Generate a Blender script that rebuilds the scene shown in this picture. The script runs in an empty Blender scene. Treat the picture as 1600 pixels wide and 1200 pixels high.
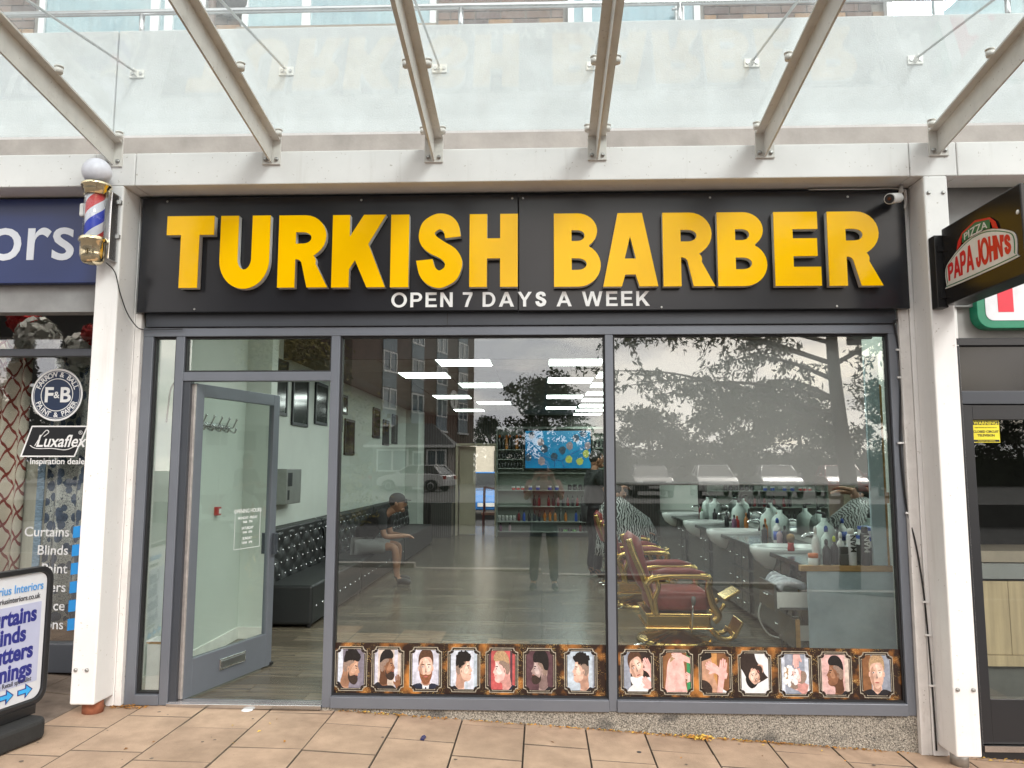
import bpy, bmesh, math, random
import numpy as np
from mathutils import Vector, Matrix
random.seed(7); rng = np.random.default_rng(7)
PI = math.pi; RAD = math.radians
scene = bpy.context.scene
col = scene.collection

# ------------------------------------------------------------------ camera
cam_d = bpy.data.cameras.new('camera'); cam = bpy.data.objects.new('camera', cam_d); col.objects.link(cam)
cam_d.sensor_width = 36.0; cam_d.lens = 27.0; cam_d.clip_start = 0.02; cam_d.clip_end = 2000
PSI, TH, RO = RAD(2.2), RAD(6.2), 0.002
f0 = Vector((-math.sin(PSI), math.cos(PSI), 0)); r_ = Vector((math.cos(PSI), math.sin(PSI), 0)); z_ = Vector((0, 0, 1))
fw = f0*math.cos(TH) + z_*math.sin(TH); up = -f0*math.sin(TH) + z_*math.cos(TH)
r2 = r_*math.cos(RO) + up*math.sin(RO); u2 = up*math.cos(RO) - r_*math.sin(RO)
m = Matrix((r2, u2, -fw)).transposed().to_4x4(); m.translation = Vector((0, -5.05, 1.62))
cam.matrix_world = m
scene.camera = cam
cam_d.name = 'camera'

# ------------------------------------------------------------------ world: daylight sky with broken cloud
world = bpy.data.worlds.new('World'); scene.world = world; world.use_nodes = True
SUN_DIR = Vector((0.34, -0.74, 0.56)).normalized()
nt = world.node_tree; N = nt.nodes; L = nt.links; N.clear()
out = N.new('ShaderNodeOutputWorld'); bg = N.new('ShaderNodeBackground'); bg.inputs[1].default_value = 0.11
sky = N.new('ShaderNodeTexSky'); sky.sky_type = 'NISHITA'; sky.sun_disc = False
sky.sun_elevation = math.asin(SUN_DIR.z); sky.sun_rotation = math.atan2(SUN_DIR.x, SUN_DIR.y)
sky.dust_density = 3.0; sky.air_density = 1.0
tc = N.new('ShaderNodeTexCoord'); mp = N.new('ShaderNodeMapping'); mp.inputs['Scale'].default_value = (1.0, 1.0, 2.6)
nz = N.new('ShaderNodeTexNoise'); nz.inputs['Scale'].default_value = 3.4; nz.inputs['Detail'].default_value = 8; nz.inputs['Roughness'].default_value = .58
cr = N.new('ShaderNodeValToRGB'); cr.color_ramp.elements[0].position = .27; cr.color_ramp.elements[1].position = .47
nz2 = N.new('ShaderNodeTexNoise'); nz2.inputs['Scale'].default_value = 5.5; nz2.inputs['Detail'].default_value = 7
cr2 = N.new('ShaderNodeValToRGB'); e = cr2.color_ramp.elements
e[0].position = .36; e[0].color = (7.6, 7.5, 7.8, 1); e[1].position = .56; e[1].color = (13.4, 12.3, 11.2, 1)
mx = N.new('ShaderNodeMix'); mx.data_type = 'RGBA'
L.new(tc.outputs['Generated'], mp.inputs[0]); L.new(mp.outputs[0], nz.inputs[0]); L.new(mp.outputs[0], nz2.inputs[0])
L.new(nz.outputs[0], cr.inputs[0]); L.new(nz2.outputs[0], cr2.inputs[0])
L.new(cr.outputs[0], mx.inputs[0]); L.new(sky.outputs[0], mx.inputs[6]); L.new(cr2.outputs[0], mx.inputs[7])
# thin cloud scatters more light around the veiled sun
vd = N.new('ShaderNodeVectorMath'); vd.operation = 'DOT_PRODUCT'; vd.inputs[1].default_value = SUN_DIR; L.new(tc.outputs['Generated'], vd.inputs[0])
gm = N.new('ShaderNodeMapRange'); gm.inputs[1].default_value = -.2; gm.inputs[2].default_value = 1.0; gm.inputs[3].default_value = .55; gm.inputs[4].default_value = 1.9; L.new(vd.outputs['Value'], gm.inputs[0])
vs = N.new('ShaderNodeVectorMath'); vs.operation = 'SCALE'; L.new(mx.outputs[2], vs.inputs[0]); L.new(gm.outputs[0], vs.inputs['Scale'])
L.new(vs.outputs[0], bg.inputs[0]); L.new(bg.outputs[0], out.inputs[0])

# ------------------------------------------------------------------ sun behind thin cloud
sd = bpy.data.lights.new('sun', 'SUN'); sd.energy = 1.5; sd.angle = RAD(14); sd.color = (1.0, .97, .93)
sun = bpy.data.objects.new('sun', sd); col.objects.link(sun); sun.location = (6, -12, 14)
sun.rotation_euler = SUN_DIR.to_track_quat('Z', 'Y').to_euler()

scene.view_settings.view_transform = 'Standard'; scene.view_settings.look = 'None'
scene.view_settings.exposure = 0.33; scene.view_settings.gamma = 1.0; scene.view_settings.use_curve_mapping = False
scene.render.engine = 'CYCLES'
scene.cycles.use_denoising = True
scene.cycles.max_bounces = 10; scene.cycles.transparent_max_bounces = 24; scene.cycles.diffuse_bounces = 4
scene.cycles.glossy_bounces = 5; scene.cycles.sample_clamp_indirect = 6.0
scene.cycles.caustics_reflective = False; scene.cycles.caustics_refractive = False

# ================================================================== materials
MATS = {}
def S(nd, name):
    return nd.inputs[name]
def mat(name, c, rough=.6, metal=0., var=.12, vscale=6., bump=0., bscale=60., spec=.5, coat=0., c2=None, detail=6., rvar=0., stretch=None, emit=0.):
    """principled material with noise-driven tone variation and fine relief"""
    if name in MATS: return MATS[name]
    m = bpy.data.materials.new(name); m.use_nodes = True; MATS[name] = m
    nt = m.node_tree; N = nt.nodes; Lk = nt.links
    b = N['Principled BSDF']
    b.inputs['Roughness'].default_value = rough; b.inputs['Metallic'].default_value = metal
    b.inputs['Specular IOR Level'].default_value = spec; b.inputs['Coat Weight'].default_value = coat
    tc = N.new('ShaderNodeTexCoord'); src = tc.outputs['Object']
    if stretch:
        mp = N.new('ShaderNodeMapping'); mp.inputs['Scale'].default_value = stretch; Lk.new(src, mp.inputs[0]); src = mp.outputs[0]
    if var > 0 or c2:
        n = N.new('ShaderNodeTexNoise'); n.inputs['Scale'].default_value = vscale; n.inputs['Detail'].default_value = detail
        n.inputs['Roughness'].default_value = .62
        Lk.new(src, n.inputs[0])
        r = N.new('ShaderNodeValToRGB'); Lk.new(n.outputs[0], r.inputs[0])
        a = tuple(max(0, x*(1-var)) for x in c[:3]); bb = c2 if c2 else tuple(min(1, x*(1+var*.7)) for x in c[:3])
        r.color_ramp.elements[0].position = .32; r.color_ramp.elements[1].position = .68
        r.color_ramp.elements[0].color = (*a, 1); r.color_ramp.elements[1].color = (*bb, 1)
        oi = N.new('ShaderNodeObjectInfo'); hs = N.new('ShaderNodeHueSaturation')
        Lk.new(r.outputs[0], hs.inputs['Color'])
        mr = N.new('ShaderNodeMapRange'); mr.inputs[3].default_value = 1-rvar; mr.inputs[4].default_value = 1+rvar
        Lk.new(oi.outputs['Random'], mr.inputs[0]); Lk.new(mr.outputs[0], hs.inputs['Value'])
        Lk.new(hs.outputs[0], b.inputs['Base Color'])
        if emit: Lk.new(hs.outputs[0], b.inputs['Emission Color'])
    else:
        b.inputs['Base Color'].default_value = (*c[:3], 1)
        if emit: b.inputs['Emission Color'].default_value = (*c[:3], 1)
    if emit: b.inputs['Emission Strength'].default_value = emit
    if bump > 0:
        n2 = N.new('ShaderNodeTexNoise'); n2.inputs['Scale'].default_value = bscale; n2.inputs['Detail'].default_value = 5
        Lk.new(src, n2.inputs[0])
        bp = N.new('ShaderNodeBump'); bp.inputs['Strength'].default_value = bump; bp.inputs['Distance'].default_value = .01
        Lk.new(n2.outputs[0], bp.inputs['Height']); Lk.new(bp.outputs[0], b.inputs['Normal'])
    return m

def glass_mat(name, tint, f0, dirt=0., dirt_col=(.8, .85, .85), rough=0.0):
    """thin clear pane: straight transmission + facing-angle reflection, optional dust film"""
    m = bpy.data.materials.new(name); m.use_nodes = True; MATS[name] = m
    nt = m.node_tree; N = nt.nodes; Lk = nt.links
    for n in list(N):
        if n.type != 'OUTPUT_MATERIAL': N.remove(n)
    out = [n for n in N if n.type == 'OUTPUT_MATERIAL'][0]
    tr = N.new('ShaderNodeBsdfTransparent'); tr.inputs[0].default_value = (*tint, 1)
    gl = N.new('ShaderNodeBsdfGlossy'); gl.inputs['Roughness'].default_value = rough; gl.inputs[0].default_value = (1, 1, 1, 1)
    lw = N.new('ShaderNodeLayerWeight'); lw.inputs[0].default_value = .5
    p = N.new('ShaderNodeMath'); p.operation = 'POWER'; p.inputs[1].default_value = 5.0
    Lk.new(lw.outputs['Facing'], p.inputs[0])
    ma = N.new('ShaderNodeMath'); ma.operation = 'MULTIPLY_ADD'; ma.inputs[1].default_value = 1-f0; ma.inputs[2].default_value = f0
    Lk.new(p.outputs[0], ma.inputs[0])
    mix = N.new('ShaderNodeMixShader'); Lk.new(ma.outputs[0], mix.inputs[0]); Lk.new(tr.outputs[0], mix.inputs[1]); Lk.new(gl.outputs[0], mix.inputs[2])
    last = mix
    if dirt > 0:
        tl = N.new('ShaderNodeBsdfTranslucent'); tl.inputs[0].default_value = (*dirt_col, 1)
        df = N.new('ShaderNodeBsdfDiffuse'); df.inputs[0].default_value = (*dirt_col, 1)
        m2 = N.new('ShaderNodeMixShader'); m2.inputs[0].default_value = .35; Lk.new(tl.outputs[0], m2.inputs[1]); Lk.new(df.outputs[0], m2.inputs[2])
        tc = N.new('ShaderNodeTexCoord'); n = N.new('ShaderNodeTexNoise'); n.inputs['Scale'].default_value = 9; n.inputs['Detail'].default_value = 12; n.inputs['Roughness'].default_value = .72
        Lk.new(tc.outputs['Object'], n.inputs[0])
        mr = N.new('ShaderNodeMapRange'); mr.inputs[1].default_value = .3; mr.inputs[2].default_value = .7; mr.inputs[3].default_value = dirt*.55; mr.inputs[4].default_value = dirt*1.4
        Lk.new(n.outputs[0], mr.inputs[0])
        m3 = N.new('ShaderNodeMixShader'); Lk.new(mr.outputs[0], m3.inputs[0]); Lk.new(mix.outputs[0], m3.inputs[1]); Lk.new(m2.outputs[0], m3.inputs[2])
        last = m3
    Lk.new(last.outputs[0], out.inputs[0])
    return m

def grime(m, col_, streak=.25, speck=.5, sscale=90., st=(7, 7, .5), lo=.58, hi=.78):
    """weathering laid over a paint or stone: rain streaks or patches and small dark specks"""
    nt = m.node_tree; N = nt.nodes; Lk = nt.links; b = N['Principled BSDF']; src = b.inputs['Base Color'].links[0].from_socket
    tc = N.new('ShaderNodeTexCoord'); geo = N.new('ShaderNodeNewGeometry')
    mp = N.new('ShaderNodeMapping'); mp.inputs['Scale'].default_value = st; Lk.new(geo.outputs['Position'], mp.inputs[0])
    n1 = N.new('ShaderNodeTexNoise'); n1.inputs['Scale'].default_value = 1.0; n1.inputs['Detail'].default_value = 8; n1.inputs['Roughness'].default_value = .65; Lk.new(mp.outputs[0], n1.inputs[0])
    r1 = N.new('ShaderNodeMapRange'); r1.inputs[1].default_value = lo; r1.inputs[2].default_value = hi; r1.inputs[3].default_value = 0; r1.inputs[4].default_value = streak; Lk.new(n1.outputs[0], r1.inputs[0])
    n2 = N.new('ShaderNodeTexNoise'); n2.inputs['Scale'].default_value = sscale; n2.inputs['Detail'].default_value = 2; Lk.new(geo.outputs['Position'], n2.inputs[0])
    r2 = N.new('ShaderNodeMapRange'); r2.inputs[1].default_value = .70; r2.inputs[2].default_value = .76; r2.inputs[3].default_value = 0; r2.inputs[4].default_value = speck; Lk.new(n2.outputs[0], r2.inputs[0])
    mm = N.new('ShaderNodeMath'); mm.operation = 'MAXIMUM'; Lk.new(r1.outputs[0], mm.inputs[0]); Lk.new(r2.outputs[0], mm.inputs[1])
    mx = N.new('ShaderNodeMix'); mx.data_type = 'RGBA'; Lk.new(mm.outputs[0], mx.inputs[0]); Lk.new(src, mx.inputs[6]); mx.inputs[7].default_value = (*col_, 1); Lk.new(mx.outputs[2], b.inputs['Base Color'])
# paint, metal, glass
WHITE = mat('white_paint', (.80, .79, .78), .38, var=.05, vscale=3, bump=.04, bscale=25)
grime(WHITE, (.36, .32, .27), .30, .6, 45.)
OLDWHITE = mat('weathered_white_paint', (.72, .70, .68), .5, var=.1, vscale=9, bump=.15, bscale=40)
grime(OLDWHITE, (.22, .18, .14), .6, .8, 60., (14, 14, 3))
FRAME = mat('grey_powder_coat', (.16, .175, .205), .34, metal=.25, var=.05, vscale=4, bump=.02)
FRAME_D = mat('dark_grey_powder_coat', (.055, .062, .075), .36, metal=.2, var=.06, vscale=4)
BLACKF = mat('black_powder_coat', (.018, .019, .022), .35, var=.05)
SIGNBLK = mat('dark_composite_panel', (.014, .015, .019), .2, var=.1, vscale=2, bump=.01, bscale=3, spec=.42)
YELLOW = mat('yellow_acrylic', (.95, .53, .0), .10, var=.03, vscale=3, bump=.10, bscale=9, spec=.22)
RETURN = mat('grey_letter_return', (.72, .71, .68), .4, var=.08)
STEEL = mat('stainless_steel', (.62, .62, .63), .24, metal=1., var=.05)
CHROME = mat('chrome', (.75, .75, .76), .08, metal=1., var=0)
PALEGOLD = mat('pale_gold', (.86, .74, .50), .12, metal=1., var=.05)
GOLD = mat('polished_gold', (.68, .46, .17), .2, metal=1., var=.08, vscale=15)
GALV = mat('galvanised_bolt', (.42, .42, .41), .4, metal=.8, var=.15, vscale=30)
GLASS = glass_mat('window_glass', (.945, .97, .955), .115)
GLASS1 = glass_mat('door_glass', (.93, .965, .95), .045)
CANOPYG = glass_mat('dusty_canopy_glass', (.915, .97, .98), .036, dirt=.115, dirt_col=(.86, .91, .93))
BLACK = mat('black_plastic', (.012, .012, .013), .4, var=.05)
RUBBER = mat('black_rubber', (.02, .02, .02), .75, var=.2, vscale=20, bump=.2)
WHITEPL = mat('white_plastic', (.75, .75, .74), .35, var=.04)
WHITEV = mat('white_vinyl', (.82, .82, .82), .4, var=.02)

# ================================================================== mesh helpers
class MB:
    def __init__(s): s.v = []; s.f = []; s.mi = []; s.cur = 0; s.smooth = False; s.sm = []
    def _f(s, f): s.f.append(f); s.mi.append(s.cur); s.sm.append(s.smooth)
    def quad(s, a, b, c, d):
        n = len(s.v); s.v += [tuple(a), tuple(b), tuple(c), tuple(d)]; s._f((n, n+1, n+2, n+3)); return s
    def box(s, x0, x1, y0, y1, z0, z1, M=None):
        n = len(s.v); P = [(x0,y0,z0),(x1,y0,z0),(x1,y1,z0),(x0,y1,z0),(x0,y0,z1),(x1,y0,z1),(x1,y1,z1),(x0,y1,z1)]
        if M is not None: P = [tuple(M @ Vector(p)) for p in P]
        s.v += P
        for f in ((0,3,2,1),(4,5,6,7),(0,1,5,4),(1,2,6,5),(2,3,7,6),(3,0,4,7)): s._f(tuple(n+i for i in f))
        return s
    def cyl(s, p0, p1, r0, r1=None, n=14, cap=True):
        return s.tube([p0, p1], [r0, r0 if r1 is None else r1], n, cap)
    def tube(s, pts, rad, n=10, cap=True):
        pts = [Vector(p) for p in pts]
        if not hasattr(rad, '__len__'): rad = [rad]*len(pts)
        b = len(s.v); ref = None
        for i, p in enumerate(pts):
            t = (pts[min(i+1, len(pts)-1)] - pts[max(i-1, 0)])
            t = t.normalized() if t.length > 1e-9 else Vector((0, 0, 1))
            if ref is None: ref = t.orthogonal().normalized()
            ref = (ref - t*ref.dot(t)); ref = ref.normalized() if ref.length > 1e-6 else t.orthogonal().normalized()
            q = t.cross(ref)
            for k in range(n):
                a = 2*PI*k/n; s.v.append(tuple(p + (ref*math.cos(a) + q*math.sin(a))*rad[i]))
        sm = s.smooth; s.smooth = True
        for i in range(len(pts)-1):
            for k in range(n):
                s._f((b+i*n+k, b+i*n+(k+1) % n, b+(i+1)*n+(k+1) % n, b+(i+1)*n+k))
        s.smooth = False
        if cap:
            s._f(tuple(b+k for k in reversed(range(n)))); s._f(tuple(b+(len(pts)-1)*n+k for k in range(n)))
        s.smooth = sm
        return s
    def lathe(s, prof, c=(0,0,0), n=20, axis='z'):
        b = len(s.v)
        for (r, h) in prof:
            for k in range(n):
                a = 2*PI*k/n
                p = (r*math.cos(a), r*math.sin(a), h)
                if axis == 'y': p = (p[0], p[2], p[1])
                if axis == 'x': p = (p[2], p[0], p[1])
                s.v.append((c[0]+p[0], c[1]+p[1], c[2]+p[2]))
        sm = s.smooth; s.smooth = True
        for i in range(len(prof)-1):
            for k in range(n): s._f((b+i*n+k, b+i*n+(k+1) % n, b+(i+1)*n+(k+1) % n, b+(i+1)*n+k))
        s.smooth = sm
        s._f(tuple(b+k for k in reversed(range(n)))); s._f(tuple(b+(len(prof)-1)*n+k for k in range(n)))
        return s
    def prism(s, poly, d0, d1, plane='xz', M=None):
        """extrude a 2-D outline; plane xz extrudes along y, yz along x, xy along z"""
        n = len(poly); b = len(s.v)
        for d in (d0, d1):
            for (u, w) in poly:
                p = {'xz': (u, d, w), 'yz': (d, u, w), 'xy': (u, w, d)}[plane]
                if M is not None: p = tuple(M @ Vector(p))
                s.v.append(p)
        s._f(tuple(b+i for i in range(n))); s._f(tuple(b+n+i for i in reversed(range(n))))
        for i in range(n): s._f((b+(i+1) % n, b+i, b+n+i, b+n+(i+1) % n))
        return s
    def ell(s, c, r, nu=14, nv=9, M=None):
        b = len(s.v); sm = s.smooth; s.smooth = True
        for j in range(nv+1):
            t = PI*j/nv
            for k in range(nu):
                a = 2*PI*k/nu; p = Vector((r[0]*math.sin(t)*math.cos(a), r[1]*math.sin(t)*math.sin(a), r[2]*math.cos(t)))
                if M is not None: p = M @ p
                s.v.append((c[0]+p.x, c[1]+p.y, c[2]+p.z))
        for j in range(nv):
            for k in range(nu): s._f((b+j*nu+k, b+(j+1)*nu+k, b+(j+1)*nu+(k+1) % nu, b+j*nu+(k+1) % nu))
        s.smooth = sm
        return s
    def mesh(s, name, mats, org=(0,0,0)):
        me = bpy.data.meshes.new(name)
        v = [(p[0]-org[0], p[1]-org[1], p[2]-org[2]) for p in s.v] if any(org) else s.v
        me.from_pydata(v, [], s.f)
        if not isinstance(mats, (list, tuple)): mats = [mats]
        for mm in mats: me.materials.append(mm)
        me.polygons.foreach_set('material_index', s.mi); me.polygons.foreach_set('use_smooth', s.sm)
        bm = bmesh.new(); bm.from_mesh(me)
        bmesh.ops.recalc_face_normals(bm, faces=bm.faces)
        bm.to_mesh(me); bm.free(); me.update()
        return me
    def build(s, name, mats, parent=None, bev=0., org=None, seg=2):
        o_ = world_loc(parent) if org is None else org
        me = s.mesh(name, mats, o_)
        o = bpy.data.objects.new(name, me); col.objects.link(o)
        if parent is not None: o.parent = parent
        elif org is not None: o.location = org
        if bev > 0:
            md = o.modifiers.new('bevel', 'BEVEL'); md.width = bev; md.segments = seg; md.limit_method = 'ANGLE'; md.angle_limit = RAD(35)
            md.harden_normals = False
        return o
WL = {}
def world_loc(o):
    if o is None: return (0, 0, 0)
    x = y = z = 0
    while o is not None:
        x += o.location.x; y += o.location.y; z += o.location.z; o = o.parent
    return (x, y, z)
def tag(o, label=None, cat=None, group=None, kind=None):
    if label: o['label'] = label
    if cat: o['category'] = cat
    if group: o['group'] = group
    if kind: o['kind'] = kind
    return o
def empty(name, loc, label=None, cat=None, group=None):
    o = bpy.data.objects.new(name, None); col.objects.link(o); o.location = loc; o.empty_display_size = .1
    return tag(o, label, cat, group)
def box(name, b, m, parent=None, bev=0.): return MB().box(*b).build(name, m, parent, bev)
def struct(o): o['kind'] = 'structure'; return o
def dup(o, parent=None):
    c = o.copy(); col.objects.link(c); c.parent = parent
    for ch in list(o.children): dup(ch, c)
    return c
def put_mesh(name, me, loc, parent=None, rz=0):
    o = bpy.data.objects.new(name, me); col.objects.link(o)
    if parent is not None:
        o.parent = parent; w = world_loc(parent); loc = (loc[0]-w[0], loc[1]-w[1], loc[2]-w[2])
    o.location = loc; o.rotation_euler.z = rz
    return o
def text(name, s, size, m, loc, parent=None, align='LEFT', bold=0., ext=.002, rot=(PI/2, 0, 0), sx=1., sy=1., shear=0., spacing=1.):
    cu = bpy.data.curves.new(name, 'FONT'); cu.body = s; cu.size = size; cu.extrude = ext; cu.offset = bold; cu.align_x = align
    cu.space_character = spacing; cu.shear = shear; cu.resolution_u = 4
    t = bpy.data.objects.new(name, cu); me = bpy.data.meshes.new_from_object(t)
    bpy.data.objects.remove(t); bpy.data.curves.remove(cu)
    me.transform(Matrix.Diagonal((sx, sy, 1, 1)))
    me.materials.clear(); me.materials.append(m)
    o = bpy.data.objects.new(name, me); col.objects.link(o)
    if parent is not None:
        o.parent = parent; w = world_loc(parent); loc = (loc[0]-w[0], loc[1]-w[1], loc[2]-w[2])
    o.location = loc; o.rotation_euler = rot
    return o
def curve_mesh(name, loops, ext, bevel=0., grow=0.):
    """filled 2-D outlines (holes allowed) extruded by +-ext"""
    cu = bpy.data.curves.new(name, 'CURVE'); cu.dimensions = '2D'; cu.fill_mode = 'BOTH'; cu.extrude = ext; cu.bevel_depth = bevel; cu.bevel_resolution = 1; cu.offset = grow
    for lp in loops:
        sp = cu.splines.new('POLY'); sp.points.add(len(lp)-1)
        for i, p in enumerate(lp): sp.points[i].co = (p[0], p[1], 0, 1)
        sp.use_cyclic_u = True
    t = bpy.data.objects.new(name, cu); me = bpy.data.meshes.new_from_object(t)
    bpy.data.objects.remove(t); bpy.data.curves.remove(cu)
    return me
def arc(cx, cy, rx, ry, a0, a1, n=12):
    return [(cx+rx*math.cos(RAD(a0+(a1-a0)*i/n)), cy+ry*math.sin(RAD(a0+(a1-a0)*i/n))) for i in range(n+1)]
def rrect(x0, x1, y0, y1, r, n=5):
    return arc(x1-r, y1-r, r, r, 0, 90, n)+arc(x0+r, y1-r, r, r, 90, 180, n)+arc(x0+r, y0+r, r, r, 180, 270, n)+arc(x1-r, y0+r, r, r, 270, 360, n)
def catmull(P, n=6, closed=False):
    P = [Vector(p) for p in P]; out = []
    K = len(P)
    for i in range(K if closed else K-1):
        a = P[(i-1) % K] if closed or i > 0 else P[0]; b = P[i]; c = P[(i+1) % K]; d = P[(i+2) % K] if closed or i+2 < K else P[-1]
        for k in range(n):
            t = k/n
            out.append(.5*((2*b)+(c-a)*t+(2*a-5*b+4*c-d)*t*t+(3*b-a-3*c+d)*t**3))
    if not closed: out.append(P[-1])
    return [tuple(p) for p in out]
# ================================================================== the setting: ground
def gz(x):
    """height of the sloping pavement along the shopfront"""
    if x > -1.2: return .085 - .057*(x+1.2) if x < 6 else .085-.057*7.2
    if x > -2.9: return .085 + .012*(-1.2-x)
    return .1054 + .09*min(-2.9-x, .8)
STONE = mat('sandstone_flag', (.405, .29, .208), .8, var=.22, vscale=5, bump=.35, bscale=120, rvar=.075, spec=.25)
grime(STONE, (.20, .14, .095), .55, .6, 55., (3.2, 3.2, 3.2), .56, .80)
FLAGEDGE = mat('dirty_flag_edge', (.15, .115, .085), .95, var=.3)
STONE_D = mat('dark_worn_flag', (.17, .135, .11), .85, var=.3, vscale=7, bump=.35, bscale=120, rvar=.12, spec=.2)
JOINT = mat('joint_mortar', (.15, .12, .09), .95, var=.3, vscale=30)
ASPH = mat('asphalt', (.055, .055, .058), .85, var=.2, vscale=8, bump=.3, bscale=90)
# ground sheet out to the horizon
g = MB(); X0, X1 = -400, 400
g.quad((X0, -400, -.62), (X1, -400, -.62), (X1, 400, -.62), (X0, 400, -.62))
struct(g.build('ground', mat('distant_ground', (.10, .105, .085), .95, var=.25, vscale=.2)))
# asphalt of the street and car park opposite
struct(MB().box(-120, 120, -70, -7.4, -.60, -.50).build('road', ASPH))
# pavement bed following the slope
g = MB(); xs = [-60, -6, -3.7, -3.3, -2.9, -2.0, -1.2, 0, 1.2, 2.4, 3.6, 6, 60]
for a, b in zip(xs[:-1], xs[1:]):
    za, zb = gz(a)-.014, gz(b)-.014
    g.quad((a, -7.2, za-.05), (b, -7.2, zb-.05), (b, 1.1, zb), (a, 1.1, za))
pave = struct(g.build('pavement', JOINT))
kb = MB()
for i in range(-14, 15):
    x = i*2.0; z = gz(x)-.06
    kb.box(x+.005, x+1.99, -7.4, -7.21, -.6, z)
struct(kb.build('kerb', mat('kerb_concrete', (.36, .34, .31), .85, var=.15, vscale=8, bump=.2)))
# flags: columns running away from the shop, staggered
jx = [-4.50, -4.11, -3.72, -3.33, -2.94, -2.54, -2.14, -1.72, -1.31, -.90, -.50, -.107, .27, .635, 1.0, 1.39, 1.78, 2.17, 2.56, 2.95, 3.34, 3.73]
flag_cache = {}
for i in range(len(jx)-1):
    a, b = jx[i], jx[i+1]
    y = 1.05 if (b < -2.9) else (.06 if a < -1.4 else -.032)
    if a > 2.5: y = .02
    first = [.25, .42, .10, .36, .52, .30, .47, .16][i % 8]
    k = 0
    while y > -2.0:
        ln = first if k == 0 else [.58, .44, .60, .52][(i*3+k) % 4]
        y0 = y-ln; w = b-a-.009
        s = MB(); c = .0025
        zz = random.uniform(-.002, .002); t = random.uniform(-.0015, .0015)
        za, zb = gz(a)+zz, gz(b)+zz
        # top face with a small arris
        P = [(a+.0034, y0+.0034), (b-.0034, y0+.0034), (b-.0034, y-.0034), (a+.0034, y-.0034)]
        H = [za+t, zb-t, zb-t, za+t]
        n = 0; s.v = [(p[0], p[1], h-.03) for p, h in zip(P, H)] + [(p[0], p[1], h-c) for p, h in zip(P, H)]
        cx, cy = (a+b)/2, (y+y0)/2
        s.v += [(p[0]+math.copysign(c, cx-p[0]), p[1]+math.copysign(c, cy-p[1]), h) for p, h in zip(P, H)]
        for r in (0, 4):
            for q in range(4): s._f((r+q, r+(q+1) % 4, r+4+(q+1) % 4, r+4+q))
        s.mi = [1]*8; s._f((8, 9, 10, 11))
        s.build('paving_flag', [STONE_D if (b < -2.9 and y > -.2) else STONE, FLAGEDGE], pave)
        y = y0; k += 1
# wider pavement beyond the flagged strip is carried by the material of its own sheet
m = mat('far_paving', (.13, .115, .10), .85, var=.12, vscale=6, bump=.2)
nt = m.node_tree; b = nt.nodes['Principled BSDF']
br = nt.nodes.new('ShaderNodeTexBrick'); br.inputs['Color1'].default_value = (.13, .11, .095, 1); br.inputs['Color2'].default_value = (.095, .085, .078, 1); br.inputs['Mortar'].default_value = (.035, .03, .028, 1)
br.inputs['Scale'].default_value = 1.0; br.inputs['Mortar Size'].default_value = .006; br.inputs['Brick Width'].default_value = .58; br.inputs['Row Height'].default_value = .39
tc = nt.nodes.new('ShaderNodeTexCoord'); mp = nt.nodes.new('ShaderNodeMapping'); mp.inputs['Rotation'].default_value = (0, 0, PI/2)
nt.links.new(tc.outputs['Object'], mp.inputs[0]); nt.links.new(mp.outputs[0], br.inputs[0]); nt.links.new(br.outputs[0], b.inputs['Base Color'])
g = MB()
for a, bb in zip(xs[:-1], xs[1:]):
    y1 = 1.1 if (bb <= -3.7 or a >= 3.6) else -1.98
    if bb <= -6 or a >= 6: y1 = 1.05
    za, zb = gz(a)-.004, gz(bb)-.004
    g.quad((a, -7.2, za-.045), (bb, -7.2, zb-.045), (bb, y1, zb), (a, y1, za))
struct(g.build('far_pavement', m))

# ================================================================== fallen leaves, litter
LEAF = [mat('dead_leaf_orange', (.52, .24, .04), .7, var=.3), mat('dead_leaf_yellow', (.60, .40, .07), .7, var=.3), mat('dead_leaf_brown', (.22, .10, .03), .8, var=.3)]
lv = MB()
def leaf(x, y, z, s, a, ci):
    lv.cur = ci; ca, sa = math.cos(a), math.sin(a); tl = random.uniform(.1, .5)
    def p(u, v, h): return (x+ca*u-sa*v, y+sa*u+ca*v, z+h)
    n = len(lv.v); lv.v += [p(-s, 0, .001), p(0, -s*.45, .002+s*tl*.3), p(s, 0, .001+s*tl*.5), p(0, s*.45, .003+s*tl)]
    lv._f((n, n+1, n+2, n+3))
for _ in range(620):
    x = random.triangular(-.9, 2.35, 1.3) if random.random() < .85 else random.uniform(-1.3, -.6)
    y = -.045 - abs(random.gauss(0, .016)); leaf(x, y, gz(x)+random.uniform(0, .006), random.uniform(.005, .014), random.uniform(0, 6.3), random.choice((0, 0, 1, 2)))
for _ in range(90):
    x = random.gauss(.96, .05); y = -.05-abs(random.gauss(0, .025)); leaf(x, y, gz(x)+random.uniform(0, .015), random.uniform(.008, .017), random.uniform(0, 6.3), random.choice((0, 1, 1)))
for _ in range(90):
    x = random.gauss(-2.63, .06); y = random.uniform(-.12, -.05); leaf(x, y, gz(x)+random.uniform(0, .01), random.uniform(.007, .015), random.uniform(0, 6.3), random.choice((0, 0, 2)))
for _ in range(60):
    x = random.uniform(2.55, 3.2); y = random.uniform(-.09, -.03); leaf(x, y, gz(x)+.002, random.uniform(.006, .014), random.uniform(0, 6.3), random.choice((1, 1, 2)))
for _ in range(26):
    x = random.uniform(-2.3, 2.3); y = random.uniform(-1.0, -.1); leaf(x, y, gz(x)+.001, random.uniform(.006, .016), random.uniform(0, 6.3), random.choice((0, 1, 2)))
gs = MB(); rr = random.Random(21)
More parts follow.
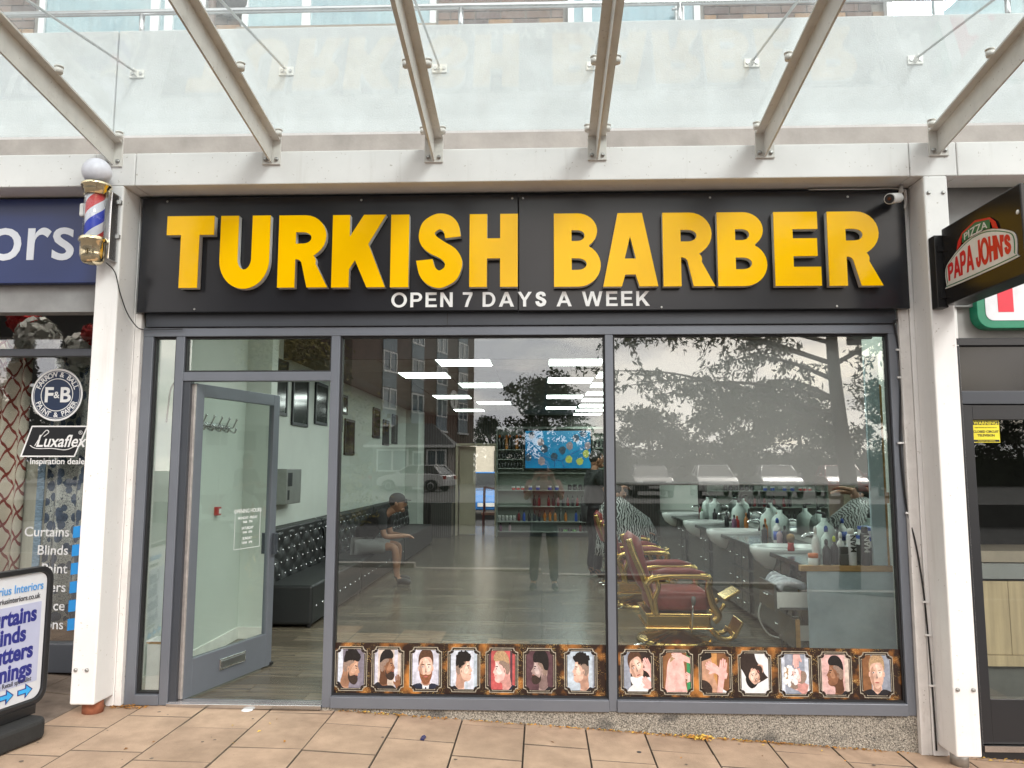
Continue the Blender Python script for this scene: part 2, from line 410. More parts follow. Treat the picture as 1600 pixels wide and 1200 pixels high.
for _ in range(46):
    x, y_, r_g = rr.uniform(-2.9, 3.2), rr.uniform(-1.9, -.08), rr.uniform(.004, .013); n_ = len(gs.v)
    for q in range(9): gs.v.append((x+r_g*rr.uniform(.7, 1.2)*math.cos(q*.698), y_+r_g*rr.uniform(.7, 1.2)*math.sin(q*.698), gz(x)+.0028))
    gs._f(tuple(range(n_, n_+9)))
tag(gs.build('gum_spots', mat('old_gum', (.13, .105, .085), .9, var=.3)), 'small dark trodden spots scattered over the paving', 'litter', kind='stuff')
o = lv.build('fallen_leaves', LEAF); tag(o, 'orange and yellow dead leaves drifted against the plinth', 'leaves', kind='stuff')
o = MB().lathe([(.036, 0), (.036, .003), (.03, .004)], (-1.86, -.075, gz(-1.86)), 18).build('paper_disc', WHITEV)
tag(o, 'flat round white disc lying on the pavement at the doorway', 'litter')
o = MB().prism([(-.012, -.03), (.01, -.035), (.016, .01), (.004, .035), (-.01, .02)], 0, .008, 'xy', Matrix.Translation((-.69, -.42, gz(-.69)))).build('foil_scrap', mat('dark_blue_foil', (.02, .025, .10), .25))
tag(o, 'crumpled dark blue scrap lying on the paving', 'litter')
o = MB().lathe([(.014, 0), (.014, .0015), (.01, .002)], (.56, -.38, gz(.56)), 14).build('chewing_gum', mat('trodden_gum', (.06, .055, .055), .8))
tag(o, 'small round dark gum spot on the paving under the right window', 'litter')

# ================================================================== shop building shell
PLASTER = mat('painted_plaster', (.58, .62, .575), .55, var=.04, vscale=2, bump=.04, bscale=40)
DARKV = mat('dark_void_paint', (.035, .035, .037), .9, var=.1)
bld = empty('shop_building', (0, 1, 0), 'terraced brick building above the barber shop with pale concrete balcony band', 'building')
CONC = mat('stained_concrete', (.48, .49, .49), .9, var=.08, vscale=4, bump=.28, bscale=90, c2=(.53, .545, .55))
grime(CONC, (.25, .22, .19), .25, .75, 75., (5, 5, 1.2), .56, .8)
# concrete balcony band, with a joint left of the first beam
for i, (a, b_) in enumerate([(-7.0, -2.955), (-2.945, 7.0)]):
    MB().box(a, b_, -.08, .08, 3.60, 4.655).build('balcony_panel', CONC, bld, .008)
box('shaded_gutter_face', (-7, 7, -.105, -.0805, 3.60, 3.86), mat('shaded_gutter_steel', (.27, .262, .245), .6, var=.2, vscale=5, bump=.1), bld)  # gutter strip in dull grey; the shade under the glass is in its colour
box('balcony_floor', (-7, 7, .08, 1.6, 3.70, 3.85), CONC, bld)
box('ground_floor_head', (-7, 7, -.055, .06, 2.66, 3.60), mat('head_wall', (.30, .30, .30), .9), bld)
box('party_wall', (-3.02, -2.76, -.03, 13, -.6, 3.65), PLASTER, bld)
box('party_wall', (2.625, 2.80, .07, 13, -.6, 3.65), PLASTER, bld)
box('roof_slab', (-7, 7, .08, 13, 3.42, 3.64), DARKV, bld)
# set-back upper wall of brown brick
BRICKS = [mat('brick_brown', (.145, .085, .065), .85, var=.2, vscale=20, bump=.5, bscale=90, rvar=.22), mat('brick_plum', (.10, .062, .058), .85, var=.2, vscale=20, bump=.5, bscale=90, rvar=.2), mat('brick_buff', (.30, .17, .085), .85, var=.2, vscale=20, bump=.5, bscale=90, rvar=.2)]
MORT = mat('brick_mortar', (.22, .20, .18), .95, var=.2, vscale=20)
upw = MB().box(-8, 8, 1.515, 1.75, 3.85, 7.0).build('upper_wall', MORT, bld)
holes = [(-4.62, -3.06), (-2.72, -.945), (.245, 1.42), (3.05, 5.6)]
bl, bh = .228, .076
bmesh_ = [MB().box(0, bl-.011, -.018, .02, 0, bh-.011).mesh('brick', b) for b in BRICKS]
half = [MB().box(0, bl/2-.011, -.018, .02, 0, bh-.011).mesh('brick', b) for b in BRICKS]
row = 0; z = 5.36
while z < 6.15:
    x = -5.6 - (bl/2 if row % 2 else 0)
    while x < 5.2:
        free = [(x, x+bl)]
        hit = [h for h in holes if x < h[1]-.01 and x+bl > h[0]+.01]
        ci = 2 if (5.50 < z < 5.66 and random.random() < .75) else random.choice((0, 0, 1))
        if not hit: put_mesh('brick', bmesh_[ci], (x, 1.515, z), upw)
        else:
            if x+bl/2 <= hit[0][0]+.02: put_mesh('brick', half[ci], (x, 1.515, z), upw)
            elif x+bl/2 >= hit[0][1]-.02: put_mesh('brick', half[ci], (x+bl/2, 1.515, z), upw)
        x += bl
    z += bh; row += 1
UPVC = mat('white_upvc', (.78, .79, .80), .3, var=.03)
PANE = glass_mat('upper_window_glass', (.75, .85, .87), .12)
NET = mat('net_curtain', (.62, .70, .74), .8, var=.2, vscale=1.5, stretch=(14, 1, .4))
def up_window(x0, x1, z0, z1, bars, name='window', open_cols=()):
    w = MB()
    fr = .055
    w.box(x0, x1, 1.44, 1.51, z0, z0+fr).box(x0, x1, 1.44, 1.51, z1-fr, z1).box(x0, x0+fr, 1.442, 1.508, z0+fr, z1-fr).box(x1-fr, x1, 1.442, 1.508, z0+fr, z1-fr)
    for b_ in bars: w.box(b_-.04, b_+.04, 1.442, 1.508, z0+fr, z1-fr)
    f = w.build(name, UPVC, bld, .004)
    ed = [x0+fr]+list(bars)+[x1-fr]
    for i, (a, b_) in enumerate(zip(ed[:-1], ed[1:])):
        box('pane', (a, b_, 1.465, 1.472, z0+fr, z1-fr), PANE, f)
    box('net_curtain', (x0+fr, x1-fr, 1.485, 1.49, z0+fr, z1-fr), NET, f)
    return f
up_window(-4.62, -3.06, 4.7, 6.6, (-3.53, -3.40)); up_window(-2.72, -.945, 4.7, 6.6, (-2.13,)); up_window(.245, 1.42, 4.0, 6.5, (.42, 1.24), 'balcony_door'); up_window(3.05, 5.6, 4.7, 6.6, (3.5, 4.3))
MB().tube([(1.255, 1.43, 5.66), (1.255, 1.40, 5.66), (1.16, 1.40, 5.655)], .012, 8).build('door_handle', STEEL, [c for c in bld.children if c.name.startswith('balcony_door')][0])
box('lintel_trim', (-2.75, -.93, 1.40, 1.5, 5.545, 5.575), mat('timber_trim', (.30, .25, .20), .8), bld)
o = MB().cyl((-2.985, 1.42, 3.9), (-2.985, 1.42, 7), .035).build('downpipe', mat('brown_downpipe', (.10, .055, .04), .5), bld)
o = MB().lathe([(.16, 0), (.155, .05), (.10, .11), (.02, .13)], (-2.83, 1.44, 5.86), 20, 'y').build('wall_lamp', BLACK)
tag(o, 'round black lamp on the brick wall beside the brown downpipe', 'lamp')
# balcony handrail
hr = empty('balcony_handrail', (0, .0, 4.655), 'round stainless steel handrail above the concrete balcony band', 'handrail')
MB().tube([(-7, .03, 4.865), (7, .03, 4.835)], .022, 12).build('rail', STEEL, hr)
for x in (-4.7, -2.85, -.56, .97, 3.2, 5.2):
    MB().cyl((x, .03, 4.65), (x, .03, 4.84), .019, n=12).build('post', STEEL, hr)

# ================================================================== white beam, pillars and trim
beam = empty('white_fascia_beam', (0, -.2, 3.44), 'long white steel beam across the shopfront carrying the canopy', 'beam')
for a, b_ in [(-7, -2.925), (-2.921, -2.655), (-2.651, 2.318), (2.322, 2.61), (2.614, 7)]:
    MB().box(a, b_, -.30, -.081, 3.445, 3.665).build('beam_section', WHITE, beam, .006)
def pillar(x0, x1, zb, label):
    p = empty('white_pillar', ((x0+x1)/2, -.2, gz((x0+x1)/2)), label, 'pillar', 'white pillars either side of the shopfront')
    MB().box(x0, x1, -.302, -.085, zb, 3.445).build('casing', WHITE, p, .010, seg=3)
    return p
pl = pillar(-2.875, -2.722, .178, 'white box pillar between the blue sign shop and the barber shop')
MB().lathe([(.062, 0), (.062, .06), (.055, .09)], (-2.79, -.19, gz(-2.79)-.002), 18).build('foot', mat('rusty_terracotta', (.30, .105, .055), .85, var=.3, vscale=15, bump=.3), pl)
pr = pillar(2.398, 2.545, -.045, 'white box pillar between the barber shop and the pizza shop')
MB().lathe([(.05, 0), (.05, .1)], (2.47, -.19, gz(2.47)-.01), 14).build('foot', GALV, pr)
for p, xs_, zs in ((pl, (-2.845, -2.775), (.385,)), (pr, (2.425, 2.515), (3.335, .335))):
    for z in zs:
        for x in xs_:
            MB().lathe([(.013, -.312), (.013, -.306), (.009, -.306), (.009, -.29)][::-1] if 0 else [(.012, -.303), (.012, -.309), (.007, -.316)], (x, 0, z), 8, 'y').build('bolt', GALV, p)
def trim(x0, x1, z0, label, flip):
    t = empty('reveal_trim', ((x0+x1)/2, -.06, z0), label, 'trim')
    w = x1-x0
    if flip:
        MB().box(x0, x0+w*.42, -.075, -.02, z0, 2.64).build('inner_board', OLDWHITE, t, .003); MB().box(x0+w*.44, x1, -.083, -.03, z0, 3.44).build('outer_board', WHITE, t, .004)
    else:
        MB().box(x0, x0+w*.55, -.083, -.03, z0, 3.44).build('outer_board', WHITE, t, .004); MB().box(x0+w*.57, x1, -.075, -.02, z0, 2.64).build('inner_board', OLDWHITE, t, .003)
    return t
trim(-2.775, -2.678, gz(-2.7)+.005, 'narrow flaking white board beside the left window frame', False)
trim(2.306, 2.46, gz(2.35)+.003, 'narrow white board between the right window and the pillar', True)
box('return_wall', (2.46, 2.70, -.03, .066, -.2, 3.44), WHITE, bld)

# ================================================================== glass canopy
CREAM = mat('cream_steel_paint', (.70, .68, .64), .45, var=.08, vscale=10, bump=.06, bscale=30)
grime(CREAM, (.22, .16, .11), .4, .7, 60., (9, 5, 5))
SL = .157
bx_ = [-2.80, -1.75, -.69, .36, 1.42, 2.50]
names = ['canopy beam above the barber pole at the left end', 'canopy beam above the letter U', 'canopy beam above the letters I and S', 'canopy beam above the first A of the right word', 'canopy beam above the last B', 'canopy beam above the right white pillar']
def zr(y): return 3.70 - SL*(y+.30)       # rafter axis height
def clamp(mb, x, y, s):
    z = zr(y)+.055
    mb.box(min(x, x+s*.075), max(x, x+s*.075), y-.014, y+.014, z-.006, z+.004)
    for c in (x+s*.06,):
        mb.lathe([(.021, z-.022), (.023, z-.008), (.023, z+.006), (.012, z+.006), (.012, z+.014), (.025, z+.014), (.025, z+.020)], (c, y, 0), 12)
for i, x in enumerate(bx_):
    b = empty('canopy_beam', (x, -.30, 3.57), 'cream steel '+names[i], 'canopy beam', 'steel beams under the glass canopy')
    # T-section: web and top flange rising outward
    w = MB(); y0, y1 = -.312, -2.6
    w.v = [(x-.006, y0, zr(y0)-.12), (x+.006, y0, zr(y0)-.12), (x+.006, y0, zr(y0)+.03), (x-.006, y0, zr(y0)+.03),
           (x-.006, y1, zr(y1)-.11), (x+.006, y1, zr(y1)-.11), (x+.006, y1, zr(y1)+.03), (x-.006, y1, zr(y1)+.03)]
    for f in ((0,1,2,3),(4,5,6,7),(0,1,5,4),(1,2,6,5),(2,3,7,6),(3,0,4,7)): w._f(f)
    w.build('web', CREAM, b)
    w = MB(); w.v = []
    for yy in (y0, y1):
        for dx, dz in ((-.055, .03), (.055, .03), (.055, .042), (-.055, .042)): w.v.append((x+dx, yy, zr(yy)+dz))
    for f in ((0,1,2,3),(4,5,6,7),(0,1,5,4),(1,2,6,5),(2,3,7,6),(3,0,4,7)): w._f(f)
    w.build('flange', CREAM, b)
    MB().box(x-.06, x+.06, -.314, -.3005, 3.572, 3.80).build('end_plate', CREAM, b, .002)
    for dx in (-.035, .035):
        MB().lathe([(.014, -.314), (.014, -.322), (.008, -.322), (.008, -.334)], (x+dx, 0, 3.605), 6, 'y').build('bolt', GALV, b)
    for yy in (-.36, -1.0, -1.8):
        for s in (-1, 1):
            c = MB(); clamp(c, x, yy, s); c.build('glass_clamp', CREAM, b)
    # tie rod from the concrete band
    t = empty('tie_rod', (x, -.08, 4.33), 'thin steel tie rod anchored on the concrete over the '+['pole', 'U', 'S', 'A', 'last B', 'right pillar'][i], 'tie rod', 'tie rods holding up the canopy')
    MB().box(x-.05, x+.05, -.092, -.0802, 4.30, 4.36).build('anchor_plate', CREAM, t, .002)
    MB().box(x-.005, x+.005, -.135, -.092, 4.31, 4.35).build('lug', CREAM, t)
    for dx in (-.03, .03): MB().lathe([(.012, -.092), (.012, -.100)], (x+dx, 0, 4.33), 6, 'y').build('bolt', GALV, t)
    MB().tube([(x, -.115, 4.332), (x, -2.2, 4.332-.165*2.085)], .008, 8).build('rod', GALV, t)
def gl_z(y): return zr(y)+.078
for i in range(-1, 6):
    xa = (bx_[i]+.02 if i >= 0 else -3.85); xb = (bx_[i+1]-.02 if i+1 < 6 else 3.6)
    w = MB(); y0, y1 = -.315, -2.5
    for yy in (y0, y1):
        for xx in (xa, xb):
            for dz in (0, .012): w.v.append((xx, yy, gl_z(yy)+dz))
    for f in ((0,2,3,1),(4,5,7,6),(0,1,5,4),(2,6,7,3),(1,3,7,5),(0,4,6,2)): w._f(f)
    o = w.build('canopy_glass_pane', CANOPYG)
    wh = ['left of the barber pole', 'between the pole and the letter U', 'between the U and the S', 'above the H and the right word start', 'between the first A and the last B', 'between the last B and the right pillar', 'right of the right pillar'][i+1]
    tag(o, 'dusty glass canopy pane '+wh, 'glass pane', 'glass panes of the canopy')
# ================================================================== barber sign
sg = empty('shop_sign', (0, -.1, 2.64), 'long black shop sign reading TURKISH BARBER in raised yellow letters', 'sign')
MB().box(-2.692, -.1525, -.12, -.056, 2.640, 3.425).build('panel', SIGNBLK, sg, .004)
MB().box(-.1475, 2.362, -.1195, -.056, 2.637, 3.422).build('panel', SIGNBLK, sg, .004)
for x, z in ((-2.52, 3.40), (-1.2, 3.395), (-.19, 3.395), (-.12, 3.395), (1.11, 3.385), (2.0, 3.38), (-2.3, 2.66), (.78, 2.655), (1.9, 2.655)):
    MB().lathe([(.008, -.1205), (.006, -.1235)], (x, 0, z), 8, 'y').build('screw', GALV, sg)
def U_(w):
    s = .335*w; r = w/2
    return [[(0, 1), (s, 1)] + [(s, .40)] + arc(r, .40, r-s, .17, 180, 360, 14) + [(w-s, 1), (w, 1), (w, .38)] + arc(r, .38, r, .395, 0, -180, 20)[1:]]
def bowl(x, w, y0, y1): # right-hand bowl from (x,y0) up to (x,y1)
    h = (y1-y0)/2; cy = (y0+y1)/2; rx = min(w-x, h*1.0)
    return arc(w-rx, cy, rx, h, -90, 90, 14)
def letter(c, w):
    s = .215
    if c == 'T': return [[(0, 1), (0, .755), (w*.318, .755), (w*.318, 0), (w*.682, 0), (w*.682, .755), (w, .755), (w, 1)]]
    if c == 'I': return [[(0, 0), (w, 0), (w, 1), (0, 1)]]
    if c == 'H': return [[(0, 0), (s, 0), (s, .40), (w-s, .40), (w-s, 0), (w, 0), (w, 1), (w-s, 1), (w-s, .655), (s, .655), (s, 1), (0, 1)]]
    if c == 'E': return [[(0, 0), (w, 0), (w, .235), (s+.01, .235), (s+.01, .41), (w*.93, .41), (w*.93, .63), (s+.01, .63), (s+.01, .785), (w*.95, .785), (w*.95, 1), (0, 1)]]
    if c == 'A': return [[(0, 0), (.225, 0), (.275, .165), (w-.275, .165), (w-.225, 0), (w, 0), (w/2+.155, 1), (w/2-.155, 1)], [(.262, .36), (w-.262, .36), (w/2, .74)]]
    if c == 'K': return [[(0, 0), (s, 0), (s, .245), (.31, .40), (.485, 0), (w, 0), (.475, .60), (w-.005, 1), (.43, 1), (s, .655), (s, 1), (0, 1)]]
    if c == 'U': return U_(w)
    if c == 'R':
        o = [(0, 0), (s, 0), (s, .40), (s+.03, .40)] + arc(s+.03, .31, .09, .09, 80, 20, 5) + [(w-.255, 0), (w, 0), (w-.165, .32)] + arc(w-.29, .36, .13, .1, -10, 50, 4)
        o += bowl(.3, w*.965, .43, 1.0)[3:] + [(0, 1)]
        i = [(s, .60)] + [(p[0], p[1]) for p in arc(w*.5, .69, .13, .095, -90, 90, 10)] + [(s, .785)]
        i[0] = (s, .595)
        return [o, i]
    if c == 'B':
        o = [(0, 0)] + arc(w-.29, .285, .29, .285, -90, 62, 14) + arc(w-.30, .765, .255, .235, -55, 90, 14) + [(0, 1)]
        a = [(s, .205)] + arc(w*.52, .3, .13, .095, -90, 90, 10) + [(s, .395)]
        b = [(s, .61)] + arc(w*.51, .70, .11, .09, -90, 90, 10) + [(s, .79)]
        return [o, a, b]
    if c == 'S':
        A = [(.955, .71), (.90, .87), (.735, .98), (.50, 1.012), (.30, .975), (.12, .88), (.05, .72), (.10, .59), (.265, .485), (.52, .405), (.645, .325), (.625, .25), (.50, .205), (.39, .255), (.33, .365)]
        B = [(0, .345), (.085, .15), (.265, .03), (.50, -.012), (.70, .025), (.88, .105), (.985, .255), (.98, .385), (.845, .515), (.59, .615), (.41, .695), (.375, .76), (.50, .815), (.61, .77), (.645, .69)]
        return [[(q[0]*w, q[1]) for pts in (A, B) for q in catmull([(u, v, 0) for u, v in pts], 5)]]
LT = [('T', -2.477, -2.172), ('U', -2.114, -1.795), ('R', -1.723, -1.408), ('K', -1.365, -1.027), ('I', -.978, -.871), ('S', -.808, -.519), ('H', -.46, -.158), ('B', .09, .379), ('A', .408, .745), ('R', .793, 1.105), ('B', 1.142, 1.443), ('E', 1.504, 1.783), ('R', 1.844, 2.165)]
CH = .474
for c, x0, x1 in LT:
    z0 = 2.797 - (x0+2.477)*.0037
    loops = [[(p[0]*CH, p[1]*CH) for p in lp] for lp in letter(c, (x1-x0)/CH)]
    me = curve_mesh('letter', loops, .022, grow=.0065); me.materials.clear(); me.materials.append(RETURN)
    o = bpy.data.objects.new('letter', me); col.objects.link(o); o.parent = sg
    w = world_loc(sg); o.location = (x0-w[0], -.150-w[1], z0-w[2]); o.rotation_euler = (PI/2, 0, 0)
    me = curve_mesh('letter_face', loops, .003, grow=.0065); me.materials.clear(); me.materials.append(YELLOW)
    f = bpy.data.objects.new('letter_face', me); col.objects.link(f); f.parent = o; f.location = (0, 0, .0262)
def slet(c):
    """bold strapline capitals, cap height 1; returns loops and width"""
    t = .19
    if c == 'O': return [arc(.5, .5, .5, .515, 0, 350, 30), arc(.5, .5, .5-t, .515-t*.86, 0, 350, 30)], 1.0
    if c == 'P': return [[(0, 0), (t, 0), (t, .37), (.42, .37)]+arc(.42, .685, .33, .315, -90, 90, 12)+[(0, 1)], [(t, .54)]+arc(.41, .685, .15, .145, -90, 90, 10)+[(t, .83)]], .75
    if c == 'E': return [[(0, 0), (.72, 0), (.72, .17), (t, .17), (t, .43), (.66, .43), (.66, .59), (t, .59), (t, .83), (.70, .83), (.70, 1), (0, 1)]], .72
    if c == 'N': return [[(0, 0), (t, 0), (t, .66), (.60, 0), (.79, 0), (.79, 1), (.60, 1), (.60, .34), (t, 1), (0, 1)]], .79
    if c == '7': return [[(.13, 0), (.32, 0), (.42, .35), (.62, .84), (.62, 1), (0, 1), (0, .83), (.42, .83), (.24, .42)]], .62
    if c == 'D': return [[(0, 0), (.36, 0)]+arc(.36, .5, .45, .5, -90, 90, 16)+[(0, 1)], [(t, .17)]+arc(.36, .5, .26, .33, -90, 90, 14)+[(t, .83)]], .81
    if c == 'A': return [[(0, 0), (.21, 0), (.30, .23), (.66, .23), (.75, 0), (.96, 0), (.58, 1), (.38, 1)], [(.36, .39), (.60, .39), (.48, .74)]], .96
    if c == 'Y': return [[(.35, 0), (.55, 0), (.55, .42), (.90, 1), (.68, 1), (.45, .60), (.22, 1), (0, 1), (.35, .42)]], .90
    if c == 'W': return [[(0, 1), (.20, 1), (.36, .32), (.55, 1), (.75, 1), (.94, .32), (1.10, 1), (1.30, 1), (1.05, 0), (.84, 0), (.65, .70), (.46, 0), (.25, 0)]], 1.30
    if c == 'K': return [[(0, 0), (t, 0), (t, .28), (.32, .42), (.60, 0), (.85, 0), (.46, .56), (.83, 1), (.58, 1), (t, .54), (t, 1), (0, 1)]], .83
    if c == 'S': return letter('S', .70), .70
words = 'OPEN 7 DAYS A WEEK'.split(); lay = []; cx = 0
for w_ in words:
    lay.append((cx, w_))
    for ch in w_: cx += slet(ch)[1]+.22
    cx += .42
k_ = 1.688/(cx-.64); hz = .098
for wx, w_ in lay:
    loops_all = []; x = wx
    we = bpy.data.objects.new('strapline_word', None); col.objects.link(we); we.parent = sg
    wl_ = world_loc(sg); we.location = (-.985-wl_[0], -.1215-wl_[1], 2.664-wl_[2]); we.rotation_euler = (PI/2, 0, 0)
    for ch in w_:
        lp, wd = slet(ch); me = curve_mesh('strapline_letter', [[((x+p[0])*k_, p[1]*hz) for p in l] for l in lp], .001); me.materials.clear(); me.materials.append(WHITEV)
        o = bpy.data.objects.new('strapline_letter', me); col.objects.link(o); o.parent = we; x += wd+.22

# ================================================================== shopfront frame
sf = empty('shopfront_frame', (0, 0, .1), 'grey aluminium shopfront frame with door opening and two large windows', 'shopfront')
Y0, Y1 = -.045, .045
box('shutter_box', (-2.655, 2.295, -.062, .06, 2.552, 2.660), FRAME_D, sf, .004)
MB().box(-.622, -.618, -.0635, -.05, 2.555, 2.636).build('box_joint', BLACK, sf)
for nm, b in [('head', (-2.675, 2.303, Y0, Y1, 2.49, 2.5495)), ('jamb', (-2.675, -2.607, Y0+.002, Y1-.002, .105, 2.49)), ('jamb', (2.248, 2.303, Y0+.002, Y1-.002, .105, 2.49)),
              ('mullion', (-2.45, -2.392, Y0+.003, Y1-.003, .105, 2.49)), ('mullion', (-1.397, -1.338, Y0+.003, Y1-.003, .105, 2.49)), ('mullion', (.418, .470, Y0+.003, Y1-.003, .105, 2.49)),
              ('transom', (-2.392, -1.397, Y0+.005, Y1-.005, 2.19, 2.25)), ('sill', (-1.338, .418, Y0-.012, Y1, .105, .176)), ('sill', (.470, 2.248, Y0-.012, Y1, .105, .176)), ('sill', (-2.607, -2.45, Y0-.004, Y1, .105, .17)),
              ('door_jamb', (-2.392, -2.345, -.03, .03, .125, 2.19))]:
    box(nm, b, FRAME if nm != 'door_jamb' else FRAME_D, sf, .003)
box('threshold', (-2.392, -1.397, -.06, .06, .095, .122), STEEL, sf, .003)
for yy in (-.03, 0, .03): box('threshold_rib', (-2.39, -1.40, yy-.006, yy+.006, .122, .126), STEEL, sf)
GK = mat('black_gasket', (.012, .012, .014), .6)
def pane(x0, x1, z0, z1):
    g = MB(); e = .012
    g.box(x0, x0+e, -.022, .022, z0, z1).box(x1-e, x1, -.022, .022, z0, z1).box(x0+e, x1-e, -.022, .022, z0, z0+e).box(x0+e, x1-e, -.022, .022, z1-e, z1)
    gg = g.build('gasket', GK, sf)
    box('pane', (x0+e, x1-e, -.004, .004, z0+e, z1-e), GLASS, gg)
pane(-2.607, -2.45, .17, 2.49); pane(-2.392, -1.397, 2.25, 2.49); pane(-1.338, .418, .176, 2.49); pane(.470, 2.248, .176, 2.49)

# open door, hung on the left, swung into the shop
D = empty('shop_door', (-2.337, .02, .125), 'open grey aluminium glass door with letterbox, swung into the shop', 'door')
D.rotation_euler.z = RAD(74.5)
def dpart(nm, b, m, p=None, bev=.003):
    o = MB().box(*b).build(nm, m, p or D, bev, org=(0, 0, 0)); return o
W_, H_ = .945, 2.055
dpart('stile', (0, .075, -.022, .022, 0, H_), FRAME); dpart('stile', (W_-.075, W_, -.022, .022, 0, H_), FRAME)
dpart('rail', (.075, W_-.075, -.021, .021, H_-.085, H_), FRAME); br_ = dpart('rail', (.075, W_-.075, -.021, .021, 0, .24), FRAME)
dpart('pane', (.075, W_-.075, -.003, .003, .24, H_-.085), GLASS1, None, 0)
lb = dpart('letterbox', (.34, .62, -.032, -.0215, .10, .175), STEEL); dpart('flap', (.355, .605, -.036, -.0325, .115, .16), mat('dull_flap', (.25, .25, .25), .3, metal=.9), lb)
for s in (-1, 1):
    dpart('handle', (W_-.062, W_-.02, min(s*.035, s*.06), max(s*.035, s*.06), .83, .99), FRAME_D)
dpart('hinge_side_strip', (-.018, -.001, -.02, .02, .005, H_-.005), mat('worn_aluminium', (.48, .44, .42), .5, metal=.5, var=.2, vscale=20))
dpart('door_stop', (W_-.02, W_+.02, -.03, .05, -.005, .02), BLACK)
lines = [('OPENING HOURS', .040, 1.06), ('MONDAY - FRIDAY', .026, 1.015), ('9AM   7PM', .024, .985), ('SATURDAY', .027, .94), ('9AM   6PM', .024, .91), ('SUNDAY', .027, .865), ('10AM   5PM', .024, .835)]
for s, sz, z in lines:
    o = text('opening_hours', s, sz, WHITEV, (0, 0, 0), None, 'CENTER', bold=.0006, ext=.0003); o.parent = D; o.location = (.62, -.0045, z+.10)
b = MB()
for (xa, xb, za, zb) in ((.47, .474, .90, 1.18), (.47, .77, .90, .904), (.766, .77, .90, 1.18)): b.box(xa, xb, -.005, -.0042, za, zb)
b.build('sticker_border', WHITEV, D, org=(0, 0, 0))

# pebbledash plinth under the windows
m = mat('pebbledash', (.29, .27, .225), .95, var=.85, vscale=130, bump=1.0, bscale=150, c2=(.56, .515, .44), detail=3)
grime(m, (.06, .06, .06), .75, .6, 60., (4, 4, 7), .54, .70)
g = MB(); pts = [(-1.42, .09)]
poly = [(-2.60, .10)] + [(2.305, .10), (2.305, -.25), (-2.60, -.05)]
o = MB().prism([(-2.60, .1045), (2.306, .1045), (2.306, -.3), (-2.60, -.1)], -.036, .05, 'xz').build('plinth', m)
tag(o, 'low pebbledash concrete plinth under the shop windows', 'plinth')

# ================================================================== portrait posters
def pm(n, c, v=.3, vs=26): return mat('print_'+n, c, .35, var=v, vscale=vs, spec=.4)
SK = {'light': pm('skin_light', (.72, .46, .36)), 'tan': pm('skin_tan', (.52, .30, .20)), 'dark': pm('skin_dark', (.24, .11, .06)), 'pink': pm('skin_pink', (.82, .47, .43)), 'grey': pm('skin_grey', (.40, .29, .27))}
HR = {'black': pm('hair_black', (.018, .016, .016), .5, 160), 'brown': pm('hair_brown', (.10, .05, .03), .5, 160), 'blond': pm('hair_blond', (.45, .30, .17), .4, 160), 'beard': pm('beard_dark', (.045, .03, .025), .5, 160), 'ginger': pm('beard_ginger', (.25, .10, .05), .4, 160), 'fade': pm('hair_fade', (.28, .20, .16), .3, 160)}
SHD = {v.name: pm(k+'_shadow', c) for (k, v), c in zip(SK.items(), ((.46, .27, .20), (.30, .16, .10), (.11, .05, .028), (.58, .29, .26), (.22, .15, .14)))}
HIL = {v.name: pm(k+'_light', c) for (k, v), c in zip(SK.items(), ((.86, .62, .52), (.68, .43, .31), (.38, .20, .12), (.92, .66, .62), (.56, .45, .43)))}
BGc = {'grey': (.22, .20, .25), 'beige': (.62, .52, .45), 'lav': (.60, .60, .70), 'pale': (.62, .66, .75), 'red': (.50, .10, .10), 'maroon': (.10, .05, .06), 'blue': (.48, .56, .64), 'brown': (.24, .11, .05), 'dark': (.035, .025, .022), 'pink': (.66, .42, .40), 'slate': (.30, .33, .40), 'orange': (.55, .28, .10)}
BGm = {k: pm('bg_'+k, v, .35, 22) for k, v in BGc.items()}
CL = {'black': pm('cloth_black', (.02, .02, .025), .4), 'white': pm('cloth_white', (.74, .74, .76), .1), 'suit': pm('cloth_navy', (.02, .025, .045), .3), 'foam': pm('foam_white', (.80, .80, .80), .12, 60)}
LIP = pm('lip', (.45, .14, .12)); EYE = pm('eye', (.03, .02, .02))
SILVER = mat('print_silver_line', (.42, .38, .30), .35, var=.35, vscale=40); PDARK = pm('frame_dark', (.028, .018, .014), .3)
m = bpy.data.materials.new('print_gold_glitter'); m.use_nodes = True; MATS['glit'] = m
nt = m.node_tree; Nn = nt.nodes; b = Nn['Principled BSDF']; b.inputs['Roughness'].default_value = .35
tc = Nn.new('ShaderNodeTexCoord')
n1 = Nn.new('ShaderNodeTexNoise'); n1.inputs['Scale'].default_value = 7; n1.inputs['Detail'].default_value = 5; nt.links.new(tc.outputs['Object'], n1.inputs[0])
r1 = Nn.new('ShaderNodeValToRGB'); r1.color_ramp.elements[0].position = .50; r1.color_ramp.elements[0].color = (.022, .010, .007, 1); r1.color_ramp.elements[1].position = .70; r1.color_ramp.elements[1].color = (.55, .22, .05, 1); nt.links.new(n1.outputs[0], r1.inputs[0])
n2 = Nn.new('ShaderNodeTexVoronoi'); n2.inputs['Scale'].default_value = 170; nt.links.new(tc.outputs['Object'], n2.inputs[0])
r2_ = Nn.new('ShaderNodeValToRGB'); r2_.color_ramp.elements[0].position = .16; r2_.color_ramp.elements[0].color = (1, 1, 1, 1); r2_.color_ramp.elements[1].position = .30; r2_.color_ramp.elements[1].color = (0, 0, 0, 1); nt.links.new(n2.outputs['Distance'], r2_.inputs[0])
n3 = Nn.new('ShaderNodeTexNoise'); n3.inputs['Scale'].default_value = 11; nt.links.new(tc.outputs['Object'], n3.inputs[0])
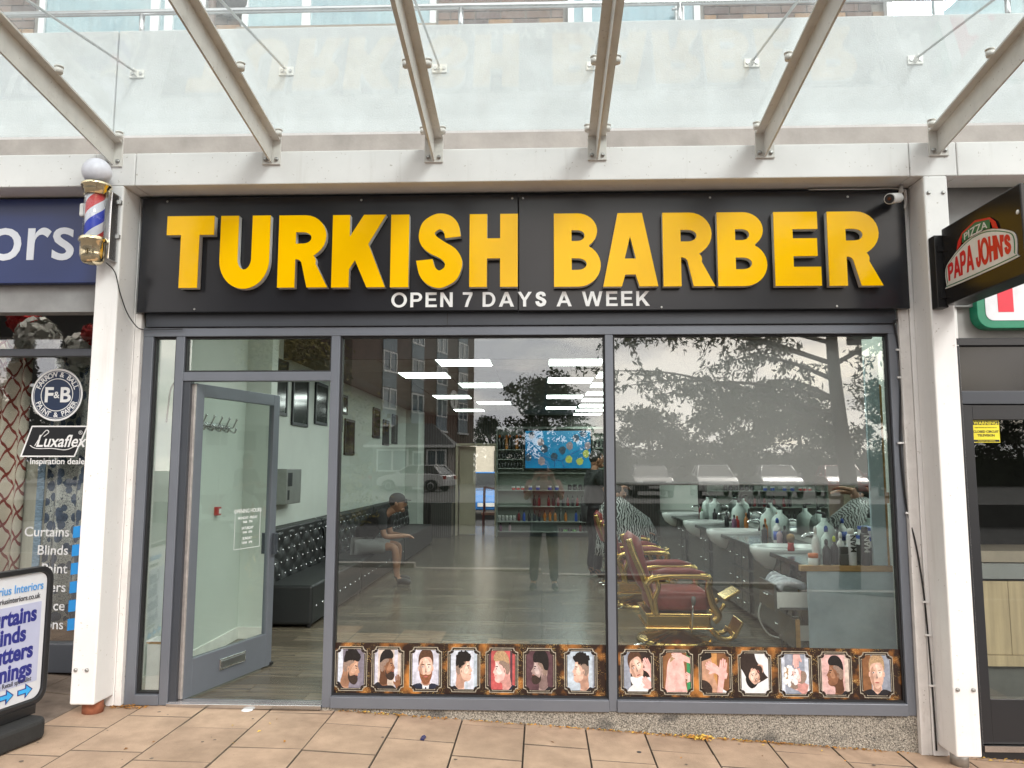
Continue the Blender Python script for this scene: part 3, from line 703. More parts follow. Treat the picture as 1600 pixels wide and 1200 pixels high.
mu = Nn.new('ShaderNodeMath'); mu.operation = 'MULTIPLY'; r3 = Nn.new('ShaderNodeValToRGB'); r3.color_ramp.elements[0].position = .46; r3.color_ramp.elements[1].position = .62; nt.links.new(n3.outputs[0], r3.inputs[0])
nt.links.new(r2_.outputs[0], mu.inputs[0]); nt.links.new(r3.outputs[0], mu.inputs[1])
mx = Nn.new('ShaderNodeMix'); mx.data_type = 'RGBA'; nt.links.new(mu.outputs[0], mx.inputs[0]); nt.links.new(r1.outputs[0], mx.inputs[6]); mx.inputs[7].default_value = (.95, .68, .25, 1)
nt.links.new(mx.outputs[2], b.inputs['Base Color']); GLIT = m

def clip(poly, x0, x1, y0, y1):
    def cut(P, ins, inter):
        out = []
        for i in range(len(P)):
            a, b = P[i-1], P[i]
            if ins(b):
                if not ins(a): out.append(inter(a, b))
                out.append(b)
            elif ins(a): out.append(inter(a, b))
        return out
    def ix(c): return lambda a, b: (c, a[1]+(b[1]-a[1])*(c-a[0])/(b[0]-a[0]))
    def iy(c): return lambda a, b: (a[0]+(b[0]-a[0])*(c-a[1])/(b[1]-a[1]), c)
    for ins, it in ((lambda p: p[0] >= x0, ix(x0)), (lambda p: p[0] <= x1, ix(x1)), (lambda p: p[1] >= y0, iy(y0)), (lambda p: p[1] <= y1, iy(y1))):
        if poly: poly = cut(poly, ins, it)
    return poly
def sm(P, n=4): return [(p[0], p[1]) for p in catmull([(a, b, 0) for a, b in P], n, True)]
def notch(x0, x1, y0, y1, r):
    return arc(x1, y1, r, r, 180, 270, 5)[::-1][:0] + [(x0+r, y0), (x1-r, y0)] + arc(x1, y0, r, r, 180, 90, 5)[1:] + [(x1, y1-r)] + arc(x1, y1, r, r, 270, 180, 5)[1:] + [(x0+r, y1)] + arc(x0, y1, r, r, 0, -90, 5)[1:] + [(x0, y0+r)] + arc(x0, y0, r, r, 90, 0, 5)[1:-1]
def curls(cx, cy, rx, ry, n, r, seed):
    rr = random.Random(seed); out = []
    for k in range(n):
        a = rr.uniform(0, 6.28); q = math.sqrt(rr.random())
        out.append(arc(cx+rx*q*math.cos(a), cy+ry*q*math.sin(a), r*rr.uniform(.7, 1.2), r*rr.uniform(.7, 1.2), 0, 340, 9))
    return out
PROFILE = [(.30, .30), (.26, .52), (.30, .72), (.42, .83), (.58, .82), (.66, .74), (.675, .64), (.70, .58), (.755, .505), (.715, .475), (.725, .435), (.705, .405), (.72, .37), (.69, .315), (.60, .285), (.52, .31), (.50, .22), (.52, .05), (.20, .05), (.26, .20)]
def prof_layers(skin, hair, kind, cloth, beard=None, fade=True):
    Ls = [(sm(PROFILE, 3), skin)]
    Ls.append((sm([(.02, -.1), (.06, .10), (.22, .20), (.36, .12), (.56, .13), (.74, .10), (.92, -.1)], 3), cloth))
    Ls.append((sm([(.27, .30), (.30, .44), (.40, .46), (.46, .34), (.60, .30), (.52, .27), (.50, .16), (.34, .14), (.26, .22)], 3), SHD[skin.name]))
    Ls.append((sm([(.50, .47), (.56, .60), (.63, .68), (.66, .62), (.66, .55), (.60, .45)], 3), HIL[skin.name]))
    if fade: Ls.append((sm([(.265, .50), (.27, .68), (.36, .76), (.50, .74), (.56, .66), (.47, .60), (.42, .48), (.34, .42)], 3), HR['fade']))
    if kind == 'short': Ls.append((sm([(.27, .62), (.29, .78), (.42, .90), (.60, .90), (.70, .80), (.665, .715), (.52, .71), (.40, .69)], 3), hair))
    if kind == 'curly': Ls.append((sm([(.27, .60), (.27, .78), (.40, .89), (.60, .89), (.71, .80), (.67, .70), (.52, .70), (.40, .66)], 3), hair)); Ls += [(c, hair) for c in curls(.48, .80, .22, .09, 40, .034, 5)]
    if kind == 'high': Ls.append((sm([(.24, .55), (.24, .80), (.36, .93), (.58, .93), (.69, .84), (.675, .70), (.55, .69), (.42, .66), (.36, .55)], 3), hair))
    if kind == 'quiff': Ls.append((sm([(.30, .66), (.34, .80), (.48, .88), (.66, .90), (.76, .83), (.68, .74), (.52, .73), (.42, .68)], 3), hair))
    if beard: Ls.append((sm([(.45, .47), (.50, .38), (.60, .42), (.70, .445), (.725, .40), (.74, .33), (.68, .25), (.56, .25), (.46, .33)], 3), beard))
    Ls.append((arc(.425, .50, .035, .06, 0, 340, 9), skin)); Ls.append((arc(.425, .495, .016, .034, 0, 340, 7), HR['fade']))
    Ls.append(([(.60, .595), (.67, .60), (.67, .615), (.60, .618)], EYE)); Ls.append((arc(.645, .565, .02, .011, 0, 340, 7), EYE)); Ls.append(([(.655, .425), (.715, .43), (.715, .442), (.655, .436)], LIP))
    return Ls
def front_layers(skin, hair, cloth, beard=None, shirt=None, kid=False):
    Ls = [(sm([(.40, .38), (.40, .05), (.62, .05), (.62, .38)], 3), skin)]
    Ls.append((sm([(-.05, -.1), (.05, .16), (.34, .24), (.51, .14), (.68, .24), (.95, .16), (1.05, -.1)], 3), cloth))
    if shirt: Ls.append(([(.40, .24), (.62, .24), (.58, -.02), (.44, -.02)], shirt)); Ls.append(([(.49, .16), (.53, .16), (.55, -.02), (.47, -.02)], cloth))
    Ls.append((sm([(.31, .60), (.33, .40), (.42, .27), (.51, .235), (.60, .27), (.69, .40), (.71, .60), (.68, .76), (.51, .84), (.34, .76)], 3), skin))
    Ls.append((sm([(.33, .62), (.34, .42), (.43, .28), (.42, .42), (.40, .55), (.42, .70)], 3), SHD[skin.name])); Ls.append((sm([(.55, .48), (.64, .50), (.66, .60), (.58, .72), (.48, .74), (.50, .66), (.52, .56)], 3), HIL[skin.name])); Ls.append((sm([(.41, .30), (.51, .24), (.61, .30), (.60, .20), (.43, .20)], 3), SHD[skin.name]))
    for x in (.30, .72): Ls.append((arc(x, .54, .025, .055, 0, 340, 9), skin))
    Ls.append((sm([(.295, .60), (.285, .76), (.36, .90), (.52, .95), (.68, .90), (.735, .76), (.725, .60), (.695, .70), (.62, .775), (.45, .77), (.34, .72)], 3), hair))
    if beard: Ls.append((sm([(.315, .54), (.33, .38), (.42, .245), (.51, .21), (.60, .245), (.69, .38), (.705, .54), (.665, .44), (.57, .41), (.51, .425), (.45, .41), (.355, .44)], 3), beard))
    for s in (-1, 1):
        Ls.append((arc(.51+s*.09, .575, .034, .016, 0, 340, 9), CL['white'])); Ls.append((arc(.51+s*.09, .575, .016, .016, 0, 340, 8), EYE))
        Ls.append(([(.51+s*.045, .61), (.51+s*.14, .62), (.51+s*.135, .637), (.51+s*.045, .63)], hair))
    Ls.append((sm([(.485, .47), (.51, .455), (.535, .47), (.525, .50), (.51, .56), (.495, .50)], 2), HR['fade'])); Ls.append((arc(.51, .375, .062, .016, 0, 340, 9), LIP))
    return Ls
def hand(skin, cx, cy, a, k=1.):
    out = []; ca, sa = math.cos(a), math.sin(a)
    def T(P): return [(cx+k*(ca*x-sa*y), cy+k*(sa*x+ca*y)) for x, y in P]
    out.append((T(sm([(-.09, -.10), (.09, -.12), (.10, .06), (-.08, .08)], 3)), skin))
    for i, (x, l) in enumerate(((-.07, .15), (-.02, .19), (.035, .18), (.085, .13))): out.append((T(rrect(x-.022, x+.022, .02, .06+l, .02, 3)), skin))
    out.append((T(sm([(-.08, -.06), (-.17, .04), (-.155, .085), (-.06, .02)], 3)), skin)); out.append((T([(-.08, -.11), (.08, -.12), (.07, -.5), (-.07, -.5)]), skin))
    return out
def flip(Ls): return [([(1-x, y) for x, y in P][::-1], m) for P, m in Ls]
def shift(Ls, dx, dy, k=1.): return [([((x-.5)*k+.5+dx, (y-.5)*k+.5+dy) for x, y in P], m) for P, m in Ls]
def rotl(Ls, a, dx=0, dy=0, k=1.):
    ca, sa = math.cos(a), math.sin(a); return [([(.5+dx+k*(ca*(x-.5)-sa*(y-.5)), .5+dy+k*(sa*(x-.5)+ca*(y-.5))) for x, y in P], m) for P, m in Ls]
CB = CL['black']
stripes = lambda cs, m: [([(a, 0), (b, 0), (b, 1), (a, 1)], m) for a, b in cs]
PORT = [
 ('grey', stripes([(.0, .25)], BGm['pale'])+rotl(prof_layers(SK['tan'], HR['black'], 'curly', CB, HR['beard']), -.22, .0, .0, 1.06)),
 ('beige', stripes([(.62, .82)], BGm['red'])[:0]+stripes([(0, .2), (.7, .8)], BGm['lav'])+shift(prof_layers(SK['dark'], HR['black'], 'short', CB, HR['beard']), -.02, .04, .95)+hand(SK['dark'], .82, .22, .1, .8)),
 ('lav', front_layers(SK['light'], HR['brown'], CL['suit'], HR['ginger'], CL['white'])),
 ('pale', stripes([(0, .12), (.55, .62), (.8, 1)], BGm['blue'])+prof_layers(SK['light'], HR['black'], 'curly', CB)+[(c, HR['black']) for c in curls(.42, .72, .17, .13, 40, .036, 9)]),
 ('red', stripes([(.0, .18), (.75, .82)], BGm['maroon'])+flip(rotl(prof_layers(SK['pink'], HR['blond'], 'short', CL['suit']), -.12, .0, .0, 1.05))),
 ('maroon', flip(prof_layers(SK['grey'], HR['black'], 'high', CB, HR['beard']))),
 ('blue', stripes([(.0, .1), (.85, 1)], BGm['slate'])+flip(prof_layers(SK['light'], HR['black'], 'short', CB))+[(c, HR['black']) for c in curls(.52, .78, .23, .11, 50, .036, 12)]),
 ('dark', stripes([(0, .3)], BGm['slate'])+rotl(front_layers(SK['light'], HR['brown'], CL['white']), .35, -.02, .06, .92)+[(sm([(.30, .42), (.34, .28), (.50, .22), (.64, .30), (.66, .44), (.50, .40)], 3), CL['foam'])]+hand(SK['pink'], .82, .62, .6, .9)+hand(SK['pink'], .80, .28, .9, .8)),
 ('brown', stripes([(.8, .9)], MATS.get('print_green') or pm('green', (.05, .30, .12)))+[(sm([(.18, -.05), (.20, .45), (.26, .75), (.46, .88), (.66, .84), (.74, .60), (.76, .30), (.80, -.05)], 3), SK['pink']), (sm([(.30, .72), (.40, .92), (.60, .92), (.70, .76), (.5, .82)], 3), HR['blond'])]+hand(SK['pink'], .55, .86, 1.3, .8)+hand(SK['pink'], .88, .42, 1.2, .7)),
 ('orange', stripes([(.55, 1)], BGm['brown'])+[(sm([(.0, .0), (.02, .6), (.1, .85), (.3, .9), (.42, .7), (.45, .45), (.55, .25), (.5, -.05)], 3), SK['tan']), (sm([(.0, .75), (.05, .95), (.3, 1.0), (.4, .85), (.2, .78)], 3), HR['black']), (sm([(.02, .35), (.02, .05), (.3, .02), (.4, .2), (.25, .35)], 3), HR['beard']), (sm([(.5, -.1), (.6, .2), (.9, .1), (1.0, -.1)], 3), CL['white'])]+hand(SK['pink'], .42, .62, 1.2, .9)+hand(SK['pink'], .70, .55, -.2, 1.1)),
 ('dark', [(sm([(.0, .5), (.1, .62), (.4, .3), (.9, .45), (1.05, .6), (1.05, -.1), (0, -.1)], 3), CL['white'])]+rotl(front_layers(SK['light'], HR['black'], CL['white'], HR['beard']), 2.3, .04, .0, .75)),
 ('slate', stripes([(.0, .2), (.78, .9)], BGm['pale'])+rotl(prof_layers(SK['pink'], HR['blond'], 'short', CL['white'], HR['fade']), 1.2, .05, -.08, .95)+[(c, CL['foam']) for c in curls(.36, .50, .22, .2, 26, .05, 3)]+hand(SK['pink'], .55, .86, 3.0, .9)),
 ('pink', stripes([(.0, .12), (.78, 1)], BGm['beige'])+flip(prof_layers(SK['dark'], HR['black'], 'short', CB))),
 ('slate', stripes([(.0, .35)], BGm['brown'])+front_layers(SK['light'], HR['blond'], CB, None, None, True)),
]
def poster(x0, x1, zt0, zt1, zb0, zb1, ports, label, xs):
    p = empty('window_poster', ((x0+x1)/2, -.006, zb0), label, 'poster')
    MB().prism([(x0, zb0), (x1, zb1), (x1, zt1), (x0, zt0)], -.0065, -.0052, 'xz').build('backing', GLIT, p)
    for q, (cx, spec) in enumerate(zip(xs, ports)):
        spec = (spec[0], shift(spec[1], 0, -.03, 1.26))
        u = (cx-x0)/(x1-x0); zm = (zb0+(zb1-zb0)*u+zt0+(zt1-zt0)*u)/2; hw, hh = .096, .130
        M = MB(); mats = []
        def add(P, mm, y):
            if mm not in mats: mats.append(mm)
            M.cur = mats.index(mm)
            n = len(M.v); M.v += [(cx+a, y, zm+b_) for a, b_ in P]; M._f(tuple(range(n, n+len(P))))
        y = -.0070
        add(notch(-hw-.008, hw+.008, -hh-.008, hh+.008, .026), SILVER, y); add(notch(-hw-.004, hw+.004, -hh-.004, hh+.004, .027), PDARK, y-.0003)
        add(notch(-hw+.004, hw-.004, -hh+.004, hh-.004, .030), SILVER, y-.0006); add(notch(-hw+.007, hw-.007, -hh+.007, hh-.007, .031), PDARK, y-.0009)
        iw, ih = hw-.012, hh-.011
        add([(-iw, -ih), (iw, -ih), (iw, ih), (-iw, ih)], BGm[spec[0]], y-.0012)
        for k, (P, mm) in enumerate(spec[1]):
            C = clip(P, .0, 1., .0, 1.)
            if len(C) > 2: add([((a-.5)*2*iw, (b_-.5)*2*ih) for a, b_ in C], mm, y-.0014-.00006*k)
        for s in (-1, 1):
            for t in (-1, 1): add([(s*iw, t*ih)]+[(s*(iw-.02*math.sin(RAD(a))), t*(ih-.02*math.cos(RAD(a)))) for a in (0, 30, 60, 90)], PDARK, y-.0052)
        M.build('portrait_print', mats, p)
    return p
poster(-1.336, .416, .498, .502, .178, .178, PORT[:7], 'gold glitter window poster strip with seven portraits of styled men', [-1.222, -.985, -.742, -.497, -.255, -.015, .226+.02])
poster(.472, 2.246, .502, .494, .178, .178, PORT[7:], 'gold glitter window poster strip with shaving scenes and two boys', [.602, .848, 1.090, 1.335, 1.585, 1.832, 2.085])
# ================================================================== barber pole, camera, cables
CLEAR = glass_mat('clear_tube', (.93, .95, .96), .05)
bp = empty('barber_pole', (-2.83, -.42, 2.88), 'gold capped barber pole with red white and blue stripes and globe', 'barber pole')
c = (-2.832, -.42, 0)
MB().ell((-2.836, -.42, 3.492), (.088, .088, .088), 24, 16).build('globe', mat('frosted_globe', (.74, .74, .82), .3, var=.05, vscale=60), bp)
MB().lathe([(.03, 3.415), (.07, 3.418), (.088, 3.408), (.090, 3.392), (.078, 3.384), (.080, 3.368), (.072, 3.36), (.070, 3.335)], c, 28).build('top_cap', PALEGOLD, bp)
MB().lathe([(.070, 3.06), (.084, 3.055), (.086, 3.030), (.074, 3.022), (.074, 2.95), (.066, 2.91), (.05, 2.893), (.02, 2.888)], c, 28).build('bottom_cup', PALEGOLD, bp)
# spiral drum: striped by geometry
seg, rows_ = 36, 30; sp = MB(); sp.smooth = True
for j in range(rows_+1):
    z = 3.05+.29*j/rows_
    for k in range(seg):
        a = 2*PI*k/seg+j*.21; sp.v.append((c[0]+.056*math.cos(a), c[1]+.056*math.sin(a), z))
for j in range(rows_):
    for k in range(seg):
        q = (k/seg+.19) % 1; sp.cur = 0 if q < .28 else (1 if q < .5 else (2 if q < .78 else 1))
        sp._f((j*seg+k, j*seg+(k+1) % seg, (j+1)*seg+(k+1) % seg, (j+1)*seg+k))
sp.build('striped_drum', [mat('stripe_red', (.62, .03, .04), .35, var=.03), mat('stripe_white', (.72, .72, .80), .35, var=.03), mat('stripe_blue', (.02, .05, .50), .35, var=.03)], bp)
MB().lathe([(.066, 3.05), (.066, 3.34)], c, 28).build('glass_tube', CLEAR, bp)
MB().box(-2.752, -2.738, -.40, -.28, 2.93, 3.37).build('back_bracket', STEEL, bp, .003)
for z in (3.33, 3.10): MB().box(-2.77, -2.725, -.318, -.303, z-.012, z+.012).build('bracket_foot', GALV, bp)
# power lead of the pole
o = MB().tube(catmull([(-2.765, -.38, 2.91), (-2.73, -.335, 2.86), (-2.715, -.29, 2.74), (-2.70, -.22, 2.62), (-2.69, -.12, 2.55), (-2.672, -.07, 2.535), (-2.60, -.066, 2.532), (-2.4, -.066, 2.536)], 5), .0035, 6).build('pole_cable', BLACK)
tag(o, 'thin black cable drooping from the barber pole to the frame', 'cable')
o = MB().box(-2.99, -2.93, -.34, -.30, 3.23, 3.32, Matrix.Rotation(0, 4, 'X')).build('white_sensor', WHITEPL, None, .012); tag(o, 'small white plastic box behind the barber pole', 'sensor')
o = MB().tube(catmull([(-2.48, .07, 2.22), (-2.53, .08, 2.15), (-2.545, .08, 2.0), (-2.55, .08, 1.92)], 5), .006, 6).build('loose_cable', mat('grey_cable', (.12, .11, .11), .5)); tag(o, 'short grey cable hanging inside the narrow side window', 'cable')

cc = empty('security_camera', (2.33, -.2, 3.36), 'white bullet security camera under the beam at the sign corner', 'security camera')
d0, d1 = Vector((2.30, -.19, 3.345)), Vector((2.185, -.30, 3.30)); ax = (d1-d0).normalized()
MB().tube([d0, d0+ax*.02, d1-ax*.02, d1], [.022, .032, .034, .034], 18).build('body', WHITEPL, cc)
MB().tube([d1+ax*.0005, d1+ax*.004], [.029, .029], 18).build('lens_plate', BLACK, cc)
MB().tube([d1+ax*.0045, d1+ax*.009], [.012, .010], 12).build('lens', mat('amber_lens', (.10, .03, .01), .1), cc)
MB().tube([d0+Vector((0, 0, .0)), d0+Vector((.02, .03, .04)), (2.335, -.15, 3.44)], .012, 10).build('bracket', WHITEPL, cc)
o = MB().tube(catmull([(2.31, -.18, 3.37), (2.35, -.16, 3.41), (2.37, -.13, 3.35), (2.36, -.12, 3.30), (2.345, -.125, 3.42), (2.1, -.125, 3.428), (1.75, -.123, 3.43)], 6), .004, 6).build('camera_lead', WHITEPL); tag(o, 'thin white lead looped behind the security camera', 'cable')
# black cable clipped down the right-hand frame
pts = [(2.30, -.07, 2.575), (2.278, -.066, 2.56), (2.29, -.055, 2.50), (2.305, -.05, 2.40), (2.308, -.052, 2.2), (2.295, -.05, 1.95), (2.285, -.05, 1.75), (2.29, -.052, 1.55), (2.305, -.056, 1.35), (2.33, -.08, 1.18), (2.352, -.084, 1.0), (2.366, -.09, .8), (2.378, -.09, .5), (2.385, -.09, .2), (2.388, -.09, -.08)]
cb = empty('black_cable', (2.3, -.06, -.1), 'long black cable clipped down the right window frame to the ground', 'cable')
MB().tube(catmull(pts, 4), .0055, 6).build('lead', BLACK, cb)
for x, y, z in ((2.305, -.055, 2.38), (2.305, -.055, 2.20), (2.286, -.055, 1.78), (2.309, -.06, 1.34), (2.370, -.09, .80), (2.375, -.09, .60), (2.382, -.09, .30)):
    MB().box(x-.018, x+.018, y-.008, y+.004, z-.006, z+.006).build('clip', WHITEPL, cb)

# ================================================================== left neighbour: curtain shop
NAVY = mat('navy_sign_panel', (.018, .035, .135), .28, var=.06, vscale=2)
nb = empty('neighbour_sign', (-3.5, -.1, 2.85), 'navy blue shop sign with white lower case lettering', 'sign')
box('panel', (-6.0, -2.80, -.12, -.06, 2.845, 3.43), NAVY, nb, .004)
SIGNW = mat('pale_lettering', (.70, .72, .78), .4, var=.03)
t = text('lettering', 'Interiors', .47, SIGNW, (-3.13, -.1215, 3.008), nb, 'RIGHT', bold=.004, ext=.001)
LS = empty('curtain_shopfront', (-3.6, .5, .17), 'dark grey window frame of the curtain shop left of the pillar', 'shopfront')
box('fascia', (-6, -2.93, .40, .5, 2.93, 3.44), BLACKF, LS); box('head', (-6, -2.93, .45, .54, 2.885, 2.93), BLACK, LS)
box('transom', (-6, -2.93, .455, .535, 2.435, 2.49), FRAME, LS, .003); box('sill', (-6, -2.93, .44, .54, .17, .365), FRAME_D, LS, .004); box('jamb', (-3.06, -2.93, .451, .539, .365, 2.84), FRAME_D, LS); box('jamb', (-3.06, -2.93, .451, .539, 2.84, 2.885), FRAME_D, LS)
GLASSL = glass_mat('left_shop_glass', (.94, .96, .955), .14)
box('pane', (-6, -3.06, .495, .503, .365, 2.435), GLASSL, LS); box('pane', (-6, -3.06, .495, .503, 2.49, 2.885), GLASSL, LS)
# interior shell of that shop
ls = empty('curtain_shop_room', (-4.5, 2, .1), 'dim room of the curtain shop behind its window', 'room')
LSW = mat('shop_wall_grey', (.16, .16, .165), .8, var=.1)
box('back_wall', (-6.5, -3.02, 2.6, 2.7, .1, 3.4), LSW, ls); box('floor', (-6.5, -3.02, .55, 2.6, .08, .16), mat('dark_carpet', (.05, .05, .055), .95), ls); box('side_wall', (-6.6, -6.5, .5, 2.6, .1, 3.4), LSW, ls); box('ceiling', (-6.5, -3.02, .5, 2.6, 3.36, 3.41), LSW, ls)
SPOT = mat('downlight_lamp', (1., .95, .88), .4, var=0); SPOT.node_tree.nodes['Principled BSDF'].inputs['Emission Color'].default_value = (1, .94, .86, 1); SPOT.node_tree.nodes['Principled BSDF'].inputs['Emission Strength'].default_value = 70
for x, w_ in ((-3.45, 'nearest the pillar'), (-4.05, 'in the middle'), (-4.65, 'farthest from the pillar')):
    e_ = empty('downlight', (x, 1.0, 3.35), 'small round ceiling spotlight of the curtain shop, '+w_, 'light', 'spotlights in the curtain shop'); MB().lathe([(.075, 3.33), (.075, 3.3595)], (x, .62, 0), 18).build('rim', STEEL, e_); MB().lathe([(.055, 3.326), (.055, 3.3295)], (x, .62, 0), 16).build('lamp', SPOT, e_)
# stickers on its glass
FBN = mat('navy_sticker', (.012, .028, .075), .35)
rs = empty('round_sticker', (-3.593, .49, 1.95), 'round navy and white paint brand sticker on the curtain shop window', 'sticker')
def disc(nm, r, m, y, r_in=None):
    M = MB(); n = 48
    for rr in ((r,) if r_in is None else (r, r_in)):
        for k in range(n): M.v.append((-3.593+rr*math.cos(2*PI*k/n), y, 2.149+rr*math.sin(2*PI*k/n)))
    if r_in is None: M._f(tuple(range(n)))
    else:
        for k in range(n): M._f((k, (k+1) % n, n+(k+1) % n, n+k))
    return M.build(nm, m, rs)
R = .195
disc('disc', R, WHITEV, .4935); disc('ring', R*.93, FBN, .4930); disc('ring_line', R*.90, WHITEV, .4926, R*.885); disc('inner_line', R*.63, WHITEV, .4926, R*.60)
text('monogram', 'F', .155, WHITEV, (-3.655, .4922, 2.097), rs, 'CENTER', bold=.004, ext=.0004); text('monogram', 'B', .155, WHITEV, (-3.53, .4922, 2.097), rs, 'CENTER', bold=.004, ext=.0004); text('ampersand', '&', .07, WHITEV, (-3.595, .4918, 2.125), rs, 'CENTER', bold=.001, ext=.0004)
def ring_text(s, a0, a1, rad, inward):
    for i, ch in enumerate(s):
        if ch == ' ': continue
        a = RAD(a0+(a1-a0)*i/(len(s)-1))
        o = text('ring_letter', ch, .052, WHITEV, (-3.593+rad*math.cos(a), .4922, 2.149+rad*math.sin(a)), rs, 'CENTER', bold=.001, ext=.0003)
        o.rotation_euler = (PI/2, -(a-PI/2) if not inward else -(a+PI/2), 0)
ring_text('FARROW & BALL', 158, 22, R*.69, False); ring_text('PAINT & PAPER', 205, 335, R*.85, True)
lx = empty('black_sticker', (-3.6, .49, 1.69), 'slanted black sticker with white script lettering on the curtain shop window', 'sticker')
MB().prism([(-3.843, 1.690), (-3.430, 1.690), (-3.340, 1.920), (-3.768, 1.920)], .4930, .4938, 'xz').build('border', WHITEV, lx)
MB().prism([(-3.826, 1.700), (-3.436, 1.700), (-3.355, 1.910), (-3.761, 1.910)], .4922, .4929, 'xz').build('ground_black', mat('sticker_black', (.008, .009, .012), .3), lx)
text('script', 'Luxaflex', .125, WHITEV, (-3.73, .4916, 1.765), lx, bold=.0018, ext=.0003, shear=.28, sx=.88)
MB().tube(catmull([(-3.77, .4915, 1.775), (-3.72, .4915, 1.752), (-3.6, .4915, 1.752), (-3.5, .4915, 1.742), (-3.43, .4915, 1.768)], 6), .0035, 5).build('flourish', WHITEV, lx)
MB().tube(catmull([(-3.735, .4914, 1.77), (-3.70, .4914, 1.83), (-3.655, .4914, 1.885), (-3.635, .4914, 1.87), (-3.67, .4914, 1.84)], 6), .0035, 5).build('swash', WHITEV, lx)
tg = text('registered', '®', .04, WHITEV, (-3.41, .4916, 1.855), lx, ext=.0003)
o = text('window_lettering', 'Inspiration dealer', .062, WHITEV, (-3.765, .4925, 1.638), None, ext=.0004, bold=.0006); tag(o, 'small white words under the slanted black sticker', 'lettering')
wl = empty('service_list', (-3.4, .49, .45), 'white list of services with blue marks on the curtain shop window', 'lettering')
TICK = mat('blue_vinyl', (.02, .24, .60), .4)
for i, s in enumerate(('Curtains', 'Blinds', 'Paint', 'Papers', 'Service', 'Solutions')):
    z = 1.115-i*.131
    text('service_word', s, .098, mat('worn_white_vinyl', (.55, .56, .57), .5, var=.3, vscale=9), (-3.43, .4925, z), wl, 'RIGHT', ext=.0004, bold=.001)
    MB().prism([(-3.405, z-.012), (-3.35, z-.004), (-3.35, z+.078), (-3.405, z+.07)], .4924, .4934, 'xz').build('blue_mark', TICK, wl)
# curtains: pleated sheets with a printed pattern
def curtain_mat(name, kind):
    m = bpy.data.materials.new(name); m.use_nodes = True; nt = m.node_tree; Nn = nt.nodes; b = Nn['Principled BSDF']; b.inputs['Roughness'].default_value = .85
    tc = Nn.new('ShaderNodeTexCoord'); sx = Nn.new('ShaderNodeSeparateXYZ'); nt.links.new(tc.outputs['UV'], sx.inputs[0])
    def M(op, a, b_=None):
        n = Nn.new('ShaderNodeMath'); n.operation = op
        for i, q in enumerate((a, b_)):
            if q is None: continue
            if isinstance(q, (int, float)): n.inputs[i].default_value = q
            else: nt.links.new(q, n.inputs[i])
        return n.outputs[0]
    if kind == 'lattice':
        u = M('MULTIPLY', sx.outputs[0], 9.0); v = M('MULTIPLY', sx.outputs[1], 5.2)
        v = M('ADD', v, M('MULTIPLY', M('SINE', M('MULTIPLY', sx.outputs[0], 113.)), .045))
        a = M('ABSOLUTE', M('SUBTRACT', M('FRACT', M('ADD', u, v)), .5)); c_ = M('ABSOLUTE', M('SUBTRACT', M('FRACT', M('SUBTRACT', u, v)), .5))
        k = M('LESS_THAN', M('MINIMUM', a, c_), .075)
        mx = Nn.new('ShaderNodeMix'); mx.data_type = 'RGBA'; nt.links.new(k, mx.inputs[0]); mx.inputs[6].default_value = (.74, .67, .56, 1); mx.inputs[7].default_value = (.27, .045, .035, 1)
        nt.links.new(mx.outputs[2], b.inputs['Base Color'])
    else:
        mp = Nn.new('ShaderNodeMapping'); mp.inputs['Scale'].default_value = (16, 11, 1); mp.inputs['Rotation'].default_value = (0, 0, .5); nt.links.new(tc.outputs['UV'], mp.inputs[0])
        vo = Nn.new('ShaderNodeTexVoronoi'); vo.inputs['Scale'].default_value = 1.0; nt.links.new(mp.outputs[0], vo.inputs[0])
        k = M('LESS_THAN', vo.outputs['Distance'], .44)
        ve = Nn.new('ShaderNodeTexVoronoi'); ve.feature = 'DISTANCE_TO_EDGE'; nt.links.new(mp.outputs[0], ve.inputs[0]); k2 = M('LESS_THAN', ve.outputs['Distance'], .035)
        mx = Nn.new('ShaderNodeMix'); mx.data_type = 'RGBA'; nt.links.new(k, mx.inputs[0]); mx.inputs[6].default_value = (.72, .72, .68, 1); mx.inputs[7].default_value = (.14, .18, .27, 1)
        m2 = Nn.new('ShaderNodeMix'); m2.data_type = 'RGBA'; nt.links.new(k2, m2.inputs[0]); nt.links.new(mx.outputs[2], m2.inputs[6]); m2.inputs[7].default_value = (.06, .07, .10, 1)
        nt.links.new(m2.outputs[2], b.inputs['Base Color'])
    return m
def curtain(nm, x0, x1, y, z0, z1, m, label, folds, amp=.05):
    n = 60; v = []; f = []; uv = []
    for j in range(2):
        for i in range(n+1):
            u = i/n; v.append((x0+(x1-x0)*u, y+amp*math.sin(u*folds*2*PI)+amp*.3*math.sin(u*folds*5.1+1), z0 if j == 0 else z1)); uv.append((u*(x1-x0)*1.35, (z1-z0)*j))
    me = bpy.data.meshes.new(nm); me.from_pydata(v, [], [(i, i+1, n+2+i, n+1+i) for i in range(n)])
    ul = me.uv_layers.new(name='uv')
    for lp in me.loops: ul.data[lp.index].uv = uv[lp.vertex_index]
    me.materials.append(m); me.polygons.foreach_set('use_smooth', [True]*n)
    o = bpy.data.objects.new(nm, me); col.objects.link(o); sd_ = o.modifiers.new('thickness', 'SOLIDIFY'); sd_.thickness = .006
    return tag(o, label, 'curtain', 'curtains in the left shop window')
curtain('lattice_curtain', -4.62, -4.02, .82, .40, 2.62, curtain_mat('red_lattice_cloth', 'lattice'), 'cream curtain with a red lattice pattern at the left picture edge', 4)
curtain('leaf_curtain', -3.79, -3.16, .74, .42, 2.46, curtain_mat('blue_leaf_cloth', 'leaf'), 'white curtain with blue leaf pattern beside the white pillar', 4, .035)
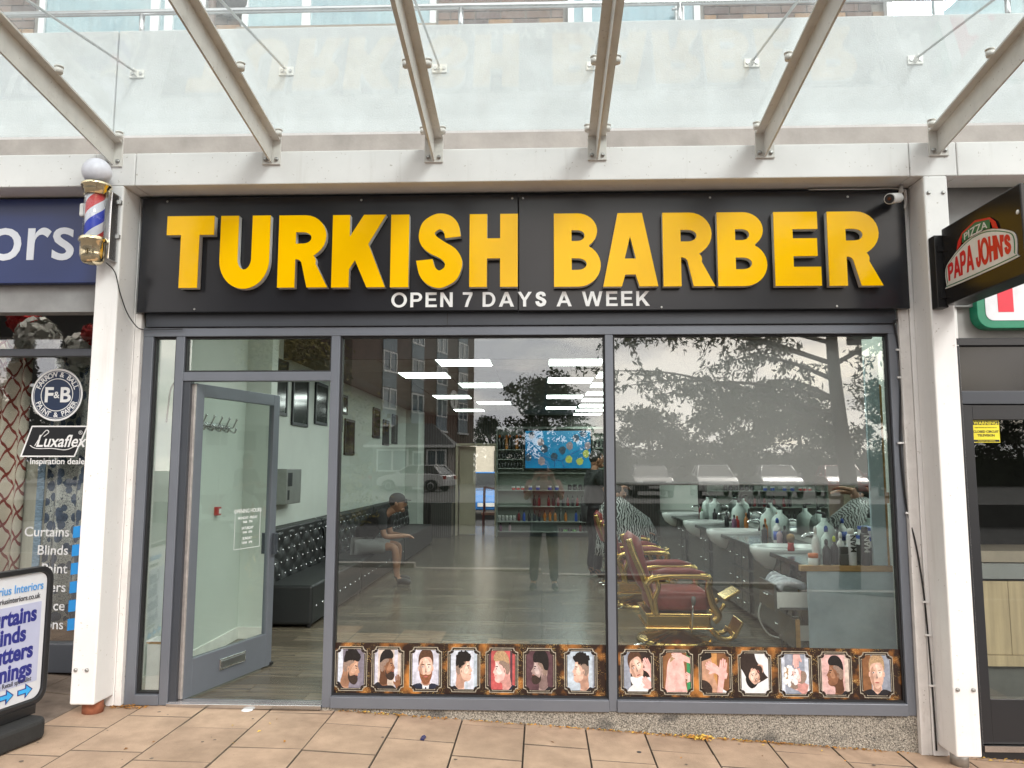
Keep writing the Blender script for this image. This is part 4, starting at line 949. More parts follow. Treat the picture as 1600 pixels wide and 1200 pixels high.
o = MB().box(-3.83, -3.775, .69, .70, .42, 1.66).build('curtain_border', mat('blue_stripe_border', (.24, .34, .45), .8, var=.5, vscale=40, stretch=(1, 1, 3))); tag(o, 'narrow pale blue striped trim hanging along the leaf curtain', 'trim')
o = MB().box(-4.05, -3.80, .86, .90, .42, 1.66).build('display_board', mat('cream_board', (.50, .48, .40), .7, var=.08, vscale=2, stretch=(30, 1, 1)), None, .004); tag(o, 'cream panelled display board between the two curtains', 'board')
# tissue pompoms
def pompom(c, r, m, label, seed):
    rr = random.Random(seed); M = MB()
    for k in range(260):
        d = Vector((rr.gauss(0, 1), rr.gauss(0, 1), rr.gauss(0, 1))).normalized(); t = d.orthogonal().normalized(); t = (Matrix.Rotation(rr.uniform(0, 6.28), 3, d) @ t); b_ = d.cross(t)
        q = Vector(c)+d*r*rr.uniform(.72, 1.0); s = r*rr.uniform(.16, .3)
        M.quad(q-t*s-b_*s*.5, q+t*s-b_*s*.4, q+t*s*.7+b_*s*.6+d*s*.5, q-t*s*.6+b_*s*.5+d*s*.4)
    M.ell(c, (r*.8, r*.8, r*.8), 12, 8)
    p = M.build('tissue_pompom', m); tag(p, label, 'pompom', 'tissue pompoms in the left shop window')
    return p
PW = mat('white_tissue', (.62, .60, .56), .9, var=.08); PR = mat('red_tissue', (.55, .02, .02), .85, var=.2)
pompom((-3.92, .72, 2.62), .155, PW, 'large white tissue pompom hanging left of the conifer reflection', 1); pompom((-3.55, .72, 2.50), .15, PW, 'white tissue pompom half hidden by the window bar', 2)
pompom((-4.10, .80, 2.78), .115, PR, 'red tissue pompom above the lattice curtain', 3); pompom((-3.44, .66, 2.63), .085, PR, 'red tissue pompom nearest the white pillar', 4); pompom((-4.33, .66, 2.32), .12, PR, 'red tissue pompom below the bar at the left edge', 5); pompom((-4.05, .64, 2.46), .05, PW, 'tiny white tissue pompom beside the lattice curtain', 6)

# ================================================================== swing sign on the pavement
A = empty('pavement_sign', (-2.955, -.78, gz(-2.93)), 'black framed pavement swing sign with blue words and arrows', 'pavement sign')
A.rotation_euler.z = math.atan2(.98, .2)
def ap(mb, nm, m, par=None, bev=0): return mb.build(nm, m, par or A, bev, org=(0, 0, 0))
BW = .62; xr = .24; xl = xr-BW     # local x runs away from the viewer along the board
M = MB(); o_ = rrect(xl-.03, xr+.03, .16, .935, .085, 7); i_ = rrect(xl, xr, .19, .905, .06, 7)
n = len(o_)
for y in (-.022, .022):
    for P in (o_, i_):
        for a, b_ in P: M.v.append((a, y, b_))
for k in range(n):
    k2 = (k+1) % n
    M._f((k, k2, n+k2, n+k)); M._f((2*n+k, 3*n+k, 3*n+k2, 2*n+k2)); M._f((k, 2*n+k, 2*n+k2, k2)); M._f((n+k, n+k2, 3*n+k2, 3*n+k))
ap(M, 'frame', mat('sign_frame_black', (.016, .016, .018), .35, var=.1), bev=.004)
ap(MB().prism(rrect(xl+.004, xr-.004, .195, .90, .055, 6), -.006, .006, 'xz'), 'poster', mat('poster_white', (.66, .68, .72), .35, var=.04))
ap(MB().prism([(xl+.03, .29), (xr-.035, .29), (xr-.035, .735), (xl+.03, .735)], -.0085, -.0065, 'xz'), 'blue_field', mat('pale_blue_print', (.47, .50, .67), .35, var=.05))
NB = mat('navy_print', (.025, .03, .22), .4); CYB = mat('sky_blue_print', (.08, .32, .70), .4); DKP = mat('dark_print', (.04, .04, .05), .4)
for s, sz, z, mm, bd, x in (('Aquarius Interiors', .066, .805, CYB, .0006, xr-.03), ('aquariusinteriors.co.uk', .042, .757, DKP, .0005, xr-.05), ('Curtains', .122, .635, NB, .0045, xr-.065), ('Blinds', .122, .535, NB, .0045, xr-.13), ('Shutters', .122, .435, NB, .0045, xr-.075), ('Awnings', .122, .335, NB, .0045, xr-.075), ('Trade & Retail specialist', .036, .30, DKP, .0004, xr-.075)):
    o = text('sign_words', s, sz, mm, (0, 0, 0), None, 'RIGHT', bold=bd, ext=.0005); o.parent = A; o.location = (x, -.0098, z); o.data.transform(Matrix.Diagonal((.86, 1, 1, 1)))
for k in range(4):
    x = xr-.16-k*.125
    ap(MB().prism([(x, .235), (x+.05, .235), (x+.05, .21), (x+.10, .25), (x+.05, .29), (x+.05, .265), (x, .265)], -.0100, -.0075, 'xz'), 'arrow', NB)
    ap(MB().prism([(x+.005, .24), (x+.055, .24), (x+.055, .222), (x+.09, .25), (x+.055, .278), (x+.055, .26), (x+.005, .26)], -.0120, -.0102, 'xz'), 'arrow_face', mat('cyan_print', (.05, .42, .85), .4))
ap(MB().prism(rrect(xl-.06, xr-.05, -.15, .15, .09, 6), 0, .11, 'xy'), 'base', RUBBER, bev=.02)
ap(MB().box(xl+.05, xr-.05, -.03, .03, .115, .165), 'stem', BLACK)

# ================================================================== right neighbour: pizza shop
PS = empty('projecting_sign', (2.45, -.37, 2.60), 'black projecting box sign with red pizza shop lettering on the right pillar', 'sign')
ya, yb, XS = -1.155, -.375, 2.45
MB().box(XS, XS+.13, ya, yb, 2.60, 3.075).build('box', mat('sign_box_black', (.012, .011, .011), .25, var=.1), PS, .006)
MB().box(2.405, XS+.02, yb+.0005, -.303, 2.59, 3.04).build('bracket', BLACK, PS, .004)
for z in (2.66, 2.95): MB().box(2.42, XS+.04, yb-.01, yb+.02, z-.015, z+.015).build('bracket_lug', BLACK, PS)
def loz(k):
    pts = [(.00, .25), (.0, .46), (.12, .57), (.32, .67), (.5, .70), (.68, .67), (.88, .57), (.995, .46), (.995, .25), (.95, .205), (.05, .205)]
    return [(.5+(a-.5)*k[0], .44+(b_-.44)*k[1]) for a, b_ in pts]
def pj2(P): return [(yb-.035-a*.69, 2.60+.475*b_) for a, b_ in sm(P, 4)]
GRN = mat('sign_green', (.015, .16, .075), .35); REDS = mat('sign_red', (.62, .015, .02), .35); LGW = mat('sign_white', (.72, .70, .68), .35)
MB().prism(pj2(loz((1, 1))), XS-.0045, XS-.0003, 'yz').build('logo_white', LGW, PS); MB().prism(pj2(loz((.965, .92))), XS-.0055, XS-.0047, 'yz').build('logo_green', GRN, PS); MB().prism(pj2(loz((.94, .87))), XS-.0065, XS-.0057, 'yz').build('logo_ground', LGW, PS)
def side_text(nm, s, m, y, z, W, H, off, bold, arch):
    o = text(nm, s, .15, m, (XS-off, y, z), PS, 'LEFT', bold=bold, ext=.0006, rot=(PI/2, 0, -PI/2))
    v = o.data.vertices; x0 = min(q.co.x for q in v); x1 = max(q.co.x for q in v); y1 = max(q.co.y for q in v); y0 = 0
    for q in v:
        t = (q.co.x-x0)/(x1-x0); q.co.x = t*W; q.co.y = q.co.y/y1*H*(1+arch*math.sin(PI*t)); q.co.y = max(q.co.y, -.004)
    return o
def logo_let(c):
    if c == 'H': return [[(0, 0), (.2, 0), (.2, .40), (.52, .40), (.52, 0), (.72, 0), (.72, 1), (.52, 1), (.52, .60), (.2, .60), (.2, 1), (0, 1)]], .72
    if c == 'J': return [[(.38, 1), (.58, 1), (.58, .28)]+arc(.29, .28, .29, .28, 0, -180, 10)+[(0, .38), (.19, .38), (.19, .30)]+arc(.285, .28, .095, .10, 180, 360, 6)+[(.38, .3)]], .58
    if c == "'": return [[(0, .70), (.10, .70), (.16, 1), (-.02, 1)]], .14
    return slet(c)
lay = []; cx = 0
for ch in "PAPA JOHN'S":
    if ch == ' ': cx += .30; continue
    lay.append((cx, ch)); cx += logo_let(ch)[1]+.07
for x, ch in lay:
    lp, wd = logo_let(ch); tot = cx-.07
    P = [[((x+q[0])/tot*.615, q[1]*.092*(1+.62*math.sin(PI*(x+q[0])/tot))) for q in l] for l in lp]
    me = curve_mesh('logo_letter', P, .0006, grow=.0022); me.materials.clear(); me.materials.append(REDS)
    o = bpy.data.objects.new('logo_letter', me); col.objects.link(o); o.parent = PS; w = world_loc(PS); o.location = (XS-.0075-w[0], yb-.068-w[1], 2.738-w[2]); o.rotation_euler = (PI/2, 0, -PI/2)
def rib(P): return [(yb-.035-a*.69, 2.60+.475*b_) for a, b_ in P]
MB().prism(rib([(.20, .62), (.27, .66), (.29, .74), (.5, .80), (.71, .74), (.73, .66), (.80, .62), (.77, .72), (.70, .80), (.5, .86), (.30, .80), (.23, .72)]), XS-.0085, XS-.0072, 'yz').build('ribbon_edge', REDS, PS)
MB().prism(rib([(.30, .67), (.5, .72), (.70, .67), (.70, .775), (.5, .835), (.30, .775)]), XS-.0100, XS-.0087, 'yz').build('ribbon', GRN, PS)
side_text('ribbon_word', 'PIZZA', LGW, yb-.265, 2.929, .23, .036, .0108, .001, .35)
MB().lathe([(.012, XS-.0005), (.012, XS-.004), (.006, XS-.007)], (0, ya+.03, 2.93), 10, 'x').build('stud', WHITEPL, PS)
RS = empty('pizza_shop_sign', (3.4, -.1, 2.5), 'white light box sign with thick green border and red letters', 'sign')
MB().prism(rrect(2.79, 5.2, 2.51, 3.25, .09, 6), -.10, -.01, 'xz').build('green_case', mat('sign_green_bright', (.01, .22, .12), .3), RS, .004); MB().prism(rrect(2.842, 5.15, 2.56, 3.2, .05, 6), -.104, -.1005, 'xz').build('face', mat('sign_face', (.74, .76, .80), .3), RS)
text('lettering', 'PAPA', .62, mat('sign_red_bright', (.75, .02, .05), .3), (2.895, -.1055, 2.632), RS, ext=.001, bold=.018)
box('grey_panel', (2.57, 7, -.008, .05, 2.46, 3.44), mat('panel_grey', (.36, .35, .34), .6, var=.08), bld)
PF = empty('pizza_shopfront', (3, 0, -.14), 'black door frame of the pizza shop right of the pillar', 'shopfront')
for nm, b in [('head', (2.66, 5, -.03, .05, 2.41, 2.46)), ('transom', (2.70, 5, -.03, .05, 2.03, 2.115)), ('jamb', (2.60, 2.70, -.032, .052, -.14, 2.41)), ('door_stile', (2.705, 2.765, -.02, .04, -.06, 2.025)), ('door_rail', (2.765, 4.2, -.018, .038, 1.93, 2.024)), ('door_rail', (2.765, 4.2, -.018, .038, -.06, .205)), ('base_rail', (2.70, 5, -.03, .05, -.20, -.10))]:
    box(nm, b, FRAME_D if nm in ('transom',) else BLACKF, PF, .003)
box('threshold', (2.70, 5, -.045, .05, -.10, -.065), STEEL, PF)
box('dark_panel', (2.70, 5, .005, .012, 2.115, 2.41), mat('dark_gloss_panel', (.012, .013, .016), .12), PF); box('pane', (2.765, 4.2, .005, .012, .205, 1.93), GLASS1, PF)
ws = empty('warning_sticker', (2.85, 0, 1.78), 'yellow closed circuit television warning sticker on the pizza shop door', 'sticker')
YEL = mat('sticker_yellow', (.78, .68, .03), .4); BKP = mat('sticker_ink', (.02, .02, .015), .4)
box('sheet', (2.768, 2.94, .0025, .0045, 1.785, 1.928), YEL, ws)
box('band', (2.772, 2.936, .0015, .0024, 1.898, 1.924), BKP, ws); box('band', (2.772, 2.936, .0015, .0024, 1.789, 1.803), BKP, ws)
text('heading', 'WARNING', .031, YEL, (2.854, .0008, 1.9005), ws, 'CENTER', bold=.0008, ext=.0003); text('line', 'THESE PREMISES ARE PROTECTED BY', .0085, BKP, (2.854, .0015, 1.878), ws, 'CENTER', ext=.0003)
text('line', 'CLOSED CIRCUIT', .0205, BKP, (2.854, .0015, 1.848), ws, 'CENTER', bold=.0005, ext=.0003); text('line', 'TELEVISION', .0205, BKP, (2.854, .0015, 1.824), ws, 'CENTER', bold=.0005, ext=.0003); text('line', '24 HOUR RECORDING', .011, YEL, (2.854, .0008, 1.792), ws, 'CENTER', ext=.0003)
# its interior
pi_ = empty('pizza_shop_room', (3.6, 1.6, -.1), 'interior of the pizza shop with white brick wall and wood counter', 'room')
box('floor', (2.80, 7, .06, 4, -.14, -.10), mat('dark_tile_floor', (.07, .065, .06), .35, var=.15), pi_); box('back_wall', (2.8, 7, 3.9, 4, -.1, 3.4), mat('dim_wall', (.05, .05, .05), .8), pi_); box('side_wall', (7, 7.1, .1, 4, -.1, 3.4), DARKV, pi_)
WB = mat('white_wall_brick', (.60, .57, .51), .75, var=.1, bump=.2, rvar=.06); wbk = MB().box(2.802, 3.25, 1.34, 1.40, -.1, 2.6).build('brick_wall', mat('wall_joint', (.46, .43, .38), .9), pi_)
wm = MB().box(0, .132, -.012, .01, 0, .072).mesh('brick', WB)
for r in range(22):
    for k in range(3):
        put_mesh('brick', wm, (2.806+(k+(.5 if r % 2 else 0))*.145, 1.34, .85+r*.082), wbk)
WOOD = mat('pale_wood_panel', (.46, .34, .21), .45, var=.25, vscale=2, stretch=(9, 9, .6))
for a, b_ in ((2.83, 3.4), (3.404, 4.2)): box('counter_panel', (a, b_, .82, .86, .28, .80), WOOD, pi_)
box('counter_band', (2.82, 4.2, .80, .9, .82, .93), STEEL, pi_); box('counter_top', (2.82, 4.2, .79, 1.3, .94, 1.02), mat('counter_top', (.30, .24, .19), .4), pi_); box('counter_plinth', (2.83, 4.2, .85, .9, -.1, .28), mat('counter_grey', (.10, .095, .09), .6), pi_); box('counter_foot', (2.83, 4.2, .81, .85, .20, .276), WOOD, pi_)
# ================================================================== barber shop interior
FL = .11
room = empty('barber_shop_room', (0, 6, FL), 'pale walled interior of the barber shop with dark ceiling and slatted back wall', 'room')
PLANKM = mat('grey_laminate', (.135, .112, .083), .24, var=.45, vscale=3.0, rvar=.3, stretch=(.5, 7, 1), bump=.03, bscale=30, c2=(.20, .168, .125))
flo = struct(MB().box(-2.76, 2.625, .05, 12.3, FL-.08, FL-.013).build('shop_floor', BLACK))
pk = MB().box(0, 1.194, 0, .1855, -.012, 0).mesh('floor_plank', PLANKM)
pk_s = {}
y = .062; r = 0
while y < 12.1:
    x = -2.76 - [0, .43, .81, .22, .62][r % 5]
    while x < 2.62:
        a, b_ = max(x, -2.757), min(x+1.2, 2.62)
        if b_-a > 1.19: put_mesh('floor_plank', pk, (a+.002, y, FL), flo)
        elif b_-a > .05:
            k = round(b_-a, 3)
            if k not in pk_s: pk_s[k] = MB().box(0, k-.006, 0, .1855, -.012, 0).mesh('floor_plank', PLANKM)
            put_mesh('floor_plank', pk_s[k], (a+.002, y, FL), flo)
        x += 1.2
    y += .19; r += 1
box('nib_wall', (-2.759, -2.47, 1.86, 2.02, FL, 3.4), PLASTER, room, .004); box('lining', (-2.759, -2.70, .05, 1.86, FL, 3.4), PLASTER, room)
SKIRT = mat('skirting_white', (.74, .73, .69), .4)
box('skirting', (-2.70, -2.685, .06, 1.855, FL+.001, FL+.10), SKIRT, room); box('skirting', (-2.70, -2.455, 1.845, 1.86, FL+.001, FL+.10), SKIRT, room)
box('wall_pier', (-2.759, -2.50, 10.5, 11.3, FL, 2.78), PLASTER, room)
for b in ((-2.76, -1.87, 12.3, 12.45, FL, 3.3), (-1.05, 2.625, 12.3, 12.45, FL, 3.3), (-1.87, -1.05, 12.3, 12.45, 2.10, 3.3)): box('back_wall', b, mat('back_wall_dark', (.06, .062, .058), .8), room)
SLAT = mat('dark_timber_slat', (.055, .05, .043), .5, var=.3, vscale=4, rvar=.2)
s = MB(); x = -2.755
while x < 2.6:
    if x < -1.90 or x > 1.62: s.box(x, x+.032, 12.262, 12.298, FL, 2.775)
    elif x < -1.06: s.box(x, x+.032, 12.262, 12.298, 2.16, 2.775)
    else: s.box(x, x+.032, 12.262, 12.298, 2.53, 2.775)
    x += .058
o = s.build('slat_cladding', SLAT, room); o['kind'] = 'stuff'
DOORB = mat('beige_timber', (.52, .45, .34), .5, var=.06)
fr = MB().box(-1.93, -1.87, 12.25, 12.46, FL, 2.16).box(-1.05, -1.0, 12.25, 12.46, FL, 2.16).box(-1.87, -1.05, 12.25, 12.46, 2.10, 2.16).build('doorway_frame', DOORB, room, .004)
# passage behind, open at the far end to the yard
box('passage_wall', (-1.93, -1.87, 12.46, 15.0, FL, 2.7), DOORB, room); box('passage_wall', (-1.0, -.94, 12.46, 15.0, FL, 2.7), PLASTER, room); box('passage_ceiling', (-1.93, -.94, 12.46, 15, 2.62, 2.7), PLASTER, room); box('passage_floor', (-1.93, -.94, 12.3, 15, FL-.05, FL-.002), PLANKM, room)
o = empty('passage_door', (-1.85, 12.6, FL), 'beige door standing open in the passage behind the shop', 'door')
box('leaf', (-1.86, -1.50, 12.50, 12.54, FL+.005, 2.09), DOORB, o, .004); box('leaf_panel', (-1.80, -1.56, 12.494, 12.4995, .35, 1.9), DOORB, o, .003)
o = MB().box(-30, 30, 15.0, 60, -.10, .02).build('rear_yard', ASPH); struct(o)
rw = empty('rear_yard_wall', (0, 26, 0), 'pale rendered wall across the yard seen through the back door', 'wall'); box('face', (-9, 9, 26, 26.3, 0, 6), mat('pale_render', (.66, .60, .50), .8, var=.08), rw); box('gate', (-1.9, -1.45, 25.95, 26, 0, 2.3), mat('dark_gate', (.04, .045, .05), .6), rw)
# ceiling
CEIL = mat('grey_ceiling_tile', (.17, .165, .155), .75, var=.08, vscale=10, rvar=.05)
ceil = struct(MB().box(-2.76, 2.625, 3.06, 12.3, 2.792, 2.84).build('ceiling', BLACK))
struct(MB().box(-2.76, 2.625, 3.0, 3.058, 2.765, 3.42).build('ceiling_bulkhead', DARKV))
GX, GS = -.545, .618
lit = set()
for r, q in ((0, -1), (2, -2), (4, -1), (7, -2), (9, -1), (12, -2), (0, 1), (3, 1), (7, 1), (11, 1), (2, 2), (4, 2), (6, 2), (8, 2), (10, 2), (12, 2), (14, 2)): lit.add((r, q))
tile = MB().box(.008, GS-.008, .008, .592, 0, .012).mesh('ceiling_tile', CEIL)
pf = MB().box(.004, GS-.004, .004, .596, -.002, .010)
LED = bpy.data.materials.new('led_diffuser'); LED.use_nodes = True
b = LED.node_tree.nodes['Principled BSDF']; b.inputs['Base Color'].default_value = (.8, .8, .8, 1); b.inputs['Emission Color'].default_value = (.88, 1, .93, 1); b.inputs['Emission Strength'].default_value = 9.0
fm = pf.mesh('frame', WHITEPL); dm = MB().box(.018, GS-.018, .018, .582, -.006, -.0025).mesh('diffuser', LED)
side = {-1: 'inner left', -2: 'outer left', 1: 'inner right', 2: 'outer right'}; cnt = {}
for r in range(15):
    for q in range(-4, 5):
        x = GX+q*GS
        if x < -2.75 or x+GS > 2.62: continue
        y = 3.07+r*.6
        if (r, q) in lit:
            cnt[q] = cnt.get(q, 0)+1
            e_ = empty('ceiling_light', (x+GS/2, y+.3, 2.78), f'square white ceiling light, {["", "first", "second", "third", "fourth", "fifth", "sixth", "seventh"][cnt[q]]} from the window in the {side[q]} row', 'ceiling light', 'square ceiling lights')
            for nm, me in (('frame', fm), ('diffuser', dm)): put_mesh(nm, me, (x, y, 2.78), e_)
        else: put_mesh('ceiling_tile', tile, (x, y, 2.779), ceil)
# fluorescent fitting near the door
o = MB().box(-2.05, -1.75, 1.6, 1.72, 3.17, 3.22).build('emergency_light', WHITEPL, None, .01); tag(o, 'small white light fitting on the ceiling above the open door', 'light')
box('front_soffit', (-2.70, 2.62, .08, 3.0, 3.24, 3.30), mat('cream_soffit', (.60, .56, .47), .7, var=.1), room)
for k, (x, y, w_) in enumerate(((-1.75, .75, 'left end nearest the door'), (-.55, .75, 'left of centre'), (.65, .75, 'right of centre'), (1.65, .75, 'right end over the counter'), (-1.15, 2.0, 'left end of the second row'), (.05, 2.0, 'middle of the second row'), (1.55, 2.0, 'right end of the second row'))):  # unseen panels added behind the sign to brighten chairs, counter and door
    e_ = empty('ceiling_light', (x+GS/2, y+.3, 3.24), 'added unseen ceiling light over the front bay, '+w_, 'ceiling light', 'added unseen ceiling lights over the front bay')
    for nm, me in (('frame', fm), ('diffuser', dm)): put_mesh(nm, me, (x, y, 3.226), e_)
# roller blind and boards at the right window
bl = empty('roller_blind', (1.3, .1, 1.5), 'half lowered plain grey roller blind in the right window', 'blind')
MB().box(.474, 2.135, .098, .101, 1.515, 2.50).build('fabric', mat('grey_blind_fabric', (.46, .44, .455), .8, var=.04, vscale=2, bump=.05, bscale=6), bl); MB().cyl((.474, .10, 1.515), (2.135, .10, 1.515), .009).build('hem_bar', mat('blind_hem', (.24, .235, .24), .7), bl); MB().cyl((.474, .1, 2.50), (2.2, .1, 2.50), .025).build('roller', mat('blind_roller', (.3, .3, .3), .6), bl)
bm_ = MATS['grey_blind_fabric']; nt = bm_.node_tree; o_n = [n for n in nt.nodes if n.type == 'OUTPUT_MATERIAL'][0]; tl = nt.nodes.new('ShaderNodeBsdfTranslucent'); tl.inputs[0].default_value = (.5, .48, .48, 1); ms = nt.nodes.new('ShaderNodeMixShader'); ms.inputs[0].default_value = .4
nt.links.new(nt.nodes['Principled BSDF'].outputs[0], ms.inputs[1]); nt.links.new(tl.outputs[0], ms.inputs[2]); nt.links.new(ms.outputs[0], o_n.inputs[0])
BLUEP = mat('blue_grey_laminate', (.42, .52, .585), .55, var=.22, vscale=4, bump=.05, bscale=30, c2=(.50, .60, .66))
OAK = mat('oak_edge', (.46, .27, .10), .5, var=.25, vscale=3, stretch=(3, 3, 12))
o = empty('end_board', (2.5, .85, .9), 'tall narrow blue grey board standing on the counter by the window', 'board'); box('board', (2.455, 2.557, .84, .865, .905, 2.47), BLUEP, o); box('edge_strip', (2.5575, 2.573, .838, .867, .905, 2.25), OAK, o); box('bracket', (2.574, 2.618, .83, .87, 1.36, 1.44), OAK, o)
box('white_jamb', (2.574, 2.624, .06, .80, FL, 3.2), PLASTER, room)
# counter along the right wall
ct = empty('barber_counter', (2.3, 4.5, FL), 'long dark counter with basins and a blue grey end panel along the right wall', 'counter')
CARC = mat('dark_gloss_front', (.085, .085, .085), .22, var=.15, vscale=5, spec=.6); STONET = mat('dark_worktop', (.03, .03, .032), .2, var=.3, vscale=40)
box('end_panel', (1.972, 2.60, .852, .872, FL, .858), BLUEP, ct); box('end_top', (1.922, 2.605, .838, .90, .8585, .900), OAK, ct, .003)
box('carcass', (2.06, 2.615, .874, 8.6, FL+.08, .855), CARC, ct); box('worktop', (1.98, 2.615, .902, 8.6, .857, .893), STONET, ct, .004)
for i, yy in enumerate((1.45, 1.72, 2.75, 3.02, 3.30, 4.55, 4.82, 6.1, 6.4)):
    for z0, z1 in ((.62, .84), (.40, .60), (.20, .38)):
        f_ = box('drawer_front', (2.035, 2.058, yy, yy+.25, z0, z1), CARC, ct, .003); MB().tube([(2.035, yy+.08, (z0+z1)/2), (2.015, yy+.08, (z0+z1)/2), (2.015, yy+.17, (z0+z1)/2), (2.035, yy+.17, (z0+z1)/2)], .005, 6).build('drawer_handle', CHROME, f_)
d = empty('open_drawer', (1.9, 1.15, .55), 'open white drawer holding folded towels under the counter end', 'drawer'); dr = box('front', (1.752, 1.772, .95, 1.36, .545, .745), CARC, d, .003); MB().tube([(1.752, 1.08, .65), (1.735, 1.08, .65), (1.735, 1.22, .65), (1.752, 1.22, .65)], .005, 6).build('handle', CHROME, dr)
DW = mat('drawer_white', (.74, .75, .73), .4)
for b in ((1.772, 2.05, .965, .98, .565, .685), (1.772, 2.05, 1.33, 1.345, .565, .685), (1.772, 2.05, .98, 1.33, .565, .58)): box('side', b, DW, d)
box('runner', (1.79, 2.05, .955, .963, .555, .575), STEEL, d)
d2 = empty('open_drawer', (1.95, 1.15, .30), 'lower drawer with oak edged front, pulled out less than the one above', 'drawer'); box('front', (1.895, 1.915, .95, 1.36, .27, .49), CARC, d2, .003); box('front_edge', (1.9, 1.93, .935, .949, .27, .49), OAK, d2)
for b in ((1.915, 2.05, .965, .98, .33, .44), (1.915, 2.05, 1.33, 1.345, .33, .44)): box('side', b, DW, d2)
tw = MB(); rr = random.Random(4)
for k in range(7):
    y0 = .99+k*.045; tw.tube(catmull([(1.79, y0, .70), (1.84, y0+.02, .755+rr.uniform(-.02, .02)), (1.92, y0+.01, .74), (2.0, y0+.03, .72)], 4), [.03]*13, 7)
o = tw.build('folded_towels', mat('grey_white_towel', (.50, .51, .55), .95, var=.4, vscale=25, bump=.4)); tag(o, 'grey and white towels bundled in the open drawer', 'towel', kind='stuff')
PORC = mat('white_porcelain', (.78, .80, .79), .12, var=.02)
def basin(y, label):
    e_ = empty('wash_basin', (2.2, y, .85), label, 'basin', 'white basins along the counter')
    m = MB(); n = 28; prof = []
    def ring(k, z, sx=1.): return [(2.20+(.335*k*math.cos(2*PI*i/n)*(1.0 if math.cos(2*PI*i/n) < 0 else .95)), y+.25*k*math.copysign(abs(math.sin(2*PI*i/n))**.85, math.sin(2*PI*i/n)), z) for i in range(n)]
    rings = [ring(.30, .70), ring(.62, .735), ring(.86, .80), ring(.985, .875), ring(1.0, .915), ring(.97, .928), ring(.90, .922), ring(.80, .86), ring(.45, .79), ring(.08, .785)]
    for R_ in rings: m.v += R_
    m.smooth = True
    for j in range(len(rings)-1):
        for i in range(n): m._f((j*n+i, j*n+(i+1) % n, (j+1)*n+(i+1) % n, (j+1)*n+i))
    m.smooth = False; m._f(tuple(reversed(range(n)))); m._f(tuple((len(rings)-1)*n+i for i in range(n)))
    m.build('bowl', PORC, e_)
    MB().tube(catmull([(2.47, y, .92), (2.47, y, 1.0), (2.44, y, 1.035), (2.36, y, 1.03), (2.33, y, 1.0)], 4), .014, 8).build('tap', CHROME, e_); MB().cyl((2.47, y, .915), (2.47, y, .95), .028).build('tap_base', BLACK, e_)
    return e_
for y, l in ((2.02, 'white basin nearest the window, beside the red shaving brush'), (3.85, 'second white basin from the window'), (5.3, 'third white basin from the window'), (7.1, 'farthest white basin, at the back of the counter')): basin(y, l)
MIR = mat('mirror', (.80, .85, .83), .02, metal=1., var=0)
mi = empty('wall_mirror', (2.61, 4.5, .95), 'long wall mirror above the barber counter', 'mirror')
for a in (1.05, 2.45, 3.85, 5.25, 6.65): box('mirror_panel', (2.612, 2.618, a, a+1.385, .95, 2.25), MIR, mi)
# bottles and jars
JW = mat('milky_plastic', (.62, .72, .68), .4, var=.05); GRN_ = mat('product_green', (.15, .35, .12), .4); BLU = mat('product_blue', (.02, .08, .42), .35); REDP = mat('product_red', (.55, .03, .02), .35); AMB = mat('amber_plastic', (.45, .16, .02), .35); DKR = mat('dark_red_bottle', (.16, .01, .015), .25); CHAR = mat('charcoal_bottle', (.02, .02, .024), .25); PUR = mat('mauve_bottle', (.20, .08, .16), .4); ORG = mat('orange_cap', (.65, .16, .03), .4); TEAL = mat('teal_tub', (.05, .25, .16), .35); SPR = mat('clear_pink', (.45, .32, .36), .3)
BOT = {}
def bottle(nm, x, y, z, h, r, m, cap, label, group, shape='pump', wrap=None):
    e_ = empty(nm, (x, y, z), label, nm.split('_')[-1], group)
    key = (shape, h, r, m.name, cap.name, wrap.name if wrap else '')
    if key not in BOT:
        if shape == 'jug': body = MB().lathe([(r*.9, 0), (r, .02*h), (r, .50*h), (r*.85, .62*h), (r*.4, .72*h), (r*.28, .75*h), (r*.28, .84*h)], n=18)
        elif shape == 'tub': body = MB().lathe([(r*.95, 0), (r, .05*h), (r, .62*h)], n=16)
        elif shape == 'can': body = MB().lathe([(r*.96, 0), (r, .03*h), (r, .80*h), (r*.8, .84*h)], n=16)
        else: body = MB().lathe([(r*.95, 0), (r, .04*h), (r, .58*h), (r*.6, .70*h), (r*.35, .74*h), (r*.35, .80*h)], n=14)
        if shape == 'jug': cp = MB().tube([(0, 0, .84*h), (0, 0, .93*h), (0, 0, .95*h)], [r*.2, r*.2, r*.1], 10).tube([(0, 0, .94*h), (-r*.7, 0, .97*h)], r*.12, 6)
        elif shape == 'tub': cp = MB().lathe([(r*1.03, .62*h), (r*1.03, h)], n=16)
        elif shape == 'can': cp = MB().lathe([(r*.72, .84*h), (r*.72, h*.97), (r*.5, h)], n=14)
        else: cp = MB().tube([(0, 0, .80*h), (0, 0, .93*h), (0, 0, h)], [r*.42, r*.42, r*.2], 10)
        wr = MB().lathe([(r*1.015, .12*h), (r*1.015, .48*h)], n=16).mesh('label_band', wrap) if wrap else None
        BOT[key] = (body.mesh('body', m), cp.mesh('cap', cap), wr)
    b_, c_, w_ = BOT[key]
    put_mesh('body', b_, (x, y, z), e_); put_mesh('cap', c_, (x, y, z), e_)
    if w_: put_mesh('label_band', w_, (x, y, z), e_)
    return e_
WT = .894
ords = ['nearest the window', 'second from the window', 'third from the window', 'fourth from the window', 'fifth from the window', 'sixth from the window', 'at the far end']
for k, y in enumerate((1.72, 2.95, 3.35, 4.6, 5.9, 6.35)): bottle('pump_jug', 2.42, y, WT, .36, .088, JW, BLACK, 'large milky pump jug on the counter, '+ords[k], 'milky pump jugs', 'jug')
